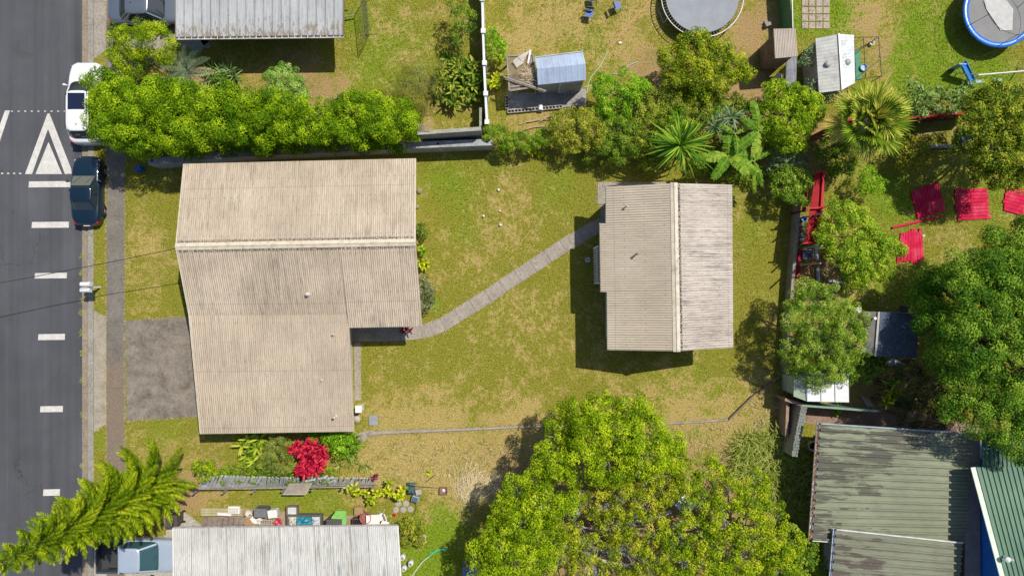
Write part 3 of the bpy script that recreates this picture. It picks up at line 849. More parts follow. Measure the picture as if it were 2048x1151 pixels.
for y in (2.5, -.6): opening(house, "window", (wp[8][0], y), (wp[8][0], y + 1.6), 1.1, 2.2, (1, 0)) if y > 1 else None
opening(house, "window", (wp[0][0] + 1.0, wp[0][1]), (wp[0][0] + 2.6, wp[0][1]), 1.2, 2.3, (0, 1))
vent(house, 617, 588, 3.45, .22, .06, (.60, .52, .44))
vent(house, 668, 668, 2.98, .2, .03, (.58, .5, .42))
vent(house, 672, 832, 2.5, .35, .045, (.6, .55, .48))
vent(house, 644, 760, 2.72, .05, .03, (.6, .55, .48))

# ---------------------------------------------------------------- the cottage
cot = thing("cottage", "small gabled cottage with two tone tan and pale striped roof in the back lawn", "house", T(1335, 535, 0))
rz, el, er = 4.15, 3.05, 3.05
R1, R2 = T(1348, 367, rz), T(1354, 701, rz)
L1, L2 = T(1212, 374, el), T(1215, 699, el)
q1, q2 = T(1212, 447, el), T(1214, 583, el)
ta = (q1.y - L1.y) / (L2.y - L1.y); tb = (q2.y - L1.y) / (L2.y - L1.y)
Ra, Rb = R1.lerp(R2, ta), R1.lerp(R2, tb)
z2 = 2.93; P1, P2 = T(1199.5, 447, z2), T(1201.5, 583, z2)
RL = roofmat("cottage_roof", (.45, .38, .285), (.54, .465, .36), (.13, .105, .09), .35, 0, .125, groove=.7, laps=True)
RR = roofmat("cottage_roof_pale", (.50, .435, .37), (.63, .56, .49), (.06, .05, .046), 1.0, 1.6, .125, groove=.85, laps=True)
for a, b, c_, d_ in ((R1, Ra, q1, L1), (Ra, Rb, P2, P1), (Rb, R2, L2, q2)):
    m = MB(); rib(m, a, b, c_, d_, .125, .014, 3); m.build("roof_slope", RL, cot)
E1, E2 = T(1464, 370, er), T(1466, 694, er)
m = MB(); rib(m, R2, R1, E1, E2, .125, .014, 3); m.build("roof_slope", RR, cot)
dl = (L1 - R1).normalized(); dr = (E1 - R1).normalized()
ridgecap(cot, R1 + Vector((0, .05, 0)), R2 - Vector((0, .05, 0)), .2, .04, TANTRIM, dl, dr)
m = MB()
for a, b in ((L1, R1), (R1, E1), (E1, E2), (E2, R2), (R2, L2), (L2, q2), (P2, P1), (q1, L1), (q1, P1), (q2, P2)):
    m.bar(Vector(a) - Vector((0, 0, .09)), Vector(b) - Vector((0, 0, .09)), .035, .14)
m.build("fascia", TANTRIM, cot)
wl, wr, wt, wb = L1.x + .45, E1.x - .45, L1.y - .45, L2.y + .45
m = MB(); wallring(m, [(wl, wt), (R1.x, wt), (wr, wt), (wr, wb), (R2.x, wb), (wl, wb)], [el - .05, rz - .2, er - .05, er - .05, rz - .2, el - .05]); m.build("wall", paint("cottage_wall", (.58, .55, .48), .8, .2), cot)
opening(cot, "door", (wl, q1.y + .1), (wl, q1.y + 1.0), .1, 2.1, (-1, 0), mat_g=paint("blue_door", (.25, .38, .5), .5))
opening(cot, "window", (wl, P1.y - 2.4), (wl, P1.y - 1.0), 1.0, 2.1, (-1, 0))
opening(cot, "window", (wl + 2, wb), (wl + 3.4, wb), 1.0, 2.1, (0, -1))
opening(cot, "window", (wr, 1.0), (wr, 2.6), 1.0, 2.1, (1, 0))
vent(cot, 1251.5, 413, 3.35, .3, .035, (.5, .45, .38), flash=False)
vent(cot, 1272, 508, 3.5, .4, .045, (.25, .22, .19), flash=False)
# louvred trellis standing along the cottage's porch
tr = MB(); a = T(1196.5, 492, 2.2); b = T(1198.5, 566, 2.2)
for k in range(19):
    p = a.lerp(b, (k + .5) / 19); tr.box((p.x, p.y, 2.2), (.16, .05, .03))
    tr.box((p.x - .04, p.y, 1.2), (.02, .05, 2.0))
tr.bar((a.x - .09, a.y, 2.2), (b.x - .09, b.y, 2.2), .03); tr.bar((a.x + .07, a.y, 2.2), (b.x + .07, b.y, 2.2), .03)
for p in (a, b): tr.box((p.x, p.y, 1.12), (.07, .07, 2.22))
t_o = tr.build("trellis", WHITE); tag(t_o, "white slatted trellis screen standing against the cottage porch", "trellis")
bk = MB(); bk.lathe([(.11, 0), (.14, .3), (.15, .3), (.15, .32), (.12, .32), (.10, .04)], T(1174, 520, 0), 16)
tag(bk.build("bucket", paint("pale_plastic", (.75, .76, .78), .4)), "small white bucket in the cottage's shade on the lawn", "bucket")
bk = MB(); bk.lathe([(.09, 0), (.11, .22), (.12, .23), (.10, .23), (.08, .04)], T(1191, 523, 0), 16)
tag(bk.build("plant_pot", paint("pale_clay", (.62, .5, .4), .6)), "pale clay pot beside the trellis of the cottage", "pot")

# ---------------------------------------------------------------- upper left house, grey roof
up_h = thing("grey_roofed_house", "house at the top edge with faded grey seamed metal roof", "house", T(520, 20, 0))
ug = roofmat("grey_roof", (.42, .44, .46), (.52, .535, .55), (.19, .18, .165), .8, 0, .46, seam=.46, seamw=.10, eave=4.9, eavecol=(.24, .19, .13), groove=.08)
ua, ub = T(350, -120, 3.65), T(688, -120, 3.65)
uc, ud = T(686, 70, 2.55), T(351, 74, 2.55)
m = MB(); m.sheet(ua, ub, uc, ud, int((ub - ua).length / .46), .022, 3, prof='pan'); m.build("roof_slope", ug, up_h)
uN, uM = T(350, -330, 2.55), T(688, -330, 2.55)
m = MB(); m.sheet(ub, ua, uN, uM, int((ub - ua).length / .46), .022, 2, prof='pan'); m.build("roof_slope", ug, up_h)
m = MB(); gutter(m, ud + Vector((0, -.07, -.02)), uc + Vector((0, -.07, -.02)), .13, .1); m.build("gutter", paint("old_gutter", (.55, .53, .50), .5, .3, dirt=(.16, .1, .06)), up_h)
m = MB()
for k in range(26):
    p = ud.lerp(uc, (k + .5) / 26); m.box(p + Vector((0, -.05, -.02)), (.03, .17, .02))
m.build("gutter_brackets", WHITE, up_h)
for a, b in ((ua, ud), (ub, uc)): m = MB(); m.bar(a - up * 3, b - up * 3, .04, .18); m.build("fascia", paint("brown_fascia", (.25, .17, .11), .6), up_h)
xs0, xs1, ys1 = ud.x + .5, uc.x - .9, ud.y + 1.7
m = MB(); wallring(m, [(xs0, ys1), (xs1, ys1), (xs1, ua.y), (xs1, uN.y - .5), (xs0, uN.y - .5), (xs0, ua.y)], [2.8, 2.8, 3.5, 2.5, 2.5, 3.5]); m.build("wall", paint("green_wall", (.35, .38, .3), .8), up_h)
opening(up_h, "window", (xs0 + 2, ys1), (xs0 + 3.6, ys1), 1.0, 2.0, (0, -1)); opening(up_h, "window", (xs0 + 5.5, ys1), (xs0 + 7.1, ys1), 1.0, 2.0, (0, -1))

# ---------------------------------------------------------------- bottom left house, white roof
lo_h = thing("white_roofed_house", "house at the bottom edge with chalky white corrugated roof streaked with mould", "house", T(575, 1120, 0))
wr_ = roofmat("white_roof", (.46, .46, .435), (.57, .57, .545), (.17, .15, .125), 1.0, 0, .10, seam=.93, seamw=.05, groove=.34)
zt = 2.95
la, lb = T(347, 1055, zt), T(795, 1050, zt); lc, ld = T(812, 1330, 4.3), T(350, 1330, 4.3)
m = MB(); m.sheet(la, lb, lc, ld, int((lb - la).length / .1), .009, 3); m.build("roof_slope", wr_, lo_h)
le, lf = T(812, 1600, 2.9), T(350, 1600, 2.9)
m = MB(); m.sheet(ld, lc, le, lf, int((lc - ld).length / .1), .009, 2); m.build("roof_slope", wr_, lo_h)
m = MB(); m.bar(la + Vector((0, .04, .02)), lb + Vector((0, .04, .02)), .07, .07); m.build("eave_flashing", paint("dull_metal", (.36, .34, .32), .6, .4), lo_h)
for a, b in ((lb + Vector((.02, 0, 0)), lc + Vector((.02, 0, 0))), (la - Vector((.02, 0, 0)), ld - Vector((.02, 0, 0)))): m = MB(); m.bar(a, b, .05, .07); m.build("barge_flashing", WHITE, lo_h)
m = MB()
for (x, y0, y1) in ((677, 1074, 1150), (767, 1072, 1160), (512, 1160, 1161)):
    z0 = zt + .06; z1 = zt + (y1 - 1055) / 275 * 1.35 + .06
    m.slab([T(x - 2, y0, z0), T(x + 2, y0, z0), T(x + 4, y1, z1), T(x - 1, y1, z1)], .03)
m.build("roof_batten", paint("grey_batten", (.27, .28, .29), .6), lo_h)
lx0, lx1, ly0 = la.x + .9, lb.x - .9, la.y - 1.6
m = MB(); wallring(m, [(lx0, ly0), (lx1, ly0), (lx1, lc.y), (lx1, le.y + .5), (lx0, lf.y + .5), (lx0, lc.y)], [2.85, 2.85, 4.15, 2.8, 2.8, 4.15]); m.build("wall", paint("white_wall", (.66, .64, .6), .8), lo_h)
opening(lo_h, "window", (lx0 + 2, ly0), (lx0 + 3.4, ly0), 1, 2, (0, 1)); opening(lo_h, "window", (lx1, ly0 - 2.5), (lx1, ly0 - 1.2), 1, 2, (1, 0))
opening(lo_h, "door", (lx0 + 6, ly0), (lx0 + 6.9, ly0), 0, 2, (0, 1))

# ---------------------------------------------------------------- lower right: two level green ribbed roofs
gr_h = thing("green_ribbed_house", "house lower right with two stepped green ribbed roofs peeling to brown", "house", T(1785, 1000, 0))
GR = roofmat("green_roof", (.215, .235, .155), (.275, .30, .205), (.075, .078, .06), .6, 0, .30, groove=.85, patchy=.85, patchcol=(.085, .078, .066))  # groove bands paint the ribs' shade into the colour
GR2 = roofmat("brown_green_roof", (.19, .20, .14), (.235, .25, .18), (.07, .062, .052), .6, 0, .30, groove=.85, patchy=.95, patchcol=(.10, .082, .07))  # same painted rib shade on the lower step
ga, gb, gc, gd = T(1641, 846, 2.75), T(1944, 866, 3.6), T(1930, 1084, 3.6), T(1624, 1080, 2.75)
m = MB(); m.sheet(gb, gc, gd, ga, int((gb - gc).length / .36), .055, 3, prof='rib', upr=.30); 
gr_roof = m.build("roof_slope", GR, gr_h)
ha, hb, hc, hd = T(1672, 1057, 3.15), T(1925, 1084, 3.85), T(1912, 1260, 3.85), T(1655, 1260, 3.15)
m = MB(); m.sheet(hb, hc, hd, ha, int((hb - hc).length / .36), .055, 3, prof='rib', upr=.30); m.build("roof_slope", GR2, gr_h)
m = MB(); gutter(m, ga + Vector((-.1, .05, 0)), gd + Vector((-.1, 0, 0)), .16, .1); gutter(m, ha + Vector((-.08, 0, 0)), hd + Vector((-.08, 0, 0)), .12, .09)
m.build("gutter", paint("blue_grey_gutter", (.42, .46, .52), .4, .2), gr_h)
m = MB(); rg = random.Random(5)
for k in range(260):
    p = ga.lerp(gd, rg.random()) + Vector((-.1 + rg.uniform(-.05, .05), rg.uniform(-.05, .05), -.06 + rg.uniform(0, .05))); m.tint = rg.random()
    m.leaf(p, (rg.uniform(-1, 1), rg.uniform(-1, 1), .1), .1, .05, .2, 2)
m.build("gutter_leaves", leafmat("dead_leaves", (.12, .06, .02), (.26, .12, .03), (.4, .22, .08), .1), gr_h)
m = MB(); m.bar(ga + up * 2, gb + up * 2, .07, .06); m.build("roof_flashing", paint("blue_green_flashing", (.32, .40, .42), .45), gr_h)
m = MB(); m.bar(ha + up * 2, hb + up * 2, .07, .06); m.bar(gd + up, T(1672, 1083, 2.9) + up, .05, .05); m.build("roof_flashing", paint("pale_flashing", (.60, .62, .58), .45), gr_h)
m = MB(); m.slab([T(1944, 865, 3.64), T(1960, 866, 3.64), T(1962, 1300, 3.64), T(1928, 1300, 3.64), T(1930, 1084, 3.64)], .05); m.build("valley_flashing", paint("brown_valley", (.30, .245, .22), .7, .3), gr_h)
m = MB(); wallring(m, [(ga.x + 1.3, ga.y - .9), (gb.x + .2, gb.y - .9), (gb.x + .2, hc.y), (hd.x + 1.3, hd.y), (hd.x + 1.3, gd.y + .1), (gd.x + 1.4, gd.y + .1)], [2.7, 3.5, 3.5, 2.7, 2.7, 2.7]); m.build("wall", paint("grey_green_wall", (.32, .33, .3), .8), gr_h)
opening(gr_h, "window", (ga.x + 1.3, ga.y - 2), (ga.x + 1.3, ga.y - 3.6), 1, 2, (-1, 0)); opening(gr_h, "window", (ga.x + 3, ga.y - .9), (ga.x + 4.5, ga.y - .9), 1, 2, (0, 1))

bl_h = thing("blue_walled_house", "taller house in the lower right corner with bright green ribbed roof and blue wall", "house", T(2060, 1060, 0))
BG = roofmat("bright_green_roof", (.065, .145, .095), (.105, .205, .135), (.04, .075, .055), .5, 0, .30, groove=.3, rough=.5)
b0, b1, b2, b3 = T(1944, 933, 4.4), T(2252, 933, 4.4), T(2310, 1240, 6.3), T(2026, 1240, 6.3)
bwx = T(1966, 0, 3.64).x
m = MB(); m.sheet(b0, b1, b2, b3, int((b1 - b0).length / .26), .03, 3, prof='rib'); m.build("roof_slope", BG, bl_h)
m = MB(); c0_, c1_ = T(1964, 866, 4.0), T(2240, 866, 4.0); m.sheet(c0_, c1_, T(2252, 936, 4.36), T(1966, 936, 4.36), 34, .03, 1, prof='rib'); m.build("roof_slope", BG, bl_h)
m = MB(); m.bar(b0 + up * 2 , b3 + up * 2, .24, .05); m.build("barge_flashing", paint("pale_green_trim", (.50, .56, .48), .5, .2), bl_h)
m = MB(); wallring(m, [(bwx, c0_.y - 1.5), (b1.x - .3, c0_.y - 1.5), (b1.x - .3, b2.y + .3), (bwx, b3.y + .3)], [3.9, 3.9, 6.1, 6.1]); m.build("wall", paint("blue_wall", (.01, .13, .50), .7, .15), bl_h)
v_ = T(2008, 1112, 5.6)
m = MB(); m.tube([v_, v_ + Vector((0, 0, .4)), v_ + Vector((.12, .02, .5))], .06, 10); vp = m.build("vent_pipe", paint("pale_plastic", (), ), bl_h)
m = MB(); m.lathe([(.11, 0), (.14, .12), (.05, .2)], v_ + Vector((-.1, .0, .3)), 12); m.build("cowl", paint("pale_plastic", ()), vp)
# ================================================================== SHEDS, WALLS, FENCES
def zs(m, pts, z0, z1):
    """a solid from plan pixels given at its top height"""
    return m.prism([(T(x, y, z1).x, T(x, y, z1).y) for x, y in pts], z0, z1)
RAWWOOD = paint("raw_wood", (.33, .25, .18), .9, .4, 4, .4)
GREYWOOD = paint("grey_wood", (.34, .31, .28), .9, .45, 5, .4)
# block wall beside the drive of the long house
def hollow_wall(pts, z, w, name, label, cat, mat, hole_step=0, z0=0):
    t = thing(name, label, cat, T(*pts[0], 0))
    m = MB()
    P = [T(x, y, z) for x, y in pts]
    for i in range(len(P) - 1):
        a, b = P[i], P[i + 1]; m.bar(Vector((a.x, a.y, z / 2 + z0 / 2)), Vector((b.x, b.y, z / 2 + z0 / 2)), w, z - z0)
    m.build("wall_blocks", mat, t)
    return t, P
wallmat = concrete("wall_concrete", (.37, .38, .385), (.22, .225, .23), stain=.6)
wt_, P = hollow_wall([(296, 323), (470, 308), (640, 299), (800, 291), (985, 284)], 1.3, .36, "block_wall", "low grey block wall running between the clipped hedge and the long house", "wall", wallmat)
m = MB(); bb = random.Random(3)
for x, y in ((304, 321), (370, 317), (463, 309), (569, 303), (641, 299), (672, 298), (772, 292), (876, 287), (974, 284)):
    m.lathe([(.062, -.02), (.062, .012)], T(x, y, 1.3) , 10)
m.build("core_hole", paint("dark_hole", (.015, .015, .015), .9), wt_)
m = MB(); m.bar(T(860, 287, 1.2) + Vector((0, -.18, 0)), T(985, 281, 1.2) + Vector((0, -.18, 0)), .02, .02)
wt2, P = hollow_wall([(835, 266), (962, 257)], 2.35, .2, "retaining_wall", "thin grey retaining wall edging the terrace right of the hedge", "wall", concrete("warm_grey_concrete", (.36, .35, .31), (.25, .24, .2)))  # mottled warm grey concrete
m = MB(); zs(m, [(846, 250), (866, 250), (866, 266), (846, 266)], 0, 1.5)
ch = MB()
for k in range(6): ch.box(T(838 + k * 4, 255, 2.4), (.05, .42, .04))
tag(ch.build("slat_frame", RAWWOOD, None), "small brown slatted frame on the terrace at the hedge's end", "frame")
# white rendered wall between the two upper yards, with square piers
wf = thing("white_wall", "tall white boundary wall with square piers between the two upper yards", "wall", T(970, 120, 0))
P = [T(963, -80, 1.7), T(966, 60, 1.7), T(969, 150, 1.7), T(974, 247, 1.7)]
m = MB()
for a, b in zip(P, P[1:]): m.bar(Vector((a.x, a.y, .85)), Vector((b.x, b.y, .85)), .12, 1.7)
m.build("wall_panel", paint("white_render", (.68, .68, .68), .7, .15), wf)
for y in (-2, 62, 126, 187, 244):
    p = T(964 + (y + 2) * .04, y, 1.75); m = MB(); m.box((p.x, p.y, .88), (.2, .2, 1.76)); m.box((p.x, p.y, 1.78), (.25, .25, .05)); m.build("pier", paint("white_render", ()), wf)
g = MB(); a, b = T(961, 215, 1.3), T(961, 262, 1.3); g.bar(Vector((a.x, a.y, .65)), Vector((b.x, b.y, .65)), .14, 1.3)
tag(g.build("wall_stub", concrete("warm_grey_concrete", (), ())), "short grey wall end joining the white boundary wall", "wall")
# concrete wall down the right of the lawn
wr2 = thing("boundary_wall", "long thin concrete wall down the right side of the cottage lawn", "wall", T(1585, 560, 0))
m = MB(); WZ = .8; P = [T(1600, 395, WZ), T(1594, 470, WZ), T(1586, 560, WZ), T(1580, 640, WZ), T(1574, 745, WZ)]
for a, b in zip(P, P[1:]): m.bar(Vector((a.x, a.y, WZ / 2 - .01)), Vector((b.x, b.y, WZ / 2 - .01)), .14, WZ - .02)
m.build("wall_panel", concrete("brown_wall", (.27, .24, .20), (.17, .15, .12)), wr2)
m = MB()
for a, b in zip(P, P[1:]): m.bar(Vector((a.x, a.y, WZ)), Vector((b.x, b.y, WZ)), .17, .04)
m.build("coping", concrete("wall_coping", (.33, .30, .27), (.22, .2, .17)), wr2)
# rails above that wall, throwing the three long shadows on the lawn
# L-shaped stone wall and green fence near the ribbed roofs
sw = thing("stone_wall", "leaning stone topped wall at the lower right end of the lawn", "wall", T(1590, 850, 0))
P = [T(1608, 812, 1.7), T(1600, 850, 1.7), T(1588, 912, 1.7)]
m = MB()
for a, b in zip(P, P[1:]): m.bar(Vector((a.x, a.y, .85)), Vector((b.x, b.y, .85)), .34, 1.7)
m.build("wall_body", concrete("stone_body", (.36, .32, .26), (.25, .22, .17)), sw)
m = MB()
for a, b in zip(P, P[1:]):
    n = int((b - a).length / .16)
    for k in range(n):
        p = a.lerp(b, (k + .5) / n)
        for s in (-1, 0, 1): m.box(p + Vector((s * .12 + rnd.uniform(-.02, .02), 0, .02 + rnd.uniform(0, .02))), (.105, .13, .08), rnd.uniform(-.2, .2))
m.build("coping", concrete("mossy_stone", (.22, .245, .225), (.13, .15, .13)), sw)
m = MB(); P = [T(1576, 800, 1.1), T(1573, 872, 1.1)]
m.bar(Vector((P[0].x, P[0].y, .55)), Vector((P[1].x, P[1].y, .55)), .16, 1.1)
a, b = T(1570, 798, 1.5), T(1612, 812, 1.5); m.bar(Vector((a.x, a.y, .75)), Vector((b.x, b.y, .75)), .16, 1.5)
tag(m.build("brick_wall", paint("brick_red", (.34, .22, .16), .9, .3, 4, .4)), "low reddish brick wall meeting the stone wall at the lawn corner", "wall")
m = MB(); a, b = T(1603, 810, 1.5), T(1760, 822, 1.5)
m.bar(Vector((a.x, a.y, .75)), Vector((b.x, b.y, .75)), .05, 1.5); m.bar(a + Vector((0, 0, .02)), b + Vector((0, 0, .02)), .11, .04)
tag(m.build("green_fence", paint("green_metal", (.20, .31, .24), .5, .3)), "thin green metal fence under the white shed", "fence")
gp = MB(); a, b = T(1577, 0, 1.5), T(1585, 56, 1.5); a0 = T(1577, -60, 1.5)
gp.bar(Vector((a0.x, a0.y, .75)), Vector((b.x, b.y, .75)), .04, 1.5)
gf = gp.build("mesh_fence", paint("green_mesh", (.08, .22, .10), .6)); tag(gf, "green netted fence above the plank hut at the top edge", "fence")
pl = MB(); pl.tube([T(1583, -60, 1.55), T(1585.5, 56, 1.55)], .03, 6); pl.build("rail", WHITE, gf, org=gf.location)
# red timber fence behind the fan palm
rf = thing("red_fence", "long red timber fence in the shade behind the fan palm", "fence", T(1860, 240, 0))
REDP = paint("red_paint", (.32, .006, .012), .55, .25, 3, .1, spec=.15, dirt=(.16, .01, .01), dirt_amt=.3)
REDF = paint("dull_red", (.20, .02, .018), .8, .35, 3, .3, spec=.15)
P = [T(1610, 280, 1.5), T(1690, 240, 1.5), T(1820, 236, 1.5), T(1965, 222, 1.5)]
m = MB()
for a, b in zip(P, P[1:]):
    n = int((b - a).length / .16)
    for k in range(n): 
        p = a.lerp(b, (k + .5) / n); ang = math.atan2((b - a).y, (b - a).x)
        m.box((p.x, p.y, .75), (.145, .03, 1.5), ang)
    m.bar(Vector((a.x, a.y + .05, 1.3)), Vector((b.x, b.y + .05, 1.3)), .05, .1)
m.build("boards", REDF, rf)
m = MB()
for a, b in zip(P, P[1:]): m.bar(a + Vector((0, 0, .03)), b + Vector((0, 0, .03)), .12, .04)
m.build("top_rail", REDP, rf)
kb_ = MB(); a, b = T(1860, 292, .3), T(1925, 291, .3); kb_.bar(Vector((a.x, a.y, .15)), Vector((b.x, b.y, .15)), .14, .3)
tag(kb_.build("concrete_edging", concrete("warm_grey_concrete", (), ())), "short pale concrete edging in the shade below the red fence", "edging")

# ---- edging along the bottom of the lawn
ed = thing("lawn_edging", "thin grey concrete edging winding along the bottom of the big lawn", "edging", T(900, 860, 0))
P = [T(x, y, .12) for x, y in ((724, 878), (735, 869), (755, 865), (800, 863), (880, 860), (960, 857), (1040, 853), (1100, 851), (1280, 847), (1340, 846), (1400, 843), (1462, 838))]
m = MB()
for i, (a, b) in enumerate(zip(P, P[1:])):
    m.bar(Vector((a.x, a.y, .04)), Vector((b.x, b.y, .04)), .24 - min(.14, .03 * i), .16)
m.build("kerb_stone", concrete("edging_concrete", (.36, .32, .27), (.24, .21, .17)), ed)
m = MB(); a, b = T(1459, 838, .2), T(1505, 793, .2); m.bar(Vector((a.x, a.y, .1)), Vector((b.x, b.y, .1)), .1, .24)
a, b = T(1505, 793, .2), T(1560, 752, .2); m.bar(Vector((a.x, a.y, .1)), Vector((b.x, b.y, .1)), .07, .2)
tag(m.build("timber_edging", paint("dark_timber", (.20, .15, .11), .9)), "dark timber edging board running diagonally at the lawn corner", "edging")
m = MB(); m.prism(poly([(713, 866), (738, 860), (760, 862), (740, 872), (722, 886)]), -.05, .05)
st_o = m.build("paving_slab", concrete("edging_concrete", (), ())); tag(st_o, "curved pale slab at the left end of the lawn edging", "slab")

# ---------------------------------------------------------------- blue grey shed with its deck
def gable_shed(t, TL, TR, BR, BL, RL_, RR_, ze, zr, matL, matR, wallm, over=.1, ribs=None, amp=.008, walls=True):
    """ridge RL_-RR_; TL,TR far eave, BL,BR near eave; pixels at their own heights"""
    e = [T(*p, ze) for p in (TL, TR, BR, BL)]; r = [T(*RL_, zr), T(*RR_, zr)]
    n = ribs or max(2, int((r[1] - r[0]).length / .2))
    m = MB(); m.sheet(r[0], r[1], e[1], e[0], n, amp, 2, prof='rib'); m.build("roof_slope", matL, t)
    m = MB(); m.sheet(r[0], r[1], e[2], e[3], n, amp, 2, prof='rib'); m.build("roof_slope", matR, t)
    if walls:
        cx = sum((p for p in e), Vector()) / 4
        f = lambda p: (p.x + (cx.x - p.x) * over / max(.3, abs(cx.x - p.x)), p.y + (cx.y - p.y) * over / max(.3, abs(cx.y - p.y)))
        m = MB(); pts = [f(e[0]), f(r[0]), f(e[3]), f(e[2]), f(r[1]), f(e[1])]
        wallring(m, pts, [ze - .05, zr - .07, ze - .05, ze - .05, zr - .07, ze - .05], .05); m.build("wall", wallm, t)
        return e, r, pts
    return e, r, None
bs = thing("metal_shed", "metal shed with blue grey creased roof on a slab beside a timber deck", "shed", T(1120, 150, 0))
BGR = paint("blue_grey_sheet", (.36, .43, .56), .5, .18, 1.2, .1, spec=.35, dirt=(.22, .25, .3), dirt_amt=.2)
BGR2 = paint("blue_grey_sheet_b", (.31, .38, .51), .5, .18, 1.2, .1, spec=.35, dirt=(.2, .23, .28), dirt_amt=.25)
e, r, pts = gable_shed(bs, (1070, 116), (1166, 104), (1172, 160), (1076, 170), (1074, 138), (1171, 128), 2.0, 2.22, BGR, BGR2, paint("shed_wall", (.42, .42, .38), .6), ribs=8, amp=.004)
m = MB(); m.bar(e[0] + Vector((0, .03, .02)), e[1] + Vector((0, .03, .02)), .05, .05); m.bar(r[0].lerp(e[0], 1) + Vector((0, 0, .03)), r[0] + Vector((0, 0, .03)), .04, .05); m.build("edge_trim", paint("green_grey_trim", (.35, .42, .36), .5), bs)
opening(bs, "door", pts[3], ((pts[3][0] + pts[2][0] * 1.2) / 2.2, (pts[3][1] + pts[2][1] * 1.2) / 2.2), .05, 1.85, (0, -1), mat_g=paint("shed_wall", ()))
dk = thing("timber_deck", "weathered raised timber frame deck loaded with scrap beside the metal shed", "deck", T(1040, 150, 0))
m = MB(); z = 1.55
A, B, Cc, D = T(1014, 113, z), T(1066, 110, z), T(1072, 174, z), T(1019, 182, z)
for k in range(22):
    t_ = (k + .5) / 22; a = A.lerp(B, t_); b = D.lerp(Cc, t_); m.bar(a, b, .045, .03)
m.build("slats", paint("brown_slats", (.27, .20, .15), .9, .4, 5), dk)
m = MB()
for a, b in ((A, B), (B, Cc), (Cc, D), (D, A)): m.bar(a + Vector((0, 0, .03)), b + Vector((0, 0, .03)), .08, .1)
m.bar(A.lerp(B, .9) + Vector((0, 0, .05)), D.lerp(Cc, .9) + Vector((0, 0, .05)), .06, .05)
m.bar(A.lerp(D, .9) + Vector((0, 0, .05)), B.lerp(Cc, .9) + Vector((0, 0, .05)), .07, .05)
m.build("frame", GREYWOOD, dk)
for p in (A, B, Cc, D):
    m = MB(); m.box((p.x, p.y, .76), (.09, .09, 1.52)); m.build("post", GREYWOOD, dk)
def plank(px0, py0, px1, py1, z, w, th, mat, label, name="plank", z2=None):
    m = MB(); a = T(px0, py0, z); b = T(px1, py1, z if z2 is None else z2); m.bar(a, b, w, th)
    return tag(m.build(name, mat), label, name.replace("_", " "))
pale = paint("pale_board", (.52, .48, .42), .8, .3)
plank(1027, 124, 1062, 101, 1.68, .06, .03, pale, "pale batten at the top of the scrap on the deck")
m = MB(); m.slab([T(1025, 123, 1.72), T(1035, 114, 1.72), T(1048, 125, 1.72), T(1034, 136, 1.72)], .03); m.slab([T(1035, 114, 1.76), T(1061, 99, 1.76), T(1046, 124, 1.74)], .03)
tag(m.build("board", pale), "bent pale board lying on top of the deck slats", "board")
plank(1061, 100, 1056, 127, 1.8, .09, .02, WHITE, "short white plank across the scrap on the deck")
plank(1007, 153, 1092, 182, 1.75, .07, .03, GREYWOOD, "long grey plank slanting off the deck toward the shed")
plank(1010, 158, 1090, 184, 1.7, .05, .03, RAWWOOD, "long brown plank slanting beside the grey one off the deck")
m = MB(); rg = random.Random(9)
for k in range(60):
    p = T(1058 + rg.uniform(-9, 9), 153 + rg.uniform(-12, 12), 1.62 + rg.uniform(0, .15)); a = rg.uniform(0, 6.3); m.tint = rg.random()
    m.leaf(p, (math.cos(a), math.sin(a), .3), .35, .03, .8, 3)
tag(m.build("dry_brush", leafmat("straw", (.30, .24, .16), (.45, .38, .26), (.6, .52, .38), .1)), "tangle of dry brush heaped at the deck's right end", "brush")
# cinder blocks round the slab
def cinder():
    m = MB(); L_, W_, H_ = .4, .2, .19
    for s in (-1, 1): m.box((0, s * (W_ / 2 - .016), H_ / 2), (L_, .032, H_))
    for s in (-1, 0, 1): m.box((s * (L_ / 2 - .016), 0, H_ / 2), (.032, W_ - .064, H_ - .002))
    o = m.build("cinder_block", concrete("cinder", (.42, .40, .37), (.3, .28, .26)), org=(0, 0, 0)); return o
cb = cinder(); first = True
spots = [(1014, 199, 1.57), (1014.5, 211, 1.57)] + [(1022 + i * 13.7, 223 - i * 1.25, .09) for i in range(8)]
for i, (x, y, a) in enumerate(spots):
    o = cb if i == 0 else copy_tree(cb)
    p = T(x, y, .1); o.location = (p.x, p.y, 0 if i > 1 else 0); o.rotation_euler = (0, 0, a)
    tag(o, "grey hollow cinder block in the row edging the metal shed's slab", "cinder block", "cinder blocks edging the shed slab")
m = MB(); p = T(1081, 218, .0); Mx = Matrix.Rotation(math.radians(80), 3, 'X')
m.lathe([(.12, 0), (.14, .35), (.15, .36), (.13, .36), (.1, .04)], p + Vector((0, .2, .15)), 16, M=Mx)
tag(m.build("bucket", paint("pale_plastic", ())), "white bucket tipped over beside the cinder blocks", "bucket")
m = MB(); 
for (x, y) in ((1131, 186), (1138, 184), (1141, 180), (1146, 184)): m.box(T(x, y, .12), (.25, .12, .08), rnd.uniform(0, 3))
tag(m.build("broken_bricks", paint("pale_brick", (.5, .40, .36), .8)), "few broken pale bricks on the shed slab", "rubble", kind="stuff")
for i, (x0, y0, x1, y1) in enumerate(((1037, 249, 1106, 233), (1040, 262, 1090, 252), (1055, 244, 1110, 238), (1080, 243, 1108, 230))):
    m = MB(); a, b = T(x0, y0, .06 + .03 * i), T(x1, y1, .06 + .03 * i); mid = a.lerp(b, .5) + Vector((0, .06, 0)); m.tube([a, mid, b], .025, 5)
    tag(m.build("cut_branch", paint("straw_wood", (.5, .38, .24), .8)), "bare cut branch lying on the dry ground below the metal shed", "branch", "cut branches below the shed")

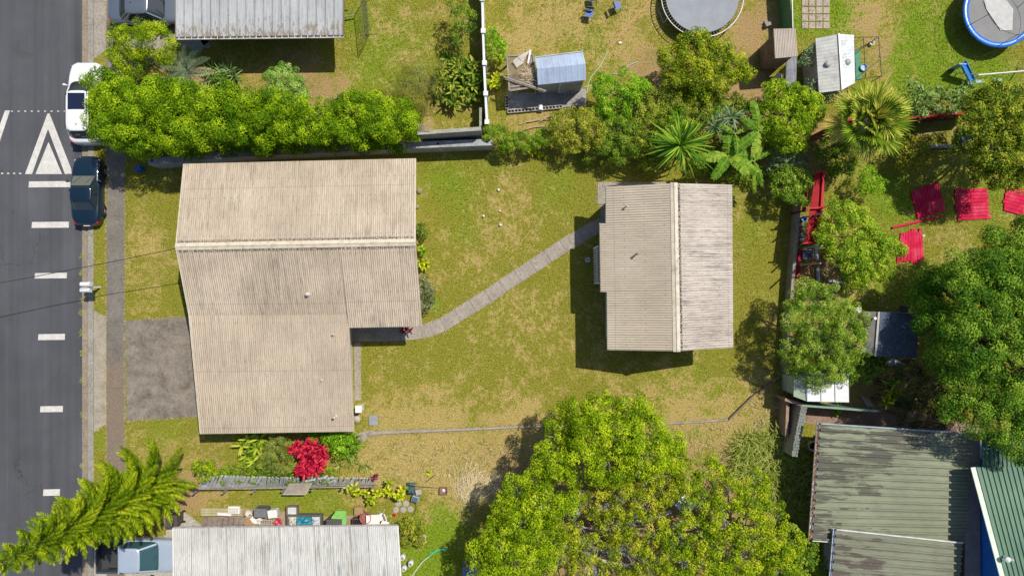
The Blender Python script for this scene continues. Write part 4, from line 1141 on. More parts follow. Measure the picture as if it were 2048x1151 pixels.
# ---------------------------------------------------------------- plank hut with corrugated roof
ph = thing("plank_hut", "tall narrow brown plank hut with corrugated lid by the green net fence", "hut", T(1560, 120, 0))
rust = roofmat("hut_roof", (.46, .39, .33), (.55, .48, .42), (.22, .17, .13), .9, 0, .11, groove=.6)
z = 2.55
a, b, c_, d_ = T(1547, 58, z), T(1591, 57, z), T(1595, 113, z - .15), T(1550, 117, z - .15)
m = MB(); m.sheet(a, b, c_, d_, 14, .014, 2); m.build("roof", rust, ph)
pw = [(T(1549, 60, z).x + .12, T(1549, 60, z).y - .08), (b.x - .1, b.y - .08), (c_.x - .12, c_.y + .12), (d_.x + .1, d_.y + .12)]
for i, (p, q) in enumerate(zip(pw, pw[1:] + pw[:1])):
    p, q = Vector((*p, 0)), Vector((*q, 0)); n = int((q - p).length / .19); m = MB(); ang = math.atan2((q - p).y, (q - p).x)
    for k in range(n):
        c = p.lerp(q, (k + .5) / n); m.box((c.x, c.y, 1.2), ((q - p).length / n - .012, .03, 2.36), ang)
    m.build("plank_wall", [paint("dark_plank", (.20, .12, .08), .9, .4), paint("brown_plank", (.28, .17, .11), .9, .5, 3), RAWWOOD, paint("brown_plank", ())][i], ph)
m = MB(); m.sheet(T(1572, 116, 1.5), T(1594, 114, 1.5), T(1592, 174, 1.3), T(1571, 174, 1.3), 8, .02, 2)
lt = m.build("corrugated_sheet", paint("galv_sheet", (.45, .45, .50), .45, .3, 3, .1, metal=.4), None); tag(lt, "narrow galvanised corrugated sheet leaning out below the plank hut", "sheet")
m = MB(); a, b = T(1594.5, 116, 1.4), T(1593, 174, 1.3)
for p in (a, b, T(1573, 174, 1.25)): m.box((p.x - .05, p.y, .62), (.06, .06, 1.24))
m.build("post", RAWWOOD, lt, org=lt.location)
m = MB(); p = T(1552, 157, 0); m.lathe([(.15, 0), (.17, .42), (.18, .44), (.16, .44), (.15, .3)], p, 18); bo = m.build("bucket", paint("pale_plastic", ()))
tag(bo, "white round lidded bucket in the shaded pen below the plank hut", "bucket")
m = MB(); m.lathe([(.17, .45), (.17, .47), (.03, .48)], p, 18); m.build("lid", WHITE, bo, org=bo.location)
m = MB(); m.box(T(1535, 50, .15), (.3, .2, .3), .4); m.box(T(1531, 45, .1), (.2, .14, .2), 1.1)
tag(m.build("stone", paint("grey_stone", (.3, .27, .25), .9)), "two grey stones on the dry yard beside the trampoline", "stones")
# ---------------------------------------------------------------- white ridged coop with its run
co = thing("white_coop", "pale grey panelled coop with a white ridge strip beside a wire run", "coop", T(1670, 130, 0))
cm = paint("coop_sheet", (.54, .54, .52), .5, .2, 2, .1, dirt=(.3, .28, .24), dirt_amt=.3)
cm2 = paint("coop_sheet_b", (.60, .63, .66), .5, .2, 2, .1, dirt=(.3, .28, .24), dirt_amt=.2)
zr, ze = 2.35, 2.0
r0_, r1_ = T(1677, 68, zr), T(1684, 180, zr)
m = MB(); m.sheet(T(1631, 77, ze), r0_, r1_, T(1638, 186, ze), 1, 0, 2); 
def hsheet(t, a, b, c, d, n, mat, name="roof_slope"):
    """panelled sheet with joints across: a-b ridge, d-c eave"""
    m = MB(); m.sheet(a, b, c, d, n, .006, 2, prof='pan'); return m.build(name, mat, t)
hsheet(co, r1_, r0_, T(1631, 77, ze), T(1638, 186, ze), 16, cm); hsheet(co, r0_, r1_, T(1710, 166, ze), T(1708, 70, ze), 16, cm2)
m = MB(); m.bar(r0_ + Vector((0, 0, .04)), r1_ + Vector((0, 0, .04)), .09, .04); m.build("ridge_cap", WHITE, co)
m = MB(); wallring(m, [(T(1631, 77, ze).x + .1, T(0, 77, ze).y - .1), (r0_.x, r0_.y - .1), (T(1708, 70, ze).x - .08, T(0, 72, ze).y - .1), (T(1710, 0, ze).x - .08, T(0, 164, ze).y + .1), (r1_.x, r1_.y + .1), (T(1638, 0, ze).x + .1, T(0, 184, ze).y + .1)], [1.95, 2.28, 1.95, 1.95, 2.28, 1.95], .04); m.build("wall", paint("coop_wall", (.5, .5, .48), .7), co)
for x, y, z in ((1656, 128, 2.2), (1695, 124, 2.18)):
    m = MB(); m.lathe([(.17, -.02), (.17, .05), (.12, .1), (.05, .12)], T(x, y, z), 12); m.build("roof_vent", paint("vent_grey", (.36, .35, .34), .6), co)
rn = thing("wire_run", "black tubular framed wire run with green floor beside the pale coop", "animal run", T(1738, 115, 0))
m = MB(); z = 1.9
Q = [T(1708, 75, z), T(1757, 74, z), T(1763, 152, z), T(1712, 160, z)]
for p, q in zip(Q, Q[1:] + Q[:1]): m.tube([p, q], .02, 5)
m.tube([Q[0].lerp(Q[3], .33), Q[1]], .02, 5); m.tube([Q[0].lerp(Q[3], .95), Q[1].lerp(Q[2], .58)], .02, 5); m.tube([Q[1].lerp(Q[0], .62), Q[2].lerp(Q[3], .62)], .02, 5)
for p in Q: m.tube([Vector((p.x, p.y, 0)), p], .022, 5)
m.build("frame", paint("black_tube", (.05, .04, .04), .5), rn)
m = MB(); m.prism(poly([(1690, 100), (1720, 100), (1724, 160), (1692, 160)]), .0, .03); m.build("floor_mat", paint("green_mat", (.08, .25, .14), .8), rn)
bd = MB(); bd.lathe([(.10, 0), (.12, .18), (.13, .2), (.11, .2), (.1, .05)], T(1741, 88, 0), 14); tag(bd.build("bucket", WHITE), "small white bucket inside the black framed run", "bucket")
bd = MB(); bd.lathe([(.17, 0), (.2, .12), (.19, .12), (.15, .03)], T(1726, 136, .05), 14); tag(bd.build("water_bowl", paint("blue_bowl", (.25, .42, .62), .5)), "pale blue water bowl on the green mat of the run", "bowl")
# ---------------------------------------------------------------- dark blue roofed shed
ds_ = thing("dark_shed", "shed with deep navy shingle slope and grey plank slope under the big tree", "shed", T(1785, 670, 0))
navy = NT("navy_shingle"); u = navy.uv(); bk_ = navy.n("ShaderNodeTexBrick"); bk_.inputs["Scale"].default_value = 1.0; bk_.inputs["Brick Width"].default_value = .3; bk_.inputs["Row Height"].default_value = .14; bk_.inputs["Mortar Size"].default_value = .012
bk_.inputs["Color1"].default_value = (.055, .08, .12, 1); bk_.inputs["Color2"].default_value = (.085, .115, .16, 1); bk_.inputs["Mortar"].default_value = (.02, .03, .045, 1)
navy.l(u, bk_.inputs["Vector"]); nb_ = navy.mix(1.0, bk_.outputs[0], navy.ramp(navy.noise(navy.pos(), 5, 5, .7), [(.3, .6), (.7, 1.3)]), 'MULTIPLY'); navy.base(nb_); navy.rough(.8); navy.bump(bk_.outputs["Fac"], -.3, .01)
z1, z0 = 3.0, 2.4
a, b = T(1757, 623, z1), T(1750, 712, z1)
m = MB(); m.sheet(b, a, T(1840, 627, z0), T(1833, 716, z0), 1, 0.0, 2); m.build("roof_slope", navy.m, ds_)
m = MB(); m.sheet(a, b, T(1722, 700, 2.7), T(1728, 622, 2.7), 7, .006, 2, prof='pan'); m.build("roof_slope", paint("grey_plank_roof", (.22, .205, .185), .8, .3), ds_)
m = MB(); m.bar(a + up, b + up, .1, .05); m.build("ridge_cap", paint("pale_ridge", (.42, .4, .36), .6), ds_)
m = MB(); wallring(m, [(T(1730, 0, 2.7).x + .05, a.y - .15), (a.x, a.y - .15), (T(1838, 0, z0).x - .1, a.y - .18), (T(1833, 0, z0).x - .1, b.y + .15), (b.x, b.y + .15), (T(1722, 0, 2.7).x + .1, b.y + .15)], [2.6, 2.9, 2.3, 2.3, 2.9, 2.6]); m.build("wall", paint("dark_shed_wall", (.25, .24, .22), .8), ds_)
p = T(1747, 636, 2.98); m = MB(); m.lathe([(.05, -.1), (.05, .12), (.08, .13), (.08, .18), (.02, .2)], p, 10); m.build("vent_pipe", WHITE, ds_)
# ---------------------------------------------------------------- white shed near the fence
ws = thing("white_shed", "small shed with bright white roof and greenish side slope by the green fence", "shed", T(1645, 780, 0))
z1, z0 = 2.25, 1.95
a, b = T(1612, 753, z1), T(1614, 802, z1)
wsm = paint("white_sheet", (.66, .68, .70), .5, .15, 2, .1); gsm = paint("pale_green_sheet", (.42, .50, .38), .5, .2)
m = MB(); m.sheet(T(1697, 748, z0), a, b, T(1697, 803, z0), 1, 0, 1)
m = MB(); m.sheet(a, b, T(1698, 804, z0), T(1697, 745, z0), 6, .006, 1, prof='pan'); m.build("roof_slope", wsm, ws)
m = MB(); m.sheet(a, b, T(1587, 792, z0), T(1589, 752, z0), 4, .006, 1, prof='pan'); m.build("roof_slope", gsm, ws)
m = MB(); m.bar(a + up, b + up, .05, .04)
for k in (1, 2): m.bar(a.lerp(T(1697, 745, z0), k / 3) + up, b.lerp(T(1698, 804, z0), k / 3) + up, .03, .03)
m.build("roof_batten", paint("grey_batten_b", (.4, .42, .44), .5), ws)
m = MB(); wallring(m, [(T(1590, 0, z0).x + .08, a.y - .1), (a.x, a.y - .1), (T(1697, 0, z0).x - .1, a.y - .1), (T(1697, 0, z0).x - .1, b.y + .1), (a.x, b.y + .1), (T(1590, 0, z0).x + .08, b.y + .3)], [1.85, 2.15, 1.85, 1.85, 2.15, 1.85], .04); m.build("wall", gsm, ws)
# ---------------------------------------------------------------- red lean-to and its clutter
rl = thing("red_lean_to", "long narrow bright red metal lean-to roof behind the lawn wall", "lean-to", T(1625, 420, 0))
z = 2.0
a, b, c_, d_ = T(1632, 345, z + .25), T(1649, 342, z), T(1640, 486, z), T(1611, 487, z + .25)
m = MB(); m.sheet(a, d_, T(1629, 487, z), T(1642, 343, z), 5, .012, 1, prof='rib')
m = MB(); m.slab([T(1630, 348, z + .1), T(1649, 344, z + .02), T(1640, 486, z + .02), T(1611, 487, z + .1)], .03); m.build("roof_sheet", REDP, rl)
m = MB(); m.bar(T(1647, 343, z + .12), T(1638, 486, z + .12), .12, .12); m.build("box_gutter", paint("red_gutter", (.46, .008, .02), .5, .15, spec=.15), rl)
m = MB()
for (x0, y0, x1, y1) in ((1612, 417, 1652, 414), (1606, 486, 1650, 484), (1631, 346, 1651, 342)): m.bar(T(x0, y0, z + .28), T(x1, y1, z + .28), .08, .05)
m.build("cross_bars", paint("red_gutter", ()), rl)
for (x, y) in ((1648, 346), (1640, 484), (1614, 484), (1612, 420)):
    p = T(x, y, z); m = MB(); m.box((p.x, p.y, 1.0), (.08, .08, 2.0)); m.build("post", REDF, rl)
m = MB(); m.slab([T(1612, 378, 1.0), T(1617, 376, 1.0), T(1611, 424, 1.0), T(1603, 424, 1.0)], .03)
tag(m.build("red_board", paint("red_board", (.42, .02, .05), .8, spec=.12)), "small red board lying left of the red lean-to roof", "board")
bk = MB(); bk.lathe([(.13, 0), (.16, .3), (.17, .31), (.15, .31), (.13, .1)], T(1604, 438, 0), 16)
tag(bk.build("bucket", paint("blue_plastic", (.02, .10, .55), .4)), "blue bucket squeezed between lawn wall and red lean-to", "bucket")
for i, (x, y) in enumerate(((1603, 452), (1606, 462), (1601, 470), (1607, 476), (1602, 481))):
    m = MB(); m.lathe([(.0, 0), (.12, .02), (.14, .12), (.08, .2), (0, .22)], T(x, y, .0), 9); tag(m.build("stone", paint("pale_stone", (.46, .42, .36), .9)), "pale round stone in the strip left of the red lean-to", "stone", "stones beside the red lean-to")
plank(1590, 570, 1602, 500, .25, .22, .05, paint("red_board", ()), "long red board standing along the lawn wall below the lean-to", "plank")
plank(1594, 553, 1631, 519, .5, .16, .06, paint("rust_red", (.38, .08, .04), .7), "rusty red board propped diagonally below the lean-to", "plank")
def pipe(x0, y0, x1, y1, z, r, mat, label, cap=True, name="pipe"):
    m = MB(); m.tube([T(x0, y0, z), T(x1, y1, z)], r, 10); return tag(m.build(name, mat, smooth=False), label, name)
PVC = paint("pale_pvc", (.50, .52, .56), .4, .3)
pipe(1631, 488, 1634, 520, .35, .1, PVC, "pale pipe end poking out below the red lean-to")
pipe(1635, 535, 1637, 562, .12, .1, PVC, "pale thick pipe lying beside the orange pot")
pipe(1655, 561, 1688, 565, .1, .09, paint("grey_pvc", (.33, .34, .33), .5), "grey pipe lying level under the small tree")
pipe(1650, 584, 1676, 573, .1, .11, PVC, "pale pipe slanting upward under the small tree")
pipe(1671, 533, 1702, 538, .1, .06, paint("grey_pvc", ()), "thin grey pipe in the shade beside the small tree")
m = MB(); p = T(1611, 562, 0); m.lathe([(.17, 0), (.24, .28), (.27, .28), (.27, .34), (.22, .34), (.17, .12)], p, 20); po = m.build("plant_pot", paint("orange_pot", (.62, .12, .03), .5)); tag(po, "round orange pot on bare soil beside the lawn wall", "pot")
m = MB(); m.lathe([(.12, .2), (.02, .24)], p, 12); m.build("soil", paint("pot_filling", (.42, .44, .46), .8), po, org=po.location)
# folding frame chair on the soil
m = MB()
c = T(1615, 508, .45)
for s in (-1, 1):
    m.tube([c + Vector((-.3, s * .25, -.42)), c + Vector((.3, s * .25, .05))], .013, 5); m.tube([c + Vector((.3, s * .25, -.42)), c + Vector((-.3, s * .25, .25))], .013, 5)
m.tube([c + Vector((.3, -.25, .05)), c + Vector((.3, .25, .05))], .013, 5)
fc = m.build("folding_stool", paint("pale_plastic", ())); tag(fc, "open folding stool with dark seat below the red lean-to", "stool")
m = MB(); m.box(c, (.5, .48, .02)); m.build("seat", paint("navy_cloth", (.03, .045, .12), .8), fc, org=fc.location)
for i, (x, y) in enumerate(((1648, 528), (1655, 519), (1646, 512), (1643, 548), (1650, 555), (1660, 500))):
    m = MB(); m.box(T(x, y, .07), (.16, .1, .12), i * .9); tag(m.build("brick", paint("pink_brick", (.48, .16, .2), .8)), "broken pinkish brick on the soil right of the lean-to pipes", "brick", "broken bricks near the pipes")
# red painted boards drying on the grass
def board_stack(quad, n, label, mat, z=.08, jag=.0, along=True):
    t = thing("board_stack", label, "boards", T((quad[0][0] + quad[2][0]) / 2, (quad[0][1] + quad[2][1]) / 2, 0), 0)
    A, B, Cq, D = [T(*q, z) for q in quad]; rg = random.Random(quad[0][0])
    for k in range(n):
        t0, t1 = k / n + .006, (k + 1) / n - .006; j0, j1 = rg.uniform(-jag, jag), rg.uniform(-jag, jag)
        if along: a, b, c, d = A.lerp(B, t0), A.lerp(B, t1), D.lerp(Cq, t1), D.lerp(Cq, t0)
        else: a, b, c, d = A.lerp(D, t0), A.lerp(D, t1), B.lerp(Cq, t1), B.lerp(Cq, t0)
        e = (d - a).normalized()
        a, b, c, d = a + e * j0, b + e * j0, c + e * j1, d + e * j1
        m = MB(); m.slab([a, b, c, d], .06 + rg.uniform(0, .015)); o = m.build("board", mat, t)
    return t
REDB = paint("pink_red_paint", (.56, .014, .062), .8, .25, 2, .1, spec=.12, dirt=(.55, .09, .12), dirt_amt=.45)
board_stack([(1821, 382), (1877, 363), (1891, 420), (1836, 438)], 9, "stack of red boards lying tilted in the tree's shade, nearest the lean loose plank", REDB)
board_stack([(1911, 378), (1974, 376), (1981, 437), (1916, 441)], 9, "middle stack of red boards, half in shade with stepped lower edge", REDB, jag=.08, along=False)
board_stack([(2013, 371), (2080, 386), (2078, 440), (2006, 420)], 7, "fully sunlit stack of red boards cut by the right edge", REDB, jag=.06, along=False)
board_stack([(1802, 464), (1843, 459), (1849, 522), (1793, 524)], 8, "sunlit pinkish red board stack partly under the small tree", REDB, jag=.13)
plank(1785, 455, 1884, 432, .1, .12, .05, REDB, "single loose red plank between two stacks of red boards")
m = MB(); m.box(T(1847, 471, .05), (.15, .15, .08), .3); tag(m.build("wood_block", paint("tan_block", (.6, .5, .3), .8)), "pale wood block at the corner of the sunlit red boards", "block")
# ================================================================== CARS
def ring(cx, a, b, p, n, z, yoff=0, front=1.0):
    out = []
    for k in range(n):
        th = 2 * math.pi * k / n; c, s = math.cos(th), math.sin(th)
        out.append(Vector((cx + a * math.copysign(abs(c) ** (2 / p), c), b * math.copysign(abs(s) ** (2 / p), s) + yoff, z)))
    return out
def loft(m, rings, cap_top=True, cap_bot=True):
    n = len(rings[0]); vs = [v for r in rings for v in r]; fs = []
    for i in range(len(rings) - 1):
        for k in range(n):
            k2 = (k + 1) % n; fs.append((i * n + k, i * n + k2, (i + 1) * n + k2, (i + 1) * n + k))
    if cap_top: fs.append(tuple(range((len(rings) - 1) * n, len(rings) * n)))
    if cap_bot: fs.append(tuple(range(n - 1, -1, -1)))
    m.add(vs, fs)
def body_mesh(L, W, st, clear=.2):
    """st: rows (x, halfwidth, z centre, z shoulder, z belt) nose to tail"""
    m = MB(); vs = []; fs = []; N = None
    for (x, hw, zc, zsd) in st:
        half = [(0, zc), (hw * .45, zc - .004), (hw * .78, zc - .02), (hw * .93, zsd), (hw, zsd - .13), (hw * 1.0, (zsd + clear) / 2), (hw * .985, clear + .1), (hw * .92, clear), (hw * .5, clear - .02), (0, clear - .02)]
        full = half + [(-y, z) for y, z in half[-2:0:-1]]
        N = len(full); vs += [(x, y, z) for y, z in full]
    for i in range(len(st) - 1):
        for k in range(N):
            k2 = (k + 1) % N; fs.append((i * N + k, (i + 1) * N + k, (i + 1) * N + k2, i * N + k2))
    fs.append(tuple(range(N))); fs.append(tuple(range(len(st) * N - 1, (len(st) - 1) * N - 1, -1)))
    m.add(vs, fs); return m
TYRE = paint("tyre", (.02, .02, .02), .85, .2, 5, .1); 
def wheel(par, x, y, r, side, rimc=(.45, .46, .47)):
    e = bpy.data.objects.new("wheel", None); C.objects.link(e); e.parent = par; e.location = (x, y, r)
    M = Matrix.Rotation(math.pi / 2, 3, 'X')
    m = MB(); m.lathe([(r * .62, -.1), (r * .9, -.11), (r, -.07), (r, .07), (r * .9, .11), (r * .62, .1)], (0, 0, 0), 28, M=M, cap=False); o = m.build("tyre", TYRE, org=(0, 0, 0), smooth=True); o.parent = e
    m = MB(); m.lathe([(r * .64, -.08), (r * .64, .08), (r * .58, .085), (r * .56, .03)], (0, 0, 0), 24, M=M, cap=False)
    m.lathe([(r * .2, -.05), (r * .2, .075), (.01, .08)], (0, 0, 0), 12, M=M)
    sg = 1
    for s in (-1, 1):
        for k in range(5):
            a = k * 2 * math.pi / 5
            d = Vector((math.cos(a), 0, math.sin(a))); m.bar(d * r * .12 + Vector((0, s * .065, 0)), d * r * .61 + Vector((0, s * .06, 0)), .055, .02)
    o = m.build("rim", paint("alloy", rimc, .3, .1, metal=.8), org=(0, 0, 0)); o.parent = e
    m = MB(); m.lathe([(r * .6, -.03), (r * .6, .03)], (0, 0, 0), 20, M=M); o = m.build("brake_disc", paint("wheel_dark", (.03, .03, .03), .6), org=(0, 0, 0)); o.parent = e
def lpart(m, name, mat, par, smooth=False, sub=0, bevel=0):
    o = m.build(name, mat, org=(0, 0, 0), smooth=smooth, sub=sub, bevel=bevel); o.parent = par; return o
def car(name, label, loc, rz, L, W, H, st, cab, col, wb, wr=.33, sunroof=False, matname="car_paint", coat=.8, metal=0.0, rails=False, rimc=(.45, .46, .47), interior=(.05, .05, .05), tail=(.35, .01, .01), roofcol=None, clear=.2, gl=("car_glass",)):
    t = thing(name, label, "car", loc, rz)
    P_ = paint(matname, col, .28, .06, .8, 0, metal=metal, spec=.5, coat=coat)
    lpart(body_mesh(L, W, st, clear), "body", P_, t, smooth=True, sub=2)
    # glasshouse: base ring, roof ring
    (bx0, bx1, bw, bz, tx0, tx1, tw) = cab
    n = 40; base = ring((bx0 + bx1) / 2, (bx0 - bx1) / 2, bw, 5, n, bz - .06); mid = ring((bx0 + bx1) / 2, (bx0 - bx1) / 2 * .985, bw * .99, 5, n, bz)
    top = ring((tx0 + tx1) / 2, (tx0 - tx1) / 2, tw, 5, n, H - .07)
    for r in (mid,):
        for v in r: v.z += .0
    m = MB(); loft(m, [base, mid, top], True, False); lpart(m, "windows", glass(*gl), t, smooth=False)
    # roof panel, gently crowned
    rr = [ring((tx0 + tx1) / 2, (tx0 - tx1) / 2 * k, tw * k, 5 if k > .6 else 3, n, H - .075 + dz) for k, dz in ((1.015, -.03), (1.02, .0), (.985, .035), (.9, .055), (.6, .07), (.2, .075))]
    m = MB(); loft(m, rr, True, True); ro = lpart(m, "roof", paint(matname, ()), t, smooth=True)
    def at(ringA, ringB, ang, w):
        k = int(round(ang / (2 * math.pi) * n)) % n
        a, b = ringA[k], ringB[k]; c = Vector(((bx0 + bx1) / 2, 0, 0)); o = Vector((a.x - c.x, a.y, 0)).normalized() * .012
        m = MB(); m.bar(a + o, b + o, w, .035); lpart(m, "pillar", paint(matname, ()), t)
    for q in (.125, .375, .625, .875):
        kk = (q * 2 * math.pi); at(mid, top, kk, .07)
    xm = (bx0 + bx1) / 2 - .02
    for s in (-1, 1): m = MB(); m.bar((xm, s * (bw * .99 + .008), bz), ((tx0 + tx1) / 2 - .02, s * (tw + .01), H - .09), .06, .02); lpart(m, "pillar", paint(matname, ()), t)
    for s in (-1, 1):
        m = MB(); m.lathe([(.02, -.02), (.085, 0), (.1, .05), (.06, .1), (.01, .11)], (bx0 - .28, s * (W / 2 + .07), bz + .05), 10, M=Matrix.Rotation(math.pi / 2, 3, 'Y'))
        m.bar((bx0 - .25, s * (bw), bz + .02), (bx0 - .25, s * (W / 2 + .06), bz + .05), .05, .03); lpart(m, "mirror", paint(matname, ()), t, smooth=True)
    xn, xt = st[0][0], st[-1][0]
    hwN = st[1][1]; hz = st[1][3]
    for s in (-1, 1):
        m = MB(); a = Vector((st[1][0] + .02, s * hwN * .62, hz + .0)); b = Vector((st[2][0] - .02, s * st[2][1] * .93, st[2][3] + .0)); m.bar(a + Vector((0, 0, -.09)), b + Vector((0, 0, -.09)), .12, .1); lpart(m, "headlight", paint("lamp_lens", (.6, .62, .64), .15, .1, spec=.8), t, bevel=.02)
        m = MB(); a = Vector((st[-2][0] + .02, s * st[-2][1] * .7, st[-2][3] - .05)); b = Vector((st[-3][0] - .02, s * st[-3][1] * .95, st[-3][3] - .05)); m.bar(a, b, .1, .13); lpart(m, "tail_light", paint("tail_lens", tail, .2, .1, spec=.7), t, bevel=.02)
    for x in (wb / 2 + .02, -wb / 2 + .02):
        for s in (-1, 1):
            m = MB(); m.lathe([(wr * 1.16, -.11), (wr * 1.16, .09)], (x, s * (W / 2 - .1), wr), 24, M=Matrix.Rotation(math.pi / 2, 3, 'X')); lpart(m, "wheel_arch", paint("arch_black", (.012, .012, .012), .8), t)
            wheel(t, x, s * (W / 2 - .085), wr, s, rimc)
    m = MB()
    for s in (-1, 1): m.tube([(bx0 + .03, s * .35 - .2, bz + .03), (bx0 - .38, s * .35 + .12, bz + .26)], .008, 4)
    lpart(m, "wipers", paint("arch_black", ()), t)
    m = MB(); m.box((xt + .02, 0, .55), (.05, .34, .14)); lpart(m, "number_plate", WHITE, t)
    m = MB(); m.box((st[0][0] - .04, 0, .42), (.06, W * .5, .16)); lpart(m, "grille", paint("arch_black", ()), t)
    if sunroof:
        m = MB(); m.prism([(x, y) for x, y in ((sunroof[0], -sunroof[2]), (sunroof[1], -sunroof[2]), (sunroof[1], sunroof[2]), (sunroof[0], sunroof[2]))], H - .03, H + .008); lpart(m, "sunroof", glass("sunroof_glass", (.01, .015, .04)), t)
    if rails:
        for s in (-1, 1): m = MB(); m.tube([(tx0 - .1, s * (tw - .05), H), (tx0 - .2, s * (tw - .05), H + .03), (tx1 + .2, s * (tw - .05), H + .03), (tx1 + .1, s * (tw - .05), H)], .018, 6); lpart(m, "roof_rail", paint("arch_black", ()), t)
    m = MB(); m.lathe([(.03, 0), (.02, .05), (.005, .07)], (tx1 + .35, 0, H + .0), 8); lpart(m, "aerial", paint("arch_black", ()), t)
    return t, P_
up90 = math.pi / 2
# white SUV, nose up the road
st = [(2.28, .50, .62, .55), (2.2, .72, .80, .72), (2.0, .84, .90, .82), (1.5, .90, 1.0, .93), (.95, .915, 1.07, 1.0), (.2, .925, 1.07, 1.02), (-1.0, .925, 1.07, 1.03), (-1.8, .90, 1.05, 1.01), (-2.15, .84, 1.0, .96), (-2.3, .74, .92, .82), (-2.35, .62, .7, .6)]
p = T(170.5, 204, .7)
car("white_suv", "white SUV with a dark sunroof parked at the kerb against the hedge", (p.x, p.y, ROADZ), up90, 4.6, 1.85, 1.62, st, (1.12, -2.12, .83, 1.04, .42, -1.78, .63), (.72, .73, .74), 2.66, .35, sunroof=(.28, -.62, .46), matname="white_car_paint", rails=True)
# dark green coupe
st = [(1.98, .40, .50, .44), (1.9, .62, .62, .55), (1.7, .76, .70, .63), (1.3, .82, .80, .72), (.7, .835, .86, .78), (0, .835, .86, .79), (-.8, .84, .87, .80), (-1.4, .82, .86, .78), (-1.75, .75, .82, .74), (-1.92, .60, .74, .64), (-1.98, .42, .55, .45)]
p = T(171, 381, .6)
cg, gm = car("green_coupe", "small dark green coupe parked at the kerb below the white SUV", (p.x, p.y, ROADZ), up90, 3.96, 1.68, 1.22, st, (.74, -1.15, .75, .84, .18, -.72, .60), (.006, .022, .042), 2.27, .29, matname="green_car_paint", metal=.35, gl=("car_glass",))
m = MB(); m.slab([(.80, -.62, .83), (.22, -.52, 1.155), (.22, .52, 1.155), (.80, .62, .83)], -.012); lpart(m, "windscreen", glass("tan_reflection_glass", (.11, .115, .085)), cg)  # pale reflection and tan interior painted into the glass colour
# grey sedan nose toward the house
st = [(2.3, .50, .58, .5), (2.22, .72, .70, .63), (2.0, .84, .78, .70), (1.4, .89, .88, .80), (.9, .90, .95, .87), (0, .905, .96, .89), (-.9, .905, .98, .91), (-1.5, .89, 1.0, .92), (-2.0, .84, .98, .90), (-2.25, .72, .90, .80), (-2.32, .55, .65, .55)]
p = T(299, 17, .7)
car("grey_sedan", "dark grey sedan nosed under the grey roof at the top edge", (p.x, p.y, .018), 0.0, 4.64, 1.81, 1.45, st, (1.0, -1.62, .80, .94, .28, -1.0, .58), (.16, .19, .23), 2.7, .33, matname="grey_car_paint", metal=.5)
# silver pickup, bed toward the road
t = thing("pickup_truck", "silver pickup with a black open bed nosed under the white roof", "pickup truck", (T(299, 1109, .8).x, T(299, 1109, .8).y, .018), 0.0)
SP = paint("silver_car_paint", (.52, .60, .70), .3, .06, .8, 0, metal=.45, coat=.8); BKP = paint("bed_black", (.045, .048, .052), .6, .2)
st = [(2.75, .60, .80, .7), (2.65, .80, .92, .82), (2.4, .88, .98, .88), (1.8, .90, 1.04, .95), (1.2, .91, 1.1, 1.02), (.4, .91, 1.06, 1.0), (-.3, .91, 1.1, 1.04), (-1.33, .91, 1.08, 1.03), (-1.4, .91, 1.0, .95)]
lpart(body_mesh(5.5, 1.85, st, .35), "body", SP, t, smooth=True, sub=2)
n = 40
base = ring(-.32, 1.0, .84, 6, n, 1.02); mid = ring(-.32, .98, .83, 6, n, 1.1); top = ring(-.68, .58, .66, 6, n, 1.62)
m = MB(); loft(m, [base, mid, top], True, False); lpart(m, "windows", glass("teal_glass", (.03, .075, .085)), t)
m = MB(); loft(m, [ring(-.68, .58 * k, .66 * k, 6 if k > .6 else 3, n, 1.6 + dz) for k, dz in ((1.03, -.03), (1.03, 0), (.98, .05), (.85, .07), (.3, .08))]); lpart(m, "roof", SP, t, smooth=True)
for q in (.125, .375, .625, .875):
    m = MB(); k = int(q * n); m.bar(mid[k], top[k], .08, .05); lpart(m, "pillar", SP, t)
m = MB(); m.box((-1.3, 0, 1.3), (.05, 1.5, .5)); lpart(m, "cab_back", SP, t)
m = MB(); m.box((-2.1, 0, .62), (1.3, 1.62, .1))
for k in range(9): m.box((-2.1, -.72 + k * .18, .69), (1.26, .06, .02))
lpart(m, "bed_liner", BKP, t)
for s in (-1, 1): m = MB(); m.box((-2.08, s * .87, .82), (1.34, .1, .62)); lpart(m, "bed_side", paint("bed_dark_blue", (.07, .085, .11), .4), t, bevel=.02)
m = MB(); m.box((-2.78, 0, .82), (.08, 1.84, .6)); tg = lpart(m, "tailgate", BKP, t, bevel=.02)
m = MB(); m.box((-1.43, 0, .85), (.05, 1.64, .6)); lpart(m, "bed_front", BKP, t)
m = MB(); m.box((-2.9, 0, .5), (.14, 1.8, .16)); lpart(m, "bumper", paint("chrome", (.5, .5, .5), .3, .1, metal=.9), t, bevel=.02)
for s in (-1, 1):
    m = MB(); m.box((.3, s * 1.06, 1.16), (.1, .2, .16)); lpart(m, "mirror", BKP, t, bevel=.02)
    m = MB(); m.box((-2.83, s * .82, .85), (.04, .14, .3)); lpart(m, "tail_light", paint("tail_lens", ()), t)
    m = MB(); m.box((2.6, s * .72, .8), (.12, .3, .18)); lpart(m, "headlight", paint("lamp_lens", ()), t, bevel=.02)
    for x in (1.7, -2.0):
        m = MB(); m.lathe([(.45, -.1), (.45, .1)], (x, s * .84, .4), 24, M=Matrix.Rotation(math.pi / 2, 3, 'X')); lpart(m, "wheel_arch", paint("arch_black", ()), t)
        wheel(t, x, s * .87, .38, s)
m = MB(); m.tube([(.65, .1, 1.13), (.1, -.35, 1.42)], .012, 4); m.tube([(.65, .65, 1.13), (.15, .25, 1.4)], .012, 4); lpart(m, "wipers", paint("arch_black", ()), t)
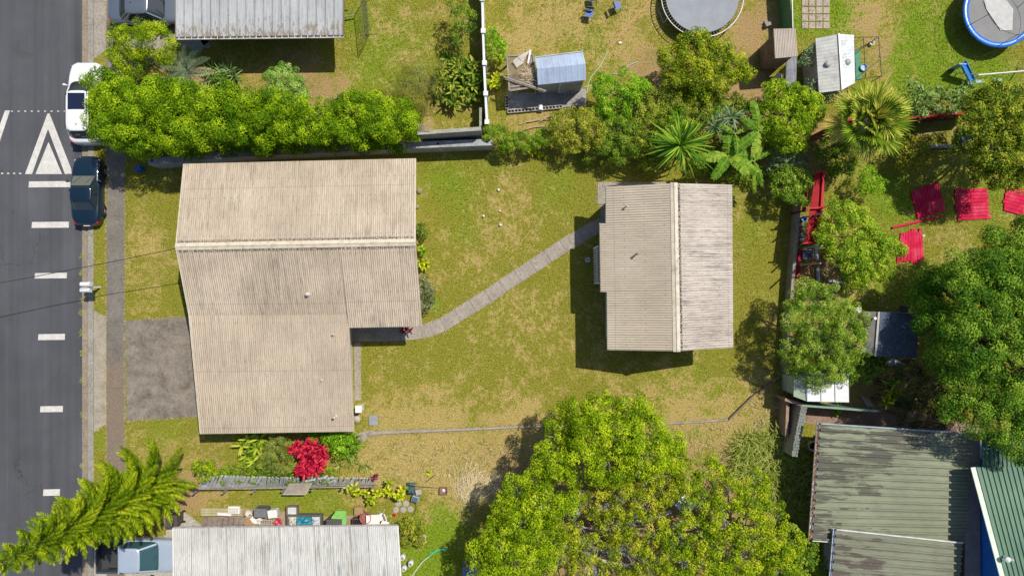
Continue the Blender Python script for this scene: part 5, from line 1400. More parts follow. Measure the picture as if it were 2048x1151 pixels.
# ================================================================== TREES, HEDGES, PLANTS
HEDGE = leafmat("hedge_leaf", (.04, .10, .003), (.16, .30, .005), (.42, .56, .016), .35)
LIME = leafmat("lime_leaf", (.06, .12, .003), (.23, .36, .006), (.50, .60, .02), .38)
BRIGHT = leafmat("bright_leaf", (.07, .19, .008), (.19, .40, .010), (.40, .58, .04), .35)
MIDG = leafmat("mid_leaf", (.045, .11, .010), (.14, .25, .016), (.36, .46, .05), .28, .4)
DARKG = leafmat("dark_leaf", (.03, .07, .010), (.09, .17, .016), (.26, .34, .06), .22, .35)
YELG = leafmat("yellow_leaf", (.08, .12, .006), (.26, .34, .010), (.56, .60, .03), .38, hl=(.60, .42, .04))
OLIVE = leafmat("olive_leaf", (.08, .13, .008), (.22, .30, .015), (.46, .50, .06), .25)
MANGO = leafmat("big_tree_leaf", (.022, .075, .006), (.085, .20, .012), (.30, .44, .04), .25, .38)
MULTI = leafmat("tulip_leaf", (.055, .13, .010), (.19, .31, .02), (.44, .54, .09), .3, .35)
GREYG = leafmat("grey_leaf", (.07, .13, .06), (.16, .26, .11), (.30, .38, .19), .25)
REDL = leafmat("red_leaf", (.20, .005, .02), (.50, .012, .05), (.75, .06, .10), .35, .35)
TI = leafmat("ti_leaf", (.12, .21, .01), (.36, .44, .015), (.72, .68, .04), .35, .35)
SWORD = leafmat("sword_leaf", (.04, .11, .01), (.11, .24, .015), (.28, .42, .04), .3, .35)
PALMF = leafmat("palm_leaf", (.06, .12, .010), (.22, .32, .02), (.62, .60, .12), .3, .35, hl=(.60, .38, .10))
BAN = leafmat("banana_leaf", (.05, .14, .012), (.13, .26, .02), (.36, .46, .06), .4, .35)
CYC = leafmat("blue_frond", (.07, .13, .08), (.15, .24, .14), (.28, .36, .20), .2)
PINE = leafmat("pine_leaf", (.035, .09, .004), (.18, .28, .006), (.58, .62, .03), .25, hl=(.55, .42, .06))
STRAW = leafmat("pale_straw", (.42, .33, .18), (.62, .51, .30), (.8, .70, .45), .1)
TALL = leafmat("tall_grass", (.12, .18, .02), (.26, .33, .05), (.48, .47, .14), .35)

# the clipped hedge
hb = [(206,172,34,2.9),(232,200,46,3.4),(222,245,44,3.3),(262,262,46,3.2),(268,205,46,3.5),(318,262,44,3.2),(310,200,44,3.6),(355,252,44,3.4),(352,190,36,3.5),(398,252,44,3.3),
      (392,200,38,3.5),(440,190,32,3.3),(440,240,48,3.5),(486,256,44,3.2),(480,205,40,3.5),(528,245,46,3.3),(535,205,30,3.2),(575,250,42,3.1),(572,215,38,3.4),(622,250,42,3.1),(655,225,32,3.0),(672,252,38,3.0),
      (705,218,38,3.2),(712,252,38,3.1),(748,225,42,3.2),(775,250,38,3.0),(800,232,36,3.0),(815,250,22,2.6),(640,262,34,2.7),(350,272,36,2.8),(520,272,34,2.6),(720,268,30,2.6)]
tree("hedge", "long bushy lime green hedge along the top of the long house", "hedge", (520, 275), [(x - (10 if x < 300 else 0), y - 2, r * (1.0 if x < 300 else .93), z * 1.42) for x, y, r, z in hb], HEDGE, r0=.07, seed=11, rc=.36, leaf=.09, dens=1.0, under=True, kf=3.0)
tree("bush", "loose feathery yellow green bush between the grey sedan and the hedge", "bush", (285, 105), [(262,84,36,2.6),(305,82,42,2.9),(255,115,34,2.3),(330,105,24,2.2),(235,105,26,2.0),(235,62,20,1.9),(285,60,24,2.2),(262,135,20,1.8)], LIME, r0=.06, seed=12, rc=.3, leaf=.13, lw=.28, dens=.95)
tree("bush", "pale green conical bush standing behind the middle of the hedge", "bush", (570, 170), [(563,150,22,2.3),(578,170,34,2.6),(560,178,30,2.4),(548,158,22,2.1),(592,185,24,2.0)], leafmat("pale_leaf", (.10, .22, .03), (.24, .42, .06), (.42, .58, .16), .35), r0=.05, seed=13, rc=.22, leaf=.09)
tree("wispy_shrub", "thin wispy olive shrub with pale forked branches above the hedge's end", "shrub", (840, 165), [(815,165,34,1.9),(850,150,40,2.1),(838,185,34,1.8),(870,170,28,1.8),(830,130,24,1.6)], leafmat("wispy_leaf", (.12, .13, .02), (.22, .24, .03), (.34, .33, .06), .3), r0=.05, seed=14, rc=.3, leaf=.10, lw=.12, dens=.28, core=False, bark=BARKG())
tree("small_tree", "small tree with pale trunk near the white boundary wall at the top", "tree", (922, 72), [(925,35,26,2.6),(915,5,22,2.3),(918,70,22,2.0),(935,45,18,2.4)], MIDG, r0=.05, seed=15, rc=.22, leaf=.13, lw=.4, dens=.55, core=False, bark=BARKG())
tree("shrub", "round green shrub hugging the right side of the white boundary wall", "shrub", (988, 92), [(985,80,20,1.8),(992,95,22,2.0),(982,68,14,1.6)], BRIGHT, r0=.03, seed=16, rc=.2, leaf=.12, dens=.9)
tree("creeper_hedge", "low green creeper clump over the wall's right end", "hedge", (1030, 280), [(978,262,16,1.7),(1000,270,20,1.8),(1020,282,20,1.7),(1045,280,20,1.6),(1070,278,18,1.5),(1092,272,18,1.4),(1005,290,14,1.4)], leafmat("creeper_leaf", (.06, .14, .01), (.17, .29, .015), (.30, .42, .03), .3), r0=.03, seed=17, rc=.2, leaf=.08, dens=1.1)
tree("shrub", "reddish olive shrub between the creeper and the mixed thicket", "shrub", (1150, 265), [(1130,250,30,2.3),(1160,245,34,2.5),(1150,275,32,2.2),(1185,262,28,2.3),(1120,280,20,1.6)], leafmat("russet_leaf", (.10, .13, .012), (.25, .31, .02), (.50, .45, .06), .25), r0=.05, seed=18, rc=.26, leaf=.09, dens=1.0)
tree("shrub", "bright apple green shrub right of the metal shed", "shrub", (1235, 195), [(1215,180,34,2.6),(1250,172,34,2.7),(1280,180,28,2.4),(1230,210,34,2.5),(1205,215,22,2.1)], BRIGHT, r0=.06, seed=19, rc=.24, leaf=.10, dens=1.1)
tree("shrub", "mid green shrub in the thicket below the apple green one", "shrub", (1230, 270), [(1225,262,28,2.2),(1255,255,28,2.4),(1210,290,26,1.9),(1240,295,28,2.0),(1262,285,28,2.2)], MIDG, r0=.05, seed=20, rc=.26, leaf=.09, dens=1.05)
tree("shrub", "olive tinted shrub in the middle of the thicket above the cottage", "shrub", (1310, 270), [(1290,270,30,2.4),(1310,235,34,2.7),(1335,262,32,2.6),(1298,305,30,2.0),(1325,295,28,2.1)], OLIVE, r0=.05, seed=21, rc=.28, leaf=.09, dens=1.05)
tree("shrub", "yellow green shrub under the citrus tree left of the drooping palm", "shrub", (1345, 215), [(1310,205,34,2.6),(1350,200,34,2.7),(1395,215,34,2.6),(1375,235,30,2.5)], leafmat("mixed_leaf", (.06, .11, .012), (.17, .24, .02), (.36, .38, .05), .3), r0=.05, seed=22, rc=.28, leaf=.09, dens=1.05)
tree("shrub", "small dense green ball shrub above the spiky dracaena", "shrub", (1355, 245), [(1355,238,24,2.6),(1345,252,18,2.3)], BRIGHT, r0=.03, seed=23, rc=.2, leaf=.07, dens=1.2)
tree("citrus_tree", "broad glossy citrus tree overlapping the grey trampoline", "tree", (1395, 150), [(1395,100,40,3.8),(1350,120,34,3.3),(1435,110,38,3.5),(1470,135,32,3.1),(1400,145,44,3.6),(1362,155,32,3.2),(1440,155,34,3.2),(1490,145,18,2.7),(1390,80,24,3.5),(1395,185,28,2.8)], leafmat("citrus_leaf", (.05, .10, .004), (.19, .27, .008), (.48, .50, .03), .28, .3), r0=.11, seed=24, rc=.28, leaf=.10, dens=1.0, kf=3.2)
tree("leafy_tree", "full bright green tree below the plank hut", "tree", (1585, 235), [(1560,195,34,3.2),(1600,200,36,3.4),(1580,235,44,3.5),(1620,225,28,3.0),(1545,225,28,2.8),(1590,275,32,2.9),(1560,260,30,2.9),(1605,250,28,3.0),(1635,205,18,2.5)], leafmat("vivid_leaf", (.08, .17, .006), (.24, .38, .008), (.46, .58, .03), .33, .35), r0=.1, seed=25, rc=.26, leaf=.10, dens=1.1, kf=3.2)
tree("round_bush", "round dark green bush at the top right corner of the lawn", "bush", (1572, 375), [(1583,352,28,2.3),(1600,362,26,2.2),(1575,375,30,2.3),(1595,385,26,2.1),(1560,355,20,1.9)], MIDG, r0=.05, seed=26, rc=.24, leaf=.1, dens=1.1)
tree("shrub", "grey green shrub between the banana plants and the round bush", "shrub", (1570, 320), [(1575,315,26,2.0),(1600,322,20,1.9),(1560,335,18,1.6)], GREYG, r0=.03, seed=27, rc=.22, leaf=.13, dens=.6)
tree("shrub", "shaded green shrub left of the fan palm beside the red lean-to", "shrub", (1672, 310), [(1670,290,28,2.2),(1690,315,26,2.2),(1660,325,24,1.9),(1650,300,20,2.0),(1700,330,18,1.8)], MIDG, r0=.05, seed=28, rc=.24, leaf=.1, dens=1.0)
tree("shrub", "orange tipped yellow green shrub right of the fan palm", "shrub", (1830, 300), [(1815,300,22,1.9),(1835,290,22,2.0),(1840,315,22,1.8),(1812,328,16,1.5)], leafmat("orange_tip_leaf", (.09, .13, .01), (.24, .28, .02), (.48, .38, .04), .3, hl=(.6, .2, .04)), r0=.03, seed=29, rc=.2, leaf=.1, dens=.8)
tree("shrub", "grey green castor shrub between the fan palm and the swing", "shrub", (1835, 190), [(1825,180,22,2.0),(1850,200,24,2.0),(1835,215,22,1.8),(1870,190,22,1.7),(1905,200,26,1.9),(1940,190,24,1.9),(1890,215,22,1.6),(1925,215,22,1.6)], leafmat("castor_leaf", (.06, .12, .03), (.16, .27, .06), (.30, .42, .14), .28), r0=.03, seed=30, rc=.24, leaf=.15, dens=.55)
tree("shrub", "sparse grey green shrub over the corner of the pale coop", "shrub", (1622, 125), [(1628,112,20,1.9),(1612,118,16,1.7),(1640,100,14,1.8),(1625,175,18,1.8)], GREYG, r0=.05, seed=31, rc=.2, leaf=.13, dens=.4, core=False, bark=BARKG())
tree("shrub", "leafy shrub at the foot of the pale coop above the fan palm", "shrub", (1668, 185), [(1660,182,20,2.0),(1680,178,16,1.9),(1645,190,18,1.8)], GREYG, r0=.03, seed=32, rc=.22, leaf=.13, dens=.5)
# right hand gardens
tree("large_tree", "large dark olive tree filling the upper right corner below the swing", "tree", (1985, 270), [(1960,215,34,4.2),(2000,195,36,4.6),(2040,200,36,4.6),(1975,255,44,5.0),(2025,250,44,5.4),(1950,285,32,4.2),(2000,300,44,4.8),(2045,305,40,4.8),(1965,325,30,3.8),(2010,345,36,4.0),(2045,350,30,3.6),(2080,250,60,5.0)], leafmat("upper_tree_leaf", (.04, .08, .006), (.15, .22, .010), (.42, .44, .04), .25, .35), r0=.16, seed=33, rc=.32, leaf=.11, dens=1.0, kf=3.4)
tree("big_tree", "huge dense dark green tree on the right edge over the navy shed", "tree", (1985, 640), [(2010,500,48,5.4),(2050,490,50,5.8),(1960,545,50,5.8),(2020,560,60,6.8),(1905,590,46,5.2),(1960,615,60,6.8),(2040,640,66,7.6),(1900,650,50,5.6),(1960,690,62,7.2),(2040,730,66,7.6),(1910,720,46,5.8),(1965,765,56,6.6),(2030,810,60,7.0),(1922,780,40,6.2),(1958,828,42,6.4),(2010,858,44,6.6),(2050,885,40,6.4),(1905,815,26,5.8),(1850,600,36,3.8),(1870,560,26,3.6),(2110,600,80,7),(2110,760,80,7)], MANGO, r0=.3, seed=34, rc=.46, leaf=.10, lw=.5, dens=1.1, spread=.3, kf=3.6)
tree("small_tree", "small light green tree left of the lower sunlit red boards", "tree", (1715, 490), [(1690,430,38,3.3),(1670,465,34,3.1),(1715,455,40,3.5),(1745,480,36,3.2),(1700,500,42,3.4),(1665,500,24,2.7),(1740,520,38,3.1),(1775,495,26,2.7),(1720,545,32,2.8),(1765,535,26,2.6),(1800,500,14,2.3)], leafmat("light_leaf", (.06, .15, .008), (.21, .35, .012), (.46, .56, .05), .32, .4), r0=.08, seed=35, rc=.27, leaf=.10, dens=1.0, kf=3.0)
tree("flowering_tree", "twiggy light green tree with pink flowers beside the lawn wall", "tree", (1640, 680), [(1620,600,36,3.6),(1660,615,40,3.8),(1610,640,40,3.8),(1655,655,48,4.2),(1700,640,34,3.5),(1605,690,38,3.6),(1650,705,48,4.0),(1700,690,38,3.6),(1640,745,34,3.2),(1685,735,30,3.1),(1595,730,22,2.8),(1725,665,20,2.9),(1600,600,20,3.0)], MULTI, r0=.11, seed=36, rc=.24, leaf=.08, lw=.5, dens=.95, kf=2.7, spread=.6, bark=BARKG())
tree("shrub", "low bright leaved shrub between the flowering tree and navy shed", "shrub", (1745, 715), [(1735,705,24,2.2),(1755,700,22,2.2),(1745,730,26,2.0),(1725,745,24,1.8),(1760,725,18,1.9)], leafmat("broad_leaf", (.05, .12, .01), (.15, .27, .02), (.34, .44, .05), .3), r0=.04, seed=37, rc=.22, leaf=.15, lw=.6, dens=.7)
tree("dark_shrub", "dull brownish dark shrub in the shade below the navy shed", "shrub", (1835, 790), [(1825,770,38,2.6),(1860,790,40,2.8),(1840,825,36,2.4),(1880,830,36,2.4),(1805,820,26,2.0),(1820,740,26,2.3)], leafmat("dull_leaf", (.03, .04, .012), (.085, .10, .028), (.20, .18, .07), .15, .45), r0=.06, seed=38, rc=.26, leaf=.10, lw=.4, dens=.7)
tree("shrub", "small glossy shrub in the grass left of the sunlit red board stack", "shrub", (1745, 365), [(1738,352,22,1.7),(1755,368,20,1.6),(1730,375,18,1.4)], BRIGHT, r0=.03, seed=39, rc=.2, leaf=.13, lw=.3, dens=.6)
# the light green trees over the bottom yard
tree("lime_tree", "tall lime green tree with clumpy crown at the lower middle of the lawn edge", "tree", (1240, 890), [(1150,830,36,4.6),(1200,822,36,4.8),(1265,825,36,5.0),(1130,870,42,5.0),(1185,870,50,5.8),(1245,880,50,6.0),(1300,870,44,5.2),(1110,920,42,5.2),(1165,925,48,5.8),(1220,930,46,5.6),(1290,920,44,5.2),(1345,890,32,4.2),(1340,920,26,4.0)], LIME, r0=.18, seed=41, rc=.33, leaf=.10, dens=1.0, kf=3.2, bark=BARKG())
tree("lime_tree", "lime green tree leaning over the bottom lawn left of the scrap yard", "tree", (1075, 1040), [(1075,965,32,4.6),(1035,985,34,4.6),(1085,1010,42,5.2),(1015,1015,30,4.4),(1040,1050,44,5.2),(1000,1065,34,4.6),(1085,1075,40,4.8),(1010,1110,44,5.0),(965,1110,28,4.2),(1065,1130,44,5.0),(990,1160,50,5.0),(1130,1010,26,4.4)], LIME, r0=.16, seed=42, rc=.33, leaf=.10, dens=1.0, kf=3.2, bark=BARKG())
def sparse(label, base, blobs, mat, seed, gap=.45, dens=.6, twigs=5):
    b = T(*base, 0); t = thing("sparse_tree", label, "tree", b)
    o, cs = foliage("crown", blobs, mat, t, seed=seed, rc=.25, leaf=.10, dens=dens, core=False, gap=gap, low=-.6)
    woody(t, b, cs, .12, BARKG(), seed, twigs); return t
sparse("thin yellowish tree with bare grey twigs over the middle of the scrap yard", (1230, 1070), [(1130,1050,36,4.2),(1120,1100,38,4.2),(1180,1110,38,4.0),(1200,1010,34,4.2),(1250,1000,40,4.4),(1235,1055,36,4.0),(1290,1010,36,4.2),(1260,1120,44,4.2),(1310,1060,34,4.0),(1175,1150,40,4.2),(1310,1140,38,4.2),(1330,985,30,4.0),(1150,1000,26,4.0),(1300,960,30,4.2),(1250,950,30,4.4)], YELG, 43, .24, .85, 7)
tree("yellow_green_tree", "bright yellow green tree covering the right half of the scrap yard", "tree", (1470, 1060), [(1380,975,30,3.8),(1420,950,32,3.8),(1460,985,36,4.2),(1400,1020,36,4.2),(1510,1000,36,4.0),(1450,1040,44,4.8),(1500,1060,46,4.8),(1550,1040,34,4.0),(1390,1080,42,4.6),(1440,1110,46,4.8),(1500,1120,48,4.8),(1550,1100,40,4.4),(1590,1090,26,3.6),(1360,1130,40,4.4),(1570,1150,40,4.2),(1340,1080,24,4.0),(1520,960,22,3.4),(1360,940,24,3.8)], leafmat("acid_leaf", (.06, .12, .004), (.23, .35, .007), (.52, .60, .02), .38, hl=(.60, .48, .04)), r0=.14, seed=44, rc=.28, leaf=.10, dens=.9, gap=.16, bark=BARKG(), core=False, kf=2.8)
tree("dark_bush", "darker green bush at the corner of the stepped green roofs", "bush", (1605, 1095), [(1585,1070,24,2.6),(1610,1085,24,2.6),(1625,1110,28,2.6),(1600,1125,30,2.7),(1640,1140,24,2.3),(1590,1150,30,2.7)], MIDG, r0=.05, seed=45, rc=.22, leaf=.1, dens=.9)
tree("shrub", "young yellow green shrub in the bare patch left of the slatted fence", "shrub", (405, 942), [(395,935,14,1.2),(415,930,15,1.3),(405,948,17,1.3),(425,945,12,1.1)], LIME, r0=.03, seed=46, rc=.16, leaf=.09, dens=.8)
tree("shrub", "dense green shrub behind the right side of the red plant", "shrub", (672, 885), [(668,880,20,1.6),(690,872,20,1.6),(675,898,20,1.4),(655,872,14,1.3),(620,868,14,1.1),(640,866,12,1.0)], BRIGHT, r0=.03, seed=47, rc=.18, leaf=.12, dens=.8)
tree("shrub", "feathery green shrub between the shell ginger and the red plant", "shrub", (560, 905), [(545,905,24,1.5),(562,925,24,1.4),(555,885,20,1.5),(530,930,18,1.1)], leafmat("feathery_leaf", (.09, .14, .02), (.21, .28, .045), (.38, .42, .10), .3), r0=.03, seed=48, rc=.2, leaf=.11, lw=.22, dens=.8)
tree("ground_shrub", "strip of low green growth just above the slatted fence", "shrub", (490, 948), [(450,950,18,.6),(480,946,18,.7),(510,948,18,.6),(540,952,16,.6),(580,952,16,.6),(620,952,16,.6),(655,950,16,.6)], leafmat("creeper_leaf", (), (), ()), r0=.02, seed=49, rc=.16, leaf=.08, dens=.9)
tree("shrub", "glossy dark shrub at the right side of the long house, topmost", "shrub", (843, 458), [(842,455,12,.9),(845,466,11,.8)], DARKG, r0=.02, seed=50, rc=.14, leaf=.09, dens=.8)
tree("shrub", "variegated grey green shrub by the long house's lower right eave", "shrub", (852, 590), [(848,560,12,.9),(852,578,16,1.0),(856,596,16,1.1),(850,612,14,1.0)], leafmat("variegated", (.06, .08, .03), (.16, .19, .08), (.36, .36, .22), .2), r0=.02, seed=51, rc=.16, leaf=.09, dens=.9)
tree("shrub", "mixed flower bed shrub right of the white roofed house", "shrub", (822, 1060), [(815,1050,18,1.2),(835,1055,16,1.1),(818,1078,16,1.0),(842,1080,14,.9)], leafmat("russet_leaf", (), (), ()), r0=.02, seed=52, rc=.16, leaf=.1, dens=.7)
# pink flowers of the flowering tree
fl = MB()
for x, y, z in ((1697, 663, 3.9), (1716, 690, 3.7), (1583, 668, 3.7), (1694, 638, 3.9), (1690, 650, 3.9)):
    p = T(x, y, z)
    for k in range(7):
        a = k * .9; fl.leaf(p, (math.cos(a), math.sin(a), .3), .08, .05, .3, 2)
ft = [o for o in bpy.data.objects if o.name == "flowering_tree"][0]
fl.build("flowers", paint("pink_petal", (.50, .05, .18), .6), ft)

# ------------------------------------------------------------------ plants with blades
def rosette(m, p, n, L, w, el0=.2, el1=1.3, droop=.7, seg=4, rg=None, h=0, fold=.3):
    rg = rg or random.Random(1)
    for k in range(n):
        a = k * 2.4 + rg.uniform(-.5, .5); e = el0 + (el1 - el0) * ((k + .5) / n) + rg.uniform(-.1, .1)
        m.tint = rg.random()
        m.leaf(Vector(p) + Vector((0, 0, h)), (math.cos(a) * math.cos(e), math.sin(a) * math.cos(e), math.sin(e)), L * rg.uniform(.6, 1.1), w * rg.uniform(.7, 1.2), droop * rg.uniform(.5, 1.6), seg, fold)
def plant(name, label, cat, px, py, spots, mat, L, w, n, h=.4, droop=.7, el=(.1, 1.3), seed=1, group=None, stem=True, z=0, partname="leaves"):
    """clump of leaf rosettes on short canes; spots: offsets in plan pixels"""
    rg = random.Random(seed); t = thing(name, label, cat, T(px, py, z), 0, group); m = MB(); s = MB()
    for (dx, dy) in spots:
        hh = h * rg.uniform(.7, 1.2); p = T(px + dx, py + dy, z + hh)
        rosette(m, p, n, L, w, el[0], el[1], droop, 4, rg)
        b = Vector((p.x * .97 + t.location.x * .03, p.y * .97 + t.location.y * .03, z)); s.tube([b, p], .02 if h < 1.5 else .06, 5)
    m.build(partname, mat, t)
    if stem: s.build("stem", BARK(), t)
    return t
def scatter(cx, cy, rx, ry, n, seed):
    rg = random.Random(seed); out = []
    while len(out) < n:
        x, y = rg.uniform(-1, 1), rg.uniform(-1, 1)
        if x * x + y * y < 1: out.append((x * rx, y * ry))
    return out
plant("red_cordyline", "mass of crimson cordyline below the long house", "plant", 610, 912, scatter(0, 0, 42, 34, 34, 2), REDL, .46, .11, 15, 1.1, .8, seed=2)
plant("red_cordyline", "tiny wine red cordyline at the right end of the slatted fence", "plant", 748, 955, [(0, 0), (5, -4)], leafmat("wine_leaf", (.12, .01, .03), (.26, .03, .07), (.4, .08, .12), .3), .26, .07, 10, .5, seed=3)
plant("red_cordyline", "dark red cordyline peeping out by the garden path at the house corner", "plant", 812, 658, [(0, 0), (-8, 3), (7, 1)], leafmat("wine_leaf", (), (), ()), .3, .07, 12, .7, seed=4)
plant("ti_plant", "yellow green ti plant below the fence's right end, leftmost", "plant", 706, 978, [(0, 0), (-10, -3), (10, 5), (4, -6)], TI, .34, .12, 12, .5, seed=5)
plant("ti_plant", "yellow green ti plant hanging lowest in the row below the fence", "plant", 742, 996, [(0, 0), (-10, -10), (10, -12), (6, 4), (-4, 6)], TI, .34, .12, 12, .6, seed=6)
plant("ti_plant", "brightest yellow ti plant in the row below the fence", "plant", 774, 978, [(0, 0), (4, -12), (-8, 6), (8, 6)], TI, .34, .12, 12, .6, seed=7)
plant("ti_plant", "yellow green ti plant beside the bins, rightmost in the row", "plant", 800, 985, [(0, 0), (6, -8), (-6, 8), (4, 8)], TI, .34, .12, 12, .6, seed=8)
plant("ti_plant", "upper yellow ti plant right of the white boundary wall", "plant", 998, 122, [(0, 0), (6, -5), (-4, 5)], TI, .38, .12, 12, .7, seed=9)
plant("ti_plant", "lower yellow ti plant right of the white boundary wall", "plant", 989, 160, [(0, 0), (6, -8), (-6, 8), (4, 10)], TI, .38, .12, 12, .7, seed=10)
plant("ti_plant", "yellow ti plant above the green fence in the dark yard", "plant", 1782, 795, [(0, 0), (8, 6), (-10, 8), (4, -10)], TI, .55, .13, 15, 1.6, seed=11)
plant("ti_plant", "olive ti plant just above the brighter one in the dark yard", "plant", 1782, 768, [(0, 0), (-8, 4), (6, -4)], PALMF, .5, .12, 13, 1.6, seed=12)
plant("ti_plant", "leafy ti plant at the house wall, upper one beside the lawn", "plant", 843, 498, [(0, 0), (4, 7)], BRIGHT, .3, .09, 12, .5, seed=13)
plant("ti_plant", "yellow green ti plant at the house wall, lower one beside the lawn", "plant", 842, 525, [(0, 0), (8, -2), (2, 8), (10, 6)], TI, .32, .10, 12, .5, seed=14)
plant("agave", "spiky green agave clump left of the upper hedge end", "plant", 445, 145, [(0, 0), (-16, -6), (16, -3), (-5, 12), (10, 14), (-22, 6), (24, 8)], leafmat("agave_leaf", (.05, .11, .03), (.14, .24, .06), (.34, .40, .16), .2), .75, .09, 24, .3, .35, seed=15)
plant("ginger_bed", "tangled bed of long leaved ginger left of the white boundary wall", "plant", 920, 160, scatter(0, 0, 48, 50, 46, 4), leafmat("ginger_leaf", (.04, .10, .012), (.13, .22, .02), (.38, .40, .05), .28, .35), .62, .13, 9, .7, .9, seed=16)
plant("shell_ginger", "shell ginger with broad yellow green blades under the long house eave", "plant", 515, 895, [(-30, -5), (-15, -20), (0, 0), (-20, 15), (10, 10), (5, -20), (20, 22), (-5, 25)], leafmat("shell_leaf", (.08, .16, .01), (.24, .35, .02), (.50, .55, .06), .35), .75, .14, 9, .5, .9, seed=17)
plant("strap_plant", "fountain of narrow dark green straps at the long house corner", "plant", 705, 885, [(0, 0), (-8, 8), (8, 4), (2, -8), (-4, 20)], SWORD, .65, .05, 30, .2, 1.0, seed=18)
plant("lily_clump", "low wispy lily clump right of the red plant", "plant", 700, 925, [(0, 0), (20, 5), (-20, 5), (35, 8), (10, -12)], TALL, .5, .04, 22, .05, .8, seed=19)
plant("dracaena", "dracaena with long arching dark straps above the cottage roof", "plant", 1360, 292, [(0, 0)], SWORD, 2.2, .095, 95, 2.6, 1.0, (-.25, 1.35), seed=20)
plant("dracaena", "pale narrow leaved dracaena up behind the banana plants", "plant", 1445, 240, [(0, 0), (-16, 14), (18, -6)], GREYG, .95, .07, 30, 2.2, .6, (-.2, 1.3), seed=21)
plant("spiky_shrub", "spiky green shrub left of the banana plants' top", "plant", 1420, 225, [(0, 0), (20, -12), (50, -18), (75, -8)], SWORD, .7, .07, 22, 1.8, .6, (-.2, 1.3), seed=22)
plant("flax", "small fan of green straps beside the shaded shrub near the lean-to", "plant", 1668, 335, [(0, 0), (8, 6)], SWORD, .6, .06, 22, .3, .6, seed=23)
plant("fern", "mid green fern at the creeper's foot by the lawn top edge", "plant", 1075, 308, [(0, 0), (14, 4), (-12, -2)], TI, .4, .06, 16, .15, .7, seed=24)
plant("potted_fern", "leafy potted fern on the red paving by the green fence", "plant", 1672, 822, [(0, 0), (6, -8)], BRIGHT, .4, .09, 14, .4, .8, seed=25)
plant("seedling", "tiny pale seedling right of the fence on the dry lawn", "plant", 858, 945, [(0, 0)], TI, .25, .07, 9, .1, .6, seed=26)
# tall rank grass by the stone wall
rg = random.Random(31); m = MB()
for k in range(2600):
    while True:
        x, y = rg.uniform(1460, 1600), rg.uniform(862, 1050)
        if (x - 1555) ** 2 / 60 ** 2 + (y - 955) ** 2 / 95 ** 2 < 1 or ((x - 1510) ** 2 / 48 ** 2 + (y - 915) ** 2 / 50 ** 2 < 1): break
    a = rg.uniform(0, 6.28); m.tint = rg.random()
    m.leaf(T(x, y, 0) * 1.0, (math.cos(a) * .5, math.sin(a) * .5, 1), rg.uniform(.6, 1.35), .035, rg.uniform(1.2, 2.4), 4, .1)
tag(m.build("tall_grass", TALL, None, org=T(1550, 950, 0)), "rank tall grass leaning over below the stone topped wall", "grass", kind="stuff")
m = MB(); rg = random.Random(32)
for k in range(900):
    a0 = rg.uniform(0, 6.28); r = abs(rg.gauss(0, .55)); p = T(938, 978, 0) + Vector((math.cos(a0) * r, math.sin(a0) * r * 1.1, rg.uniform(0, .12))); a = rg.gauss(1.2, .7); m.tint = rg.random()
    m.leaf(p, (math.cos(a), math.sin(a), rg.uniform(.0, .5)), rg.uniform(.4, .8), .014, .7, 3, .1)
for k in range(420):
    p = T(990, 968, 0) + Vector((rg.gauss(0, .5), rg.gauss(0, .4), rg.uniform(0, .1))); a = rg.uniform(0, 6.3); m.tint = rg.random()
    m.leaf(p, (math.cos(a), math.sin(a), rg.uniform(.0, .4)), rg.uniform(.3, .6), .014, .7, 3, .1)
tag(m.build("straw_heap", STRAW, None, org=T(938, 978, 0)), "flattened heap of pale dry straw at the shadow's edge", "straw", kind="stuff")
m = MB(); rg = random.Random(33)
for (x0, x1, y0, y1, n, L) in ((735, 1040, 880, 960, 1500, .28), (1300, 1500, 850, 930, 900, .3), (1500, 1570, 800, 880, 500, .35), (1020, 1120, 860, 940, 250, .3), (1440, 1560, 330, 370, 250, .3)):
    for k in range(n):
        x, y = rg.uniform(x0, x1), rg.uniform(y0, y1); cl = math.sin(x * .09) * math.sin(y * .13 + x * .03)
        if cl < rg.uniform(-1, .6): continue
        a = rg.uniform(0, 6.28); m.tint = rg.random(); m.leaf(T(x, y, 0), (math.cos(a), math.sin(a), rg.uniform(.2, 1.4)), rg.uniform(.5, 1.2) * L, .022, .9, 3, .1)
tag(m.build("dry_tufts", leafmat("dry_tuft", (.22, .20, .06), (.42, .36, .15), (.62, .53, .28), .25), None, org=T(880, 920, 0)), "scattered tufts of long dry grass on the unmown strips", "grass", kind="stuff")
for i, (y, s_) in enumerate(((512, .8), (545, 1), (602, .9), (625, 1.2), (665, 1), (705, .8), (760, .8), (828, .7), (930, .7))):
    m = MB(); rg = random.Random(60 + i)
    for k in range(46):
        a = rg.uniform(0, 6.28); m.tint = rg.random(); m.leaf(T(163 + rg.uniform(-2, 2), y + rg.uniform(-5, 5), ROADZ), (math.cos(a), math.sin(a), rg.uniform(.3, 1.4)), rg.uniform(.06, .15) * s_, .015, .8, 3, .1)
    tag(m.build("weed", TALL, None), "yellow green weed tuft growing from the joint between road and gutter", "weed", "weeds in the gutter joint")

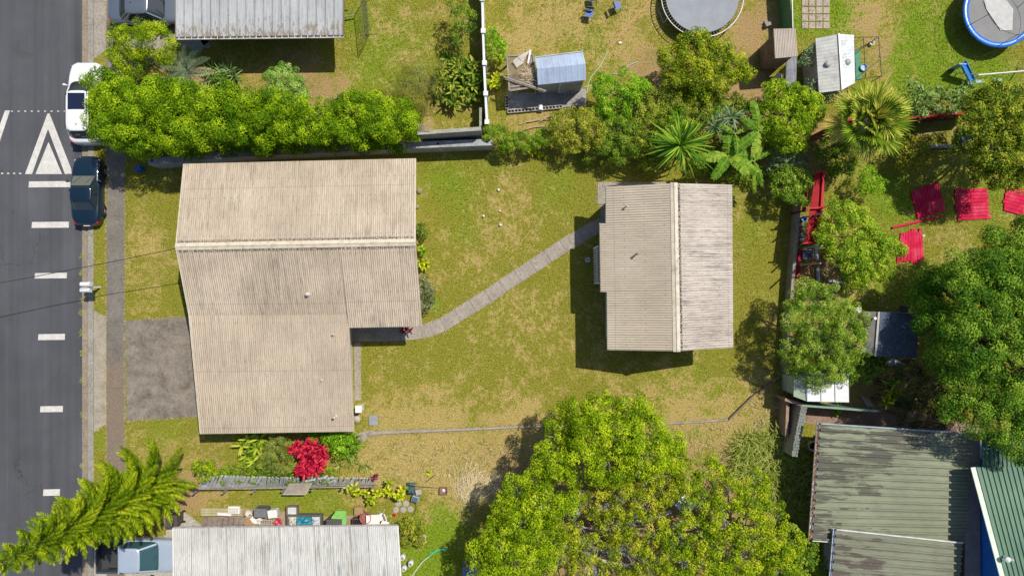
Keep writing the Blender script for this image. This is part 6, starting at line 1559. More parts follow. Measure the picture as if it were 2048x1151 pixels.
# ------------------------------------------------------------------ fan palm
fpm = thing("fan_palm", "big fan palm with orange tipped fronds beside the dark red fence", "palm tree", T(1722, 262, 0))
c0 = T(1738, 240, 4.3); rg = random.Random(8)
m = MB(); m.tube([T(1722, 262, 0), T(1728, 252, 2.2), c0 - Vector((0, 0, .2))], [.22, .17, .15], 10); m.build("trunk", BARKG(), fpm, smooth=True)
for k in range(30):
    a = k * 2.39996 + rg.uniform(-.15, .15); e = -.3 + 1.75 * (k / 29) + rg.uniform(-.08, .08)
    d = Vector((math.cos(a) * math.cos(e), math.sin(a) * math.cos(e), math.sin(e))); PL = 1.15 * rg.uniform(.85, 1.1) * (.55 + .45 * math.cos(max(0, e)))
    q1 = c0 + d * PL * .5; q2 = c0 + d * PL + Vector((0, 0, -.08)); fr = MB(); fr.tint = rg.uniform(.3, .7)
    fr.tube([c0, q1, q2], .016, 4)
    side = d.cross(Vector((0, 0, 1))).normalized(); base_t = rg.uniform(.2, .75)
    for j in range(22):
        th = (j / 21 - .5) * 2.9; dd = (d * math.cos(th) + side * math.sin(th) + Vector((0, 0, .12 * math.cos(th)))).normalized()
        fr.tint = min(.95, max(0, base_t + rg.uniform(-.35, .4)))
        if k < 6 and rg.random() < .5: fr.tint = .98
        fr.leaf(q2, dd, rg.uniform(1.0, 1.3) * (1 - .3 * abs(th) / 1.45), .085, .30 + (.4 if k < 10 else 0), 4, .5, taper=.35, up=d.cross(side) if False else Vector((0, 0, 1)))
    fr.build("frond", PALMF, fpm)
# ------------------------------------------------------------------ banana plants
def banana(px, py, h, n, L, label, seed, w=.48):
    rg = random.Random(seed); t = thing("banana_plant", label, "banana plant", T(px, py, 0)); c = T(px, py, h)
    m = MB(); m.tube([t.location, (t.location + c) / 2, c], [.13, .11, .07], 8); m.build("trunk", paint("banana_stem", (.24, .25, .12), .7, .4), t, smooth=True)
    for k in range(n):
        a = k * 2.2 + rg.uniform(-.4, .4) + seed; e = rg.uniform(.15, .8); d = Vector((math.cos(a) * math.cos(e), math.sin(a) * math.cos(e), math.sin(e)))
        lf = MB(); st_ = 14; q = c.copy(); dd = d.copy(); LL = L * rg.uniform(.75, 1.1); side = d.cross(Vector((0, 0, 1))).normalized(); pts = [q.copy()]; bt = rg.uniform(.2, .8)
        for i in range(st_):
            q = q + dd * LL / st_; dd = (dd + Vector((0, 0, -1.1 / st_))).normalized(); pts.append(q.copy())
        for i in range(1, st_):
            t0 = i / st_; ww = w * math.sin(math.pi * min(1, t0 * .9 + .08)) ** .6 * .5
            nr = side.cross((pts[i + 1] - pts[i]).normalized())
            for s in (-1, 1):      # torn into strips
                lf.tint = min(1, max(0, bt + rg.uniform(-.15, .15))); sl = rg.uniform(-.1, .05); gp = rg.uniform(.78, 1.02)
                a0, a1 = pts[i], pts[i].lerp(pts[i + 1], gp); wv = ww * rg.uniform(.85, 1.05)
                f_ = (pts[i + 1] - pts[i]) * .6
                lf.add([a0, a1, a1 + side * s * wv + f_ + Vector((0, 0, -wv * .25 + sl)), a0 + side * s * wv + f_ + Vector((0, 0, -wv * .25 + sl))], [(0, 1, 2, 3)])
        lf.tint = .95; lf.tube(pts, .022, 4, r2=.006); lf.build("leaf", BAN, t)
    return t
banana(1457, 312, 2.3, 9, 1.9, "banana plant with broadest torn leaves, left of the three", 1, .6)
banana(1517, 262, 2.5, 7, 1.7, "banana plant with upright leaves at the back of the three", 4)
banana(1508, 322, 1.9, 8, 1.7, "banana plant with narrow yellowing leaves, right of the three", 7, .34)
banana(1470, 268, 2.4, 5, 1.4, "thin tattered banana plant behind the broad leaved one", 9, .3)
# ------------------------------------------------------------------ cycad with blue green fronds
cy = thing("cycad", "blue green feathery cycad with straw coloured skirt above the hedge", "cycad", T(377, 150, 0)); rg = random.Random(12)
c = T(374, 140, 1.1); m = MB(); m.tube([T(376, 148, 0), c], .16, 8); m.build("trunk", BARK(), cy)
for k in range(26):
    a = k * 2.4; e = .05 + 1.1 * k / 26; d = Vector((math.cos(a) * math.cos(e) * .8, math.sin(a) * math.cos(e) * 1.1, math.sin(e))); fr = MB(); q = c.copy(); dd = d.normalized(); side = dd.cross(Vector((0, 0, 1))).normalized(); bt = rg.uniform(.1, .9)
    for i in range(18):
        q = q + dd * .085; dd = (dd + Vector((0, 0, -.045))).normalized()
        for s in (-1, 1): fr.tint = bt; fr.leaf(q, side * s + dd * .7 + Vector((0, 0, .3)), .26 * math.sin(math.pi * (i + 2) / 21), .022, .2, 2, .2)
    fr.build("frond", CYC if k > 6 else STRAW, cy)
# ------------------------------------------------------------------ the tall pine leaning out of the picture with its own height
pn = thing("tall_pine", "tall tiered pine with feathery yellow green boughs over the road corner", "pine tree", T(341, 944, 0)); rg = random.Random(21)
pb = T(341, 944, 0); ptip = Vector((pb.x, pb.y, 13.4))
m = MB(); m.tube([pb, Vector((pb.x, pb.y, 6)), ptip], [.2, .13, .02], 8); m.build("trunk", BARK(), pn, smooth=True)
nt = 27
crown = MB()
for ti in range(nt):
    f = ti / (nt - 1); z = 1.7 + (13.1 - 1.7) * f ** .96; R = 2.4 * (1 - f) ** .72 + .25; nb_ = 8 if f < .8 else 6
    for k in range(nb_):
        a = k * 2 * math.pi / nb_ + ti * .61 + rg.uniform(-.12, .12); d = Vector((math.cos(a), math.sin(a), .22 - .1 * (1 - f))).normalized(); LL = R * rg.uniform(.85, 1.08)
        n_ = max(5, int(LL / .058)); q = Vector((pb.x, pb.y, z)); dd = d.copy(); side = dd.cross(Vector((0, 0, 1))).normalized(); bt = rg.uniform(.15, .55); bowed = []
        for i in range(n_):
            q = q + dd * LL / n_; dd = (dd + Vector((0, 0, .035 - .05 * (i < n_ * .4)))).normalized(); bowed.append(q.copy())
            u = (i + 1) / n_; bl = .46 * (1 - u ** 3) * min(1, .35 + u * 1.6) * (.45 + .55 * (1 - f)) + .06
            for s in (-1, 1):
                for lev in (0, 1):
                    crown.tint = min(.97, max(0, bt + rg.uniform(-.25, .25) + .2 * u)) if rg.random() > .006 else 1.0
                    dv = side * s * (1 - .35 * lev) + dd * .95 + Vector((0, 0, .15 + .7 * lev))
                    crown.leaf(q, dv, bl * rg.uniform(.6, 1.1), .036, -.35, 2, .5)
crown.build("crown", PINE, pn)

tree("undergrowth_shrub", "low straggly undergrowth beneath the banana plants behind the cottage", "shrub", (1480, 335), [(1440,335,20,.9),(1475,345,22,.9),(1505,350,22,.8),(1535,345,20,.9),(1545,300,24,1.4),(1400,330,22,1.0),(1490,300,26,1.5),(1440,290,26,1.5)], MIDG, r0=.02, seed=71, rc=.2, leaf=.1, dens=.8)
tree("undergrowth_shrub", "low mixed growth in front of the thicket left of the dracaena", "shrub", (1290, 320), [(1180,300,24,1.3),(1215,315,20,1.0),(1300,325,22,1.0),(1330,320,20,1.1),(1380,255,26,2.0),(1430,200,22,1.9),(1470,205,22,1.9),(1510,215,20,1.8)], leafmat("mixed_leaf", (), (), ()), r0=.02, seed=72, rc=.2, leaf=.1, dens=.8)
# ================================================================== SMALL THINGS
# mailbox reaching over the kerb
mb = thing("mailbox", "white twin mailbox on a cantilevered white post over the kerb", "mailbox", T(201, 574, 0))
m = MB(); b = T(201, 574, 0); top = Vector((b.x - .02, b.y, 1.05)); m.bar(b, top, .09); m.build("post", WHITE, mb)
a2 = Vector((b.x - .55, b.y - .0, 1.06)); m = MB(); m.bar(top + Vector((0, -.3, 0)), top + Vector((0, .3, 0)), .09, .07); m.build("arm", WHITE, mb)
for s in (-1, 1):
    c = Vector((b.x - .04, b.y + s * .16, 1.1)); m = MB(); pr = [(-.125, 0), (.125, 0)] + [(.125 * math.cos(q), .13 + .125 * math.sin(q)) for q in [i * math.pi / 8 for i in range(9)]]
    vs = [(c.x - .3, c.y + y, c.z + z) for y, z in pr] + [(c.x + .24, c.y + y, c.z + z) for y, z in pr]; n = len(pr)
    m.add(vs, [tuple(range(n)), tuple(range(2 * n - 1, n - 1, -1))] + [(i, (i + 1) % n, n + (i + 1) % n, n + i) for i in range(n)]); bx = m.build("box", paint("white_enamel", (.72, .74, .78), .35), mb)
    m = MB(); m.box(c + Vector((-.31, 0, .12)), (.02, .17, .18)); m.build("door", paint("grey_enamel", (.3, .32, .36), .4), bx)
    m = MB(); m.box(c + Vector((-.1, s * .135, .16)), (.14, .01, .04)); m.build("flag", paint("grey_enamel", ()), bx)
# service cable from across the road to the gable
cb_ = MB(); pA = T(352, 497, 4.15); pts = []
pB = Vector((T(-100, 583, 4.1).x, T(-100, 583, 4.1).y, 4.1)); pC = Vector((-48, pB.y - 1.9, 6.8))
pts = [pA, pA.lerp(pB, .33) + Vector((0, 0, -.32)), pA.lerp(pB, .66) + Vector((0, 0, -.36)), pB, pB.lerp(pC, .5), pC]
cb_.tube(pts, .019, 5); tag(cb_.build("service_cable", paint("black_cable", (.03, .03, .03), .7)), "thin black service cable crossing the road to the long house's gable", "cable")
# utility pole at the far end of the cable, across the road
ut = thing("utility_pole", "timber utility pole across the road carrying the service cable", "utility pole", (pC.x, pC.y, 0))
m = MB(); m.tube([(pC.x, pC.y, 0), (pC.x, pC.y, 7.4)], .14, 10, r2=.1); m.build("post", GREYWOOD, ut); m = MB(); m.box((pC.x, pC.y, 6.9), (.1, 1.6, .1)); m.build("crossarm", GREYWOOD, ut)
# balls and caps on the lawn
for i, (x, y, lb) in enumerate(((997, 380, "white ball topmost of those on the upper lawn"), (967, 432, "white ball leftmost of those on the upper lawn"), (1000, 422, "small white ball between two others on the upper lawn"), (1001, 450, "white ball lowest of those on the upper lawn"))):
    m = MB(); r = .075 if i != 2 else .055; m.lathe([(r * math.sin(k * math.pi / 8) + .001, r - r * math.cos(k * math.pi / 8)) for k in range(9)], T(x, y, 0), 14); tag(m.build("ball", WHITE, smooth=True), lb, "ball")
m = MB(); p = T(747, 840, .02); m.box(p + Vector((0, 0, .0)), (.5, .56, .05), -.06); tag(m.build("access_cover", paint("cover_grey", (.27, .28, .31), .7, .2)), "square blue grey access cover in the lawn near the house corner", "cover")
m = MB(); p = T(712, 818, 1.0); m.box((p.x + .12, p.y, .55), (.3, .34, .7)); ac = m.build("meter_box", paint("white_enamel", ()), bevel=.02); tag(ac, "white metal box against the long house's lower right wall", "box")
m = MB(); m.box((p.x + .12, p.y, .92), (.36, .4, .04)); m.build("lid", WHITE, ac, org=ac.location)
m = MB(); m.lathe([(0, 0), (.2, .02), (.22, .12), (.1, .2), (0, .21)], T(714, 836, 0), 9); tag(m.build("stone", paint("pale_stone", ())), "pale rounded stone under the white box at the house wall", "stone")
m = MB(); m.lathe([(0, 0), (.16, .02), (.17, .1), (.08, .2), (0, .21)], T(839, 382, 0), 8); tag(m.build("stone", paint("brown_stone", (.3, .24, .17), .9)), "brown stone at the upper right corner of the long house", "stone")
m = MB(); m.lathe([(0, 0), (.11, .02), (.12, .1), (0, .16)], T(835, 413, 0), 8); tag(m.build("stone", paint("brown_stone", ())), "smaller brown stone just below the other beside the long house", "stone")
m = MB(); m.box(T(280, 338, .25), (.3, .25, .5), .3); tag(m.build("crate", paint("blue_plastic", ()), bevel=.01), "blue plastic crate in the hedge's shade left of the long house", "crate")
# paving squares
for j in range(4):
    for i in range(4):
        x, y = 1610 + i * 14.2, 6 + j * 15; m = MB(); m.box(T(x, y, .015), (.36, .37, .05), rnd.uniform(-.04, .04)); tag(m.build("paver", concrete("pink_paver", (.42, .33, .26), (.32, .27, .23), stain=.4)), "square pinkish paver in the four by four grid on the green lawn", "paver", "four by four grid of pavers")
# trampolines
def trampoline(px, py, R, z, mat_bed, label, seed, netp=6):
    t = thing("trampoline", label, "trampoline", T(px, py, 0)); c = T(px, py, z); t.location = (c.x, c.y, 0); return t, c
t, c = trampoline(1405, -8, 0, .9, None, "round grey trampoline with exposed springs beside the citrus tree", 1)
R = 2.05
m = MB(); m.lathe([(R, 0), (R * .5, -.02), (.01, -.03)], c, 48, cap=False); m.build("mat", paint("tramp_mat", (.24, .26, .29), .7, .15, 1.5), t, smooth=True)
m = MB(); ring_ = [(c.x + math.cos(a) * (R + .25), c.y + math.sin(a) * (R + .25), c.z) for a in [k * 2 * math.pi / 64 for k in range(65)]]; m.tube(ring_, .028, 6, cap=False); m.build("frame", paint("galv_pale", (.6, .6, .58), .4), t)
m = MB()
for k in range(84):
    a = k * 2 * math.pi / 84; m.bar((c.x + math.cos(a) * R, c.y + math.sin(a) * R, c.z), (c.x + math.cos(a) * (R + .23), c.y + math.sin(a) * (R + .23), c.z), .022)
m.build("springs", paint("black_tube", ()), t)
m = MB()
for k in range(6):
    a0, a1 = k * math.pi / 3 + .2, k * math.pi / 3 + .55
    pa = Vector((c.x + math.cos(a0) * (R + .25), c.y + math.sin(a0) * (R + .25), 0)); pb_ = Vector((c.x + math.cos(a1) * (R + .25), c.y + math.sin(a1) * (R + .25), 0))
    m = MB(); m.tube([pa + Vector((0, 0, .88)), pa + Vector((0, 0, .03)), pb_ + Vector((0, 0, .03)), pb_ + Vector((0, 0, .88))], .022, 6); m.build("leg", paint("galv_pale", ()), t)
m = MB(); m.box(c + Vector((.35, -1.72, .0)), (.1, .05, .04), .6)
t, c = trampoline(1999, 22, 0, .95, None, "round trampoline with bright blue pad ring and safety net poles", 2)
R = 1.78
m = MB(); m.lathe([(R, 0), (R * .5, -.02), (.01, -.03)], c, 48, cap=False); m.build("mat", paint("tramp_mat_b", (.19, .19, .19), .7, .15, 1.5), t, smooth=True)
m = MB(); m.lathe([(R - .02, .0), (R - .02, .05), (R + .1, .07), (R + .24, .07), (R + .28, .03), (R + .26, -.05)], c, 64, cap=False); m.build("pad_ring", paint("blue_vinyl", (.012, .16, .62), .3, .25, 3, .2, spec=.6), t, smooth=True)
m = MB(); a_ = [Vector((c.x + R * .98 * math.cos(q), c.y + R * .98 * math.sin(q), c.z + .012)) for q in (2.3, 2.5)]
m.slab([c + Vector((-1.0, .9, .02)), c + Vector((.25, .75, .02)), c + Vector((.75, .1, .02)), c + Vector((.7, -1.1, .02)), c + Vector((.05, -1.1, .02)), c + Vector((-.75, .1, .02))], .01)
m.build("worn_patch", paint("pale_patch", (.46, .46, .45), .7, .2), t)
for k in range(6):
    a = k * math.pi / 3 + .45; q = Vector((c.x + math.cos(a) * (R + .22), c.y + math.sin(a) * (R + .22), 0)); q2 = Vector((c.x + math.cos(a) * (R + .12), c.y + math.sin(a) * (R + .12), 2.5))
    m = MB(); m.tube([q, Vector((q.x, q.y, 1.2)), q2], .02, 6); m.build("net_pole", paint("black_tube", ()), t)
m = MB(); rr_ = [(c.x + math.cos(a) * (R + .12), c.y + math.sin(a) * (R + .12), 2.5) for a in [k * 2 * math.pi / 40 for k in range(41)]]; m.tube(rr_, .012, 4, cap=False); m.build("net_hoop", paint("black_tube", ()), t)
# swing and slide
sl = thing("slide", "short blue plastic slide beside the swing frame", "slide", T(1932, 150, 0))
m = MB(); a, b = T(1926, 128, 1.0), T(1945, 166, .15); d = (b - a); s = d.cross(Vector((0, 0, 1))).normalized()
m.bar(a, b, .34, .03); m.build("chute", paint("blue_slide", (.03, .22, .62), .35), sl)
m = MB()
for q in (-1, 1): m.bar(a + s * q * .18 + Vector((0, 0, .05)), b + s * q * .18 + Vector((0, 0, .05)), .03, .12)
m.build("side_rail", paint("blue_slide", ()), sl)
m = MB(); m.box((a.x, a.y, .5), (.4, .06, 1.0)); m.build("ladder", paint("blue_slide", ()), sl)
sw_ = thing("swing_frame", "white swing frame with a long top bar cut by the right edge", "swing", T(1985, 150, 0))
m = MB(); a, b = T(1957, 150, 1.9), T(2085, 139, 1.9); m.tube([a, b], .04, 8); m.build("top_bar", WHITE, sw_)
for p in (a, b):
    for q in (-1, 1): m = MB(); m.tube([p, (p.x + .05, p.y + q * .7, 0)], .035, 6); m.build("leg", WHITE, sw_)
for f in (.3, .6):
    p = a.lerp(b, f); m = MB(); m.tube([p + Vector((-.2, 0, 0)), Vector((p.x - .2, p.y, .45))], .008, 4); m.tube([p + Vector((.2, 0, 0)), Vector((p.x + .2, p.y, .45))], .008, 4); m.box((p.x, p.y, .45), (.45, .16, .03)); m.build("swing_seat", paint("teal_seat", (.2, .4, .42), .5), sw_)
m = MB(); m.lathe([(.2, 0), (.28, .3), (.3, .5), (.26, .5), (.2, .2)], T(1921, 277, .0), 16); tag(m.build("tub", paint("blue_slide", ())), "blue plastic tub in the shade above the large olive tree", "tub")
# school chairs
def chair(px, py, rz_, label):
    p = T(px, py, 0); t = thing("chair", label, "chair", p, rz_); BL = paint("blue_chair", (.02, .10, .38), .35); ch_ = paint("black_tube", ())
    def lp(m, n, mt): o = m.build(n, mt, org=(0, 0, 0)); o.parent = t
    m = MB(); m.box((0, .02, .45), (.42, .4, .025)); lp(m, "seat", BL)
    m = MB(); m.box((0, -.2, .74), (.4, .03, .24)); lp(m, "backrest", paint("dark_blue_chair", (.03, .05, .12), .4))
    for sx in (-1, 1):
        for sy in (-1, 1): m = MB(); m.tube([(sx * .18, sy * .16, .44), (sx * .22, sy * .23, 0)], .013, 5); lp(m, "leg", ch_)
    m = MB(); m.tube([(-.17, -.16, .44), (-.17, -.21, .84)], .013, 5); m.tube([(.17, -.16, .44), (.17, -.21, .84)], .013, 5); lp(m, "back_frame", ch_)
chair(1177, 33, math.radians(170), "blue school chair facing down, lower one on the upper lawn")
chair(1184, 3, math.radians(10), "dark school chair facing up at the very top edge")
chair(1231, 18, math.radians(-70), "blue school chair facing right, alone on the upper lawn")
m = MB(); m.box(T(1240, 86, .05), (.16, .1, .09), .1); tag(m.build("small_box", WHITE), "tiny white carton on the lawn below the school chairs", "box")
# hoses and ropes
def hose(pts, r, col, label, name="hose", z=.03, cat="hose"):
    m = MB(); P = [T(x, y, z) for x, y in pts]; out = []
    for i in range(len(P) - 1):
        p0, p1, p2, p3 = P[max(0, i - 1)], P[i], P[i + 1], P[min(len(P) - 1, i + 2)]
        for k in range(6):
            t = k / 6; out.append(.5 * ((2 * p1) + (p2 - p0) * t + (2 * p0 - 5 * p1 + 4 * p2 - p3) * t * t + (3 * p1 - p0 - 3 * p2 + p3) * t ** 3))
    out.append(P[-1]); m.tube(out, r, 6); return tag(m.build(name, paint("hose_%.2f" % (col[0] + col[1]), col, .5, .1)), label, cat)
hose([(1316, -30), (1300, 2), (1262, 45), (1222, 95)], .028, (.50, .24, .12), "thin orange rope across the upper yard to the green hose", "rope", cat="rope")
hose([(1216, 104), (1200, 132), (1182, 155), (1176, 172), (1174, 184), (1166, 190), (1161, 184), (1166, 178)], .022, (.28, .55, .33), "pale green garden hose curling by the metal shed")
hose([(1170, 175), (1190, 168), (1215, 151), (1240, 146), (1258, 131), (1276, 124)], .022, (.27, .54, .33), "pale green garden hose running right behind the bush")
hose([(812, 1170), (824, 1151), (843, 1125), (858, 1112)], .03, (.50, .62, .48), "pale grey green hose rising from the bottom edge")
hose([(858, 1112), (870, 1102), (882, 1098), (896, 1097)], .045, (.03, .50, .30), "short thick turquoise green hose end on bright grass")
hose([(1385, 1000), (1395, 992), (1405, 996), (1412, 1008), (1400, 1012), (1390, 1004), (1398, 996), (1410, 1000), (1404, 1014), (1392, 1008), (1388, 998), (1402, 990), (1416, 1004)], .06, (.01, .28, .62), "coil of bright blue hose seen through the tree gap", z=.9)
hose([(1586, 455), (1560, 472)], .02, (.2, .12, .08), "dark stick lying by the lawn wall", "stick", cat="stick")
# posts behind the lawn wall that throw the long shadows
for i, (x, y) in enumerate(((1592, 438), (1590, 498), (1587, 530))):
    p = T(x, y, 0); m = MB(); m.box((p.x + .1, p.y, 1.6), (.07, .07, 3.2)); tag(m.build("fence_post", GREYWOOD), "slim weathered fence post standing behind the thin lawn wall", "post", "posts behind the lawn wall")
# net frame upper left lawn
nf = thing("goal_frame", "leaning black netted goal frame beside the grey roof", "goal frame", T(728, 40, 0))
m = MB(); A, B = T(720, -10, 1.5), T(729, 76, 1.5); a, b = T(733, -10, 0), T(738, 70, 0)
for p, q in ((A, B), (A, a), (B, b), (a, b)): m.tube([p, q], .02, 5)
m.tube([b, b + Vector((.5, .05, 0))], .018, 5); m.tube([b, b + Vector((-.5, -.05, 0))], .018, 5); m.build("frame", paint("black_tube", ()), nf)
m = MB()
for k in range(1, 26): m.bar(A.lerp(B, k / 26), a.lerp(b, k / 26), .007)
for k in range(1, 9): m.bar(A.lerp(a, k / 9), B.lerp(b, k / 9), .007)
m.build("netting", paint("net_black", (.04, .045, .04), .8), nf)
plank(688, 34, 709, 30, .3, .07, .05, RAWWOOD, "short pale timber end sticking out lower from under the grey roof")
plank(688, 13, 697, 13, .3, .05, .05, RAWWOOD, "shorter timber end sticking out higher from under the grey roof")
# ------------------------------------------------------------------ slatted fence, table board and clutter at the bottom
sf = thing("slatted_fence", "leaning fence of grey white slats below the red plant", "fence", T(570, 970, 0))
A, B = T(401, 968, 1.0), T(752, 962, .9); a, b = T(398, 976, .05), T(750, 966, .05)
n = 96; rg = random.Random(44)
m = MB()
for k in range(n):
    f = k / n; p, q = A.lerp(B, f), a.lerp(b, f); j = rg.uniform(-.05, .05) if f < .5 else rg.uniform(-.15, .15)
    hgt = (1 - .45 * max(0, f - .45) * 1.8) * rg.uniform(.85, 1.06)
    tp = Vector((p.x + j + .18 * (f < .35), p.y + .48 * (1 - .85 * f), p.z * hgt)); m.bar(Vector((q.x, q.y, .03)), tp, .085, .02)
m.build("slats", paint("white_slat", (.66, .67, .70), .8, .3, 4, .3, dirt=(.25, .23, .2), dirt_amt=.25), sf)
m = MB()
for h_ in (.25, .8): m.bar(Vector((a.x, a.y + .30 * h_ - .06, h_)) , Vector((b.x, b.y - .0, h_ * .8)), .04, .07)
m.build("rails", GREYWOOD, sf)
for k in range(7):
    f = k / 6; q = a.lerp(b, f); m = MB(); m.box((q.x, q.y - .07, .45), (.08, .08, .9)); m.build("post", GREYWOOD, sf)
rg = random.Random(5)
for i, (x0, y0, x1, y1) in enumerate(((640, 962, 655, 950), (648, 964, 664, 953), (630, 960, 652, 952), (600, 963, 630, 958), (655, 965, 670, 960))):
    m = MB(); m.bar(T(x0, y0, .3), T(x1, y1, .75), .1, .02); tag(m.build("loose_slat", paint("white_slat", ())), "loose white slat fallen across the slatted fence", "slat", "loose slats on the fence")
tb = thing("table", "tilted square grey brown board table standing below the slatted fence", "table", T(597, 977, 0))
m = MB(); z = .8; m.slab([T(578, 966, z + .05), T(624, 965, z + .05), T(611, 988, z), T(565, 988, z)], .04); m.build("table_top", paint("weathered_top", (.33, .28, .23), .85, .3, 3, .3), tb)
m = MB(); m.bar(T(565, 988, z + .01), T(611, 988, z + .01), .03, .05); m.bar(T(611, 988, z + .01), T(624, 965, z + .06), .03, .05); m.build("edge_strip", paint("pale_board", ()), tb)
for x, y in ((570, 985), (607, 985), (618, 968), (582, 969)):
    p = T(x, y, z); m = MB(); m.box((p.x, p.y, .38), (.05, .05, .76)); m.build("leg", GREYWOOD, tb)
# shovel / barrow
sh = MB(); a, b = T(820, 968, .6), T(880, 975, .1); sh.tube([a, b], .02, 6); s_o = sh.build("long_handled_tool", RAWWOOD); tag(s_o, "long handled scoop with a square box head on dry grass", "garden tool")
m = MB(); c = T(887, 980, .1)
for dx, dy, sx, sy in ((0, .2, .42, .03), (0, -.2, .42, .03), (.2, 0, .03, .4), (-.2, 0, .03, .4)): m.box(c + Vector((dx, dy, .04)), (sx, sy, .14))
m.box(c - Vector((0, 0, .03)), (.4, .38, .02)); m.build("scoop_box", paint("rusty", (.26, .14, .1), .8), s_o, org=s_o.location)
m = MB(); m.lathe([(0, 0), (.1, .03), (0, .12)], c, 8); m.build("scoop_load", WHITE, s_o, org=s_o.location)
m = MB(); m.tube([T(850, 965, .02), T(872, 948, .35)], .018, 5); tag(m.build("stake", paint("dark_timber", ())), "dark stake leaning in the dry grass by the seedling", "stake")
# things along the white roofed house
def boxy(px, py, z, sz, rz_, mat, name, label, cat, bev=.01, lid=None):
    p = T(px, py, z); m = MB(); m.box((p.x, p.y, z - sz[2] / 2), sz, rz_); o = m.build(name, mat, bevel=bev); tag(o, label, cat)
    if lid: m = MB(); m.box((p.x, p.y, z + .015), (sz[0] * lid[0], sz[1] * lid[1], .03), rz_); m.build(lid[2], lid[3], o, org=o.location)
    return o
pt = thing("pallet_deck", "weathered brown timber platform at the white house's left end", "platform", T(450, 1040, 0))
m = MB()
for k in range(8): m.slab([T(405 + k * 10.5, 1034, .35), T(414.8 + k * 10.5, 1034, .35), T(411 + k * 10.5, 1062, .35), T(401 + k * 10.5, 1062, .35)], .03)
m.build("boards", paint("brown_grey_boards", (.27, .21, .18), .9, .45, 4), pt)
m = MB()
for x in (410, 450, 485): p = T(x, 1048, .3); m.box((p.x, p.y, .16), (.08, .8, .31))
m.build("bearers", RAWWOOD, pt)
for k in range(3):
    plank(402, 1018 + k * 5.2, 484, 1018 + k * 5.2, .3 + .001 * k, .13, .04, paint("yellow_wood", (.42, .38, .22), .8, .3), ["topmost", "middle", "lowest"][k] + " of three mossy yellowish planks above the platform")
boxy(467, 1020, .55, (.66, .42, .22), 0, WHITE, "sink_unit", "white plastic tray with raised edge on the mossy planks", "tray", .03, (.8, .7, "basin", paint("cream_plastic", (.6, .57, .5), .5)))
boxy(448, 1028, .5, (.8, .16, .14), -.05, WHITE, "foam_block", "long white foam block on the mossy planks", "foam block", .02)
m = MB(); m.lathe([(.13, 0), (.18, .36), (.2, .38), (.17, .38), (.15, .3)], T(502, 1022, 0), 18); tag(m.build("bucket", paint("cream_plastic", ())), "round cream bucket left of the grey wheeled bin", "bucket")
b1 = boxy(521, 1025, .75, (.68, .46, .7), -.03, paint("grey_bin", (.10, .11, .125), .5), "storage_bin", "dark grey storage bin with ribbed lid beside the cream bucket", "bin", .05, (1.05, 1.05, "lid", paint("grey_bin_lid", (.16, .17, .185), .5)))
b2 = boxy(545, 1027, .62, (.5, .42, .5), .1, paint("pale_cover", (.60, .63, .66), .5), "cool_box", "pale rounded cool box right of the grey storage bin", "box", .08, (1.04, 1.04, "lid", WHITE))
boxy(498, 1044, .3, (.6, .75, .28), .5, paint("cardboard", (.36, .23, .12), .9), "cardboard_box", "flattened brown cardboard box by the platform", "box")
m = MB(); p = T(529, 1047, .5)
for k in range(9): m.bar(p + Vector((-.4 + k * .1, -.22, 0)), p + Vector((-.4 + k * .1, .22, 0)), .012)
for k in range(3): m.bar(p + Vector((-.4, -.2 + k * .2, .01)), p + Vector((.4, -.2 + k * .2, .01)), .012)
for sx in (-1, 1):
    for sy in (-1, 1): m.bar(p + Vector((sx * .4, sy * .2, 0)), Vector((p.x + sx * .4, p.y + sy * .2, 0)), .02)
tag(m.build("wire_rack", paint("galv_pale", ())), "low wire rack standing close to the white roof's eave", "rack")
m = MB()
for k in range(9): q = T(512 + rnd.uniform(-8, 8), 1040 + rnd.uniform(-4, 4), .2 + .02 * k); m.box(q, (.25, .16, .02), rnd.uniform(0, 3))
tag(m.build("papers", WHITE, org=T(512, 1040, 0)), "crumpled white papers beside the cardboard box", "papers", kind="stuff")
m = MB(); p = T(557, 1042, .35)
for k in range(26): a = rnd.uniform(0, 6.28); m.tint = rnd.random(); m.leaf(p + Vector((rnd.uniform(-.12, .12), rnd.uniform(-.1, .1), 0)), (math.cos(a), math.sin(a), .5), .2, .12, .4, 2)
tag(m.build("red_bag", leafmat("red_cloth", (.3, .01, .04), (.5, .03, .08), (.62, .35, .38), .1)), "crumpled red and white bag right of the wire rack", "bag")
fr_ = thing("open_crate", "small dark framed crate with pale bottom above the tarp heap", "crate", T(584, 1022, 0))
m = MB(); p = T(584, 1022, .5)
for dx, dy, sx, sy in ((0, .27, .62, .05), (0, -.27, .62, .05), (.29, 0, .05, .54), (-.29, 0, .05, .54)): m.box(p + Vector((dx, dy, -.12)), (sx, sy, .3))
m.build("frame", paint("dark_timber", ()), fr_); m = MB(); m.box(p + Vector((0, 0, -.1)), (.53, .49, .03)); m.build("bottom", paint("pale_cover", ()), fr_)
tr_ = thing("trailer_tray", "dark rimmed tray full of blue tarp and white bags", "tray", T(608, 1045, 0))
m = MB(); p = T(608, 1044, .6)
for dx, dy, sx, sy in ((0, .38, 1.95, .06), (0, -.38, 1.95, .06), (.95, 0, .06, .7), (-.95, 0, .06, .7), (0, 0, 1.9, .7)): m.box(p + Vector((dx, dy, -.2 if sx < 1.9 or sy < .1 else -.33)), (sx, sy, .4 if sx < 1.9 or sy < .1 else .04))
m.build("tray_body", paint("dark_bed", (.12, .12, .1), .7), tr_)
m = MB(); rg = random.Random(77)
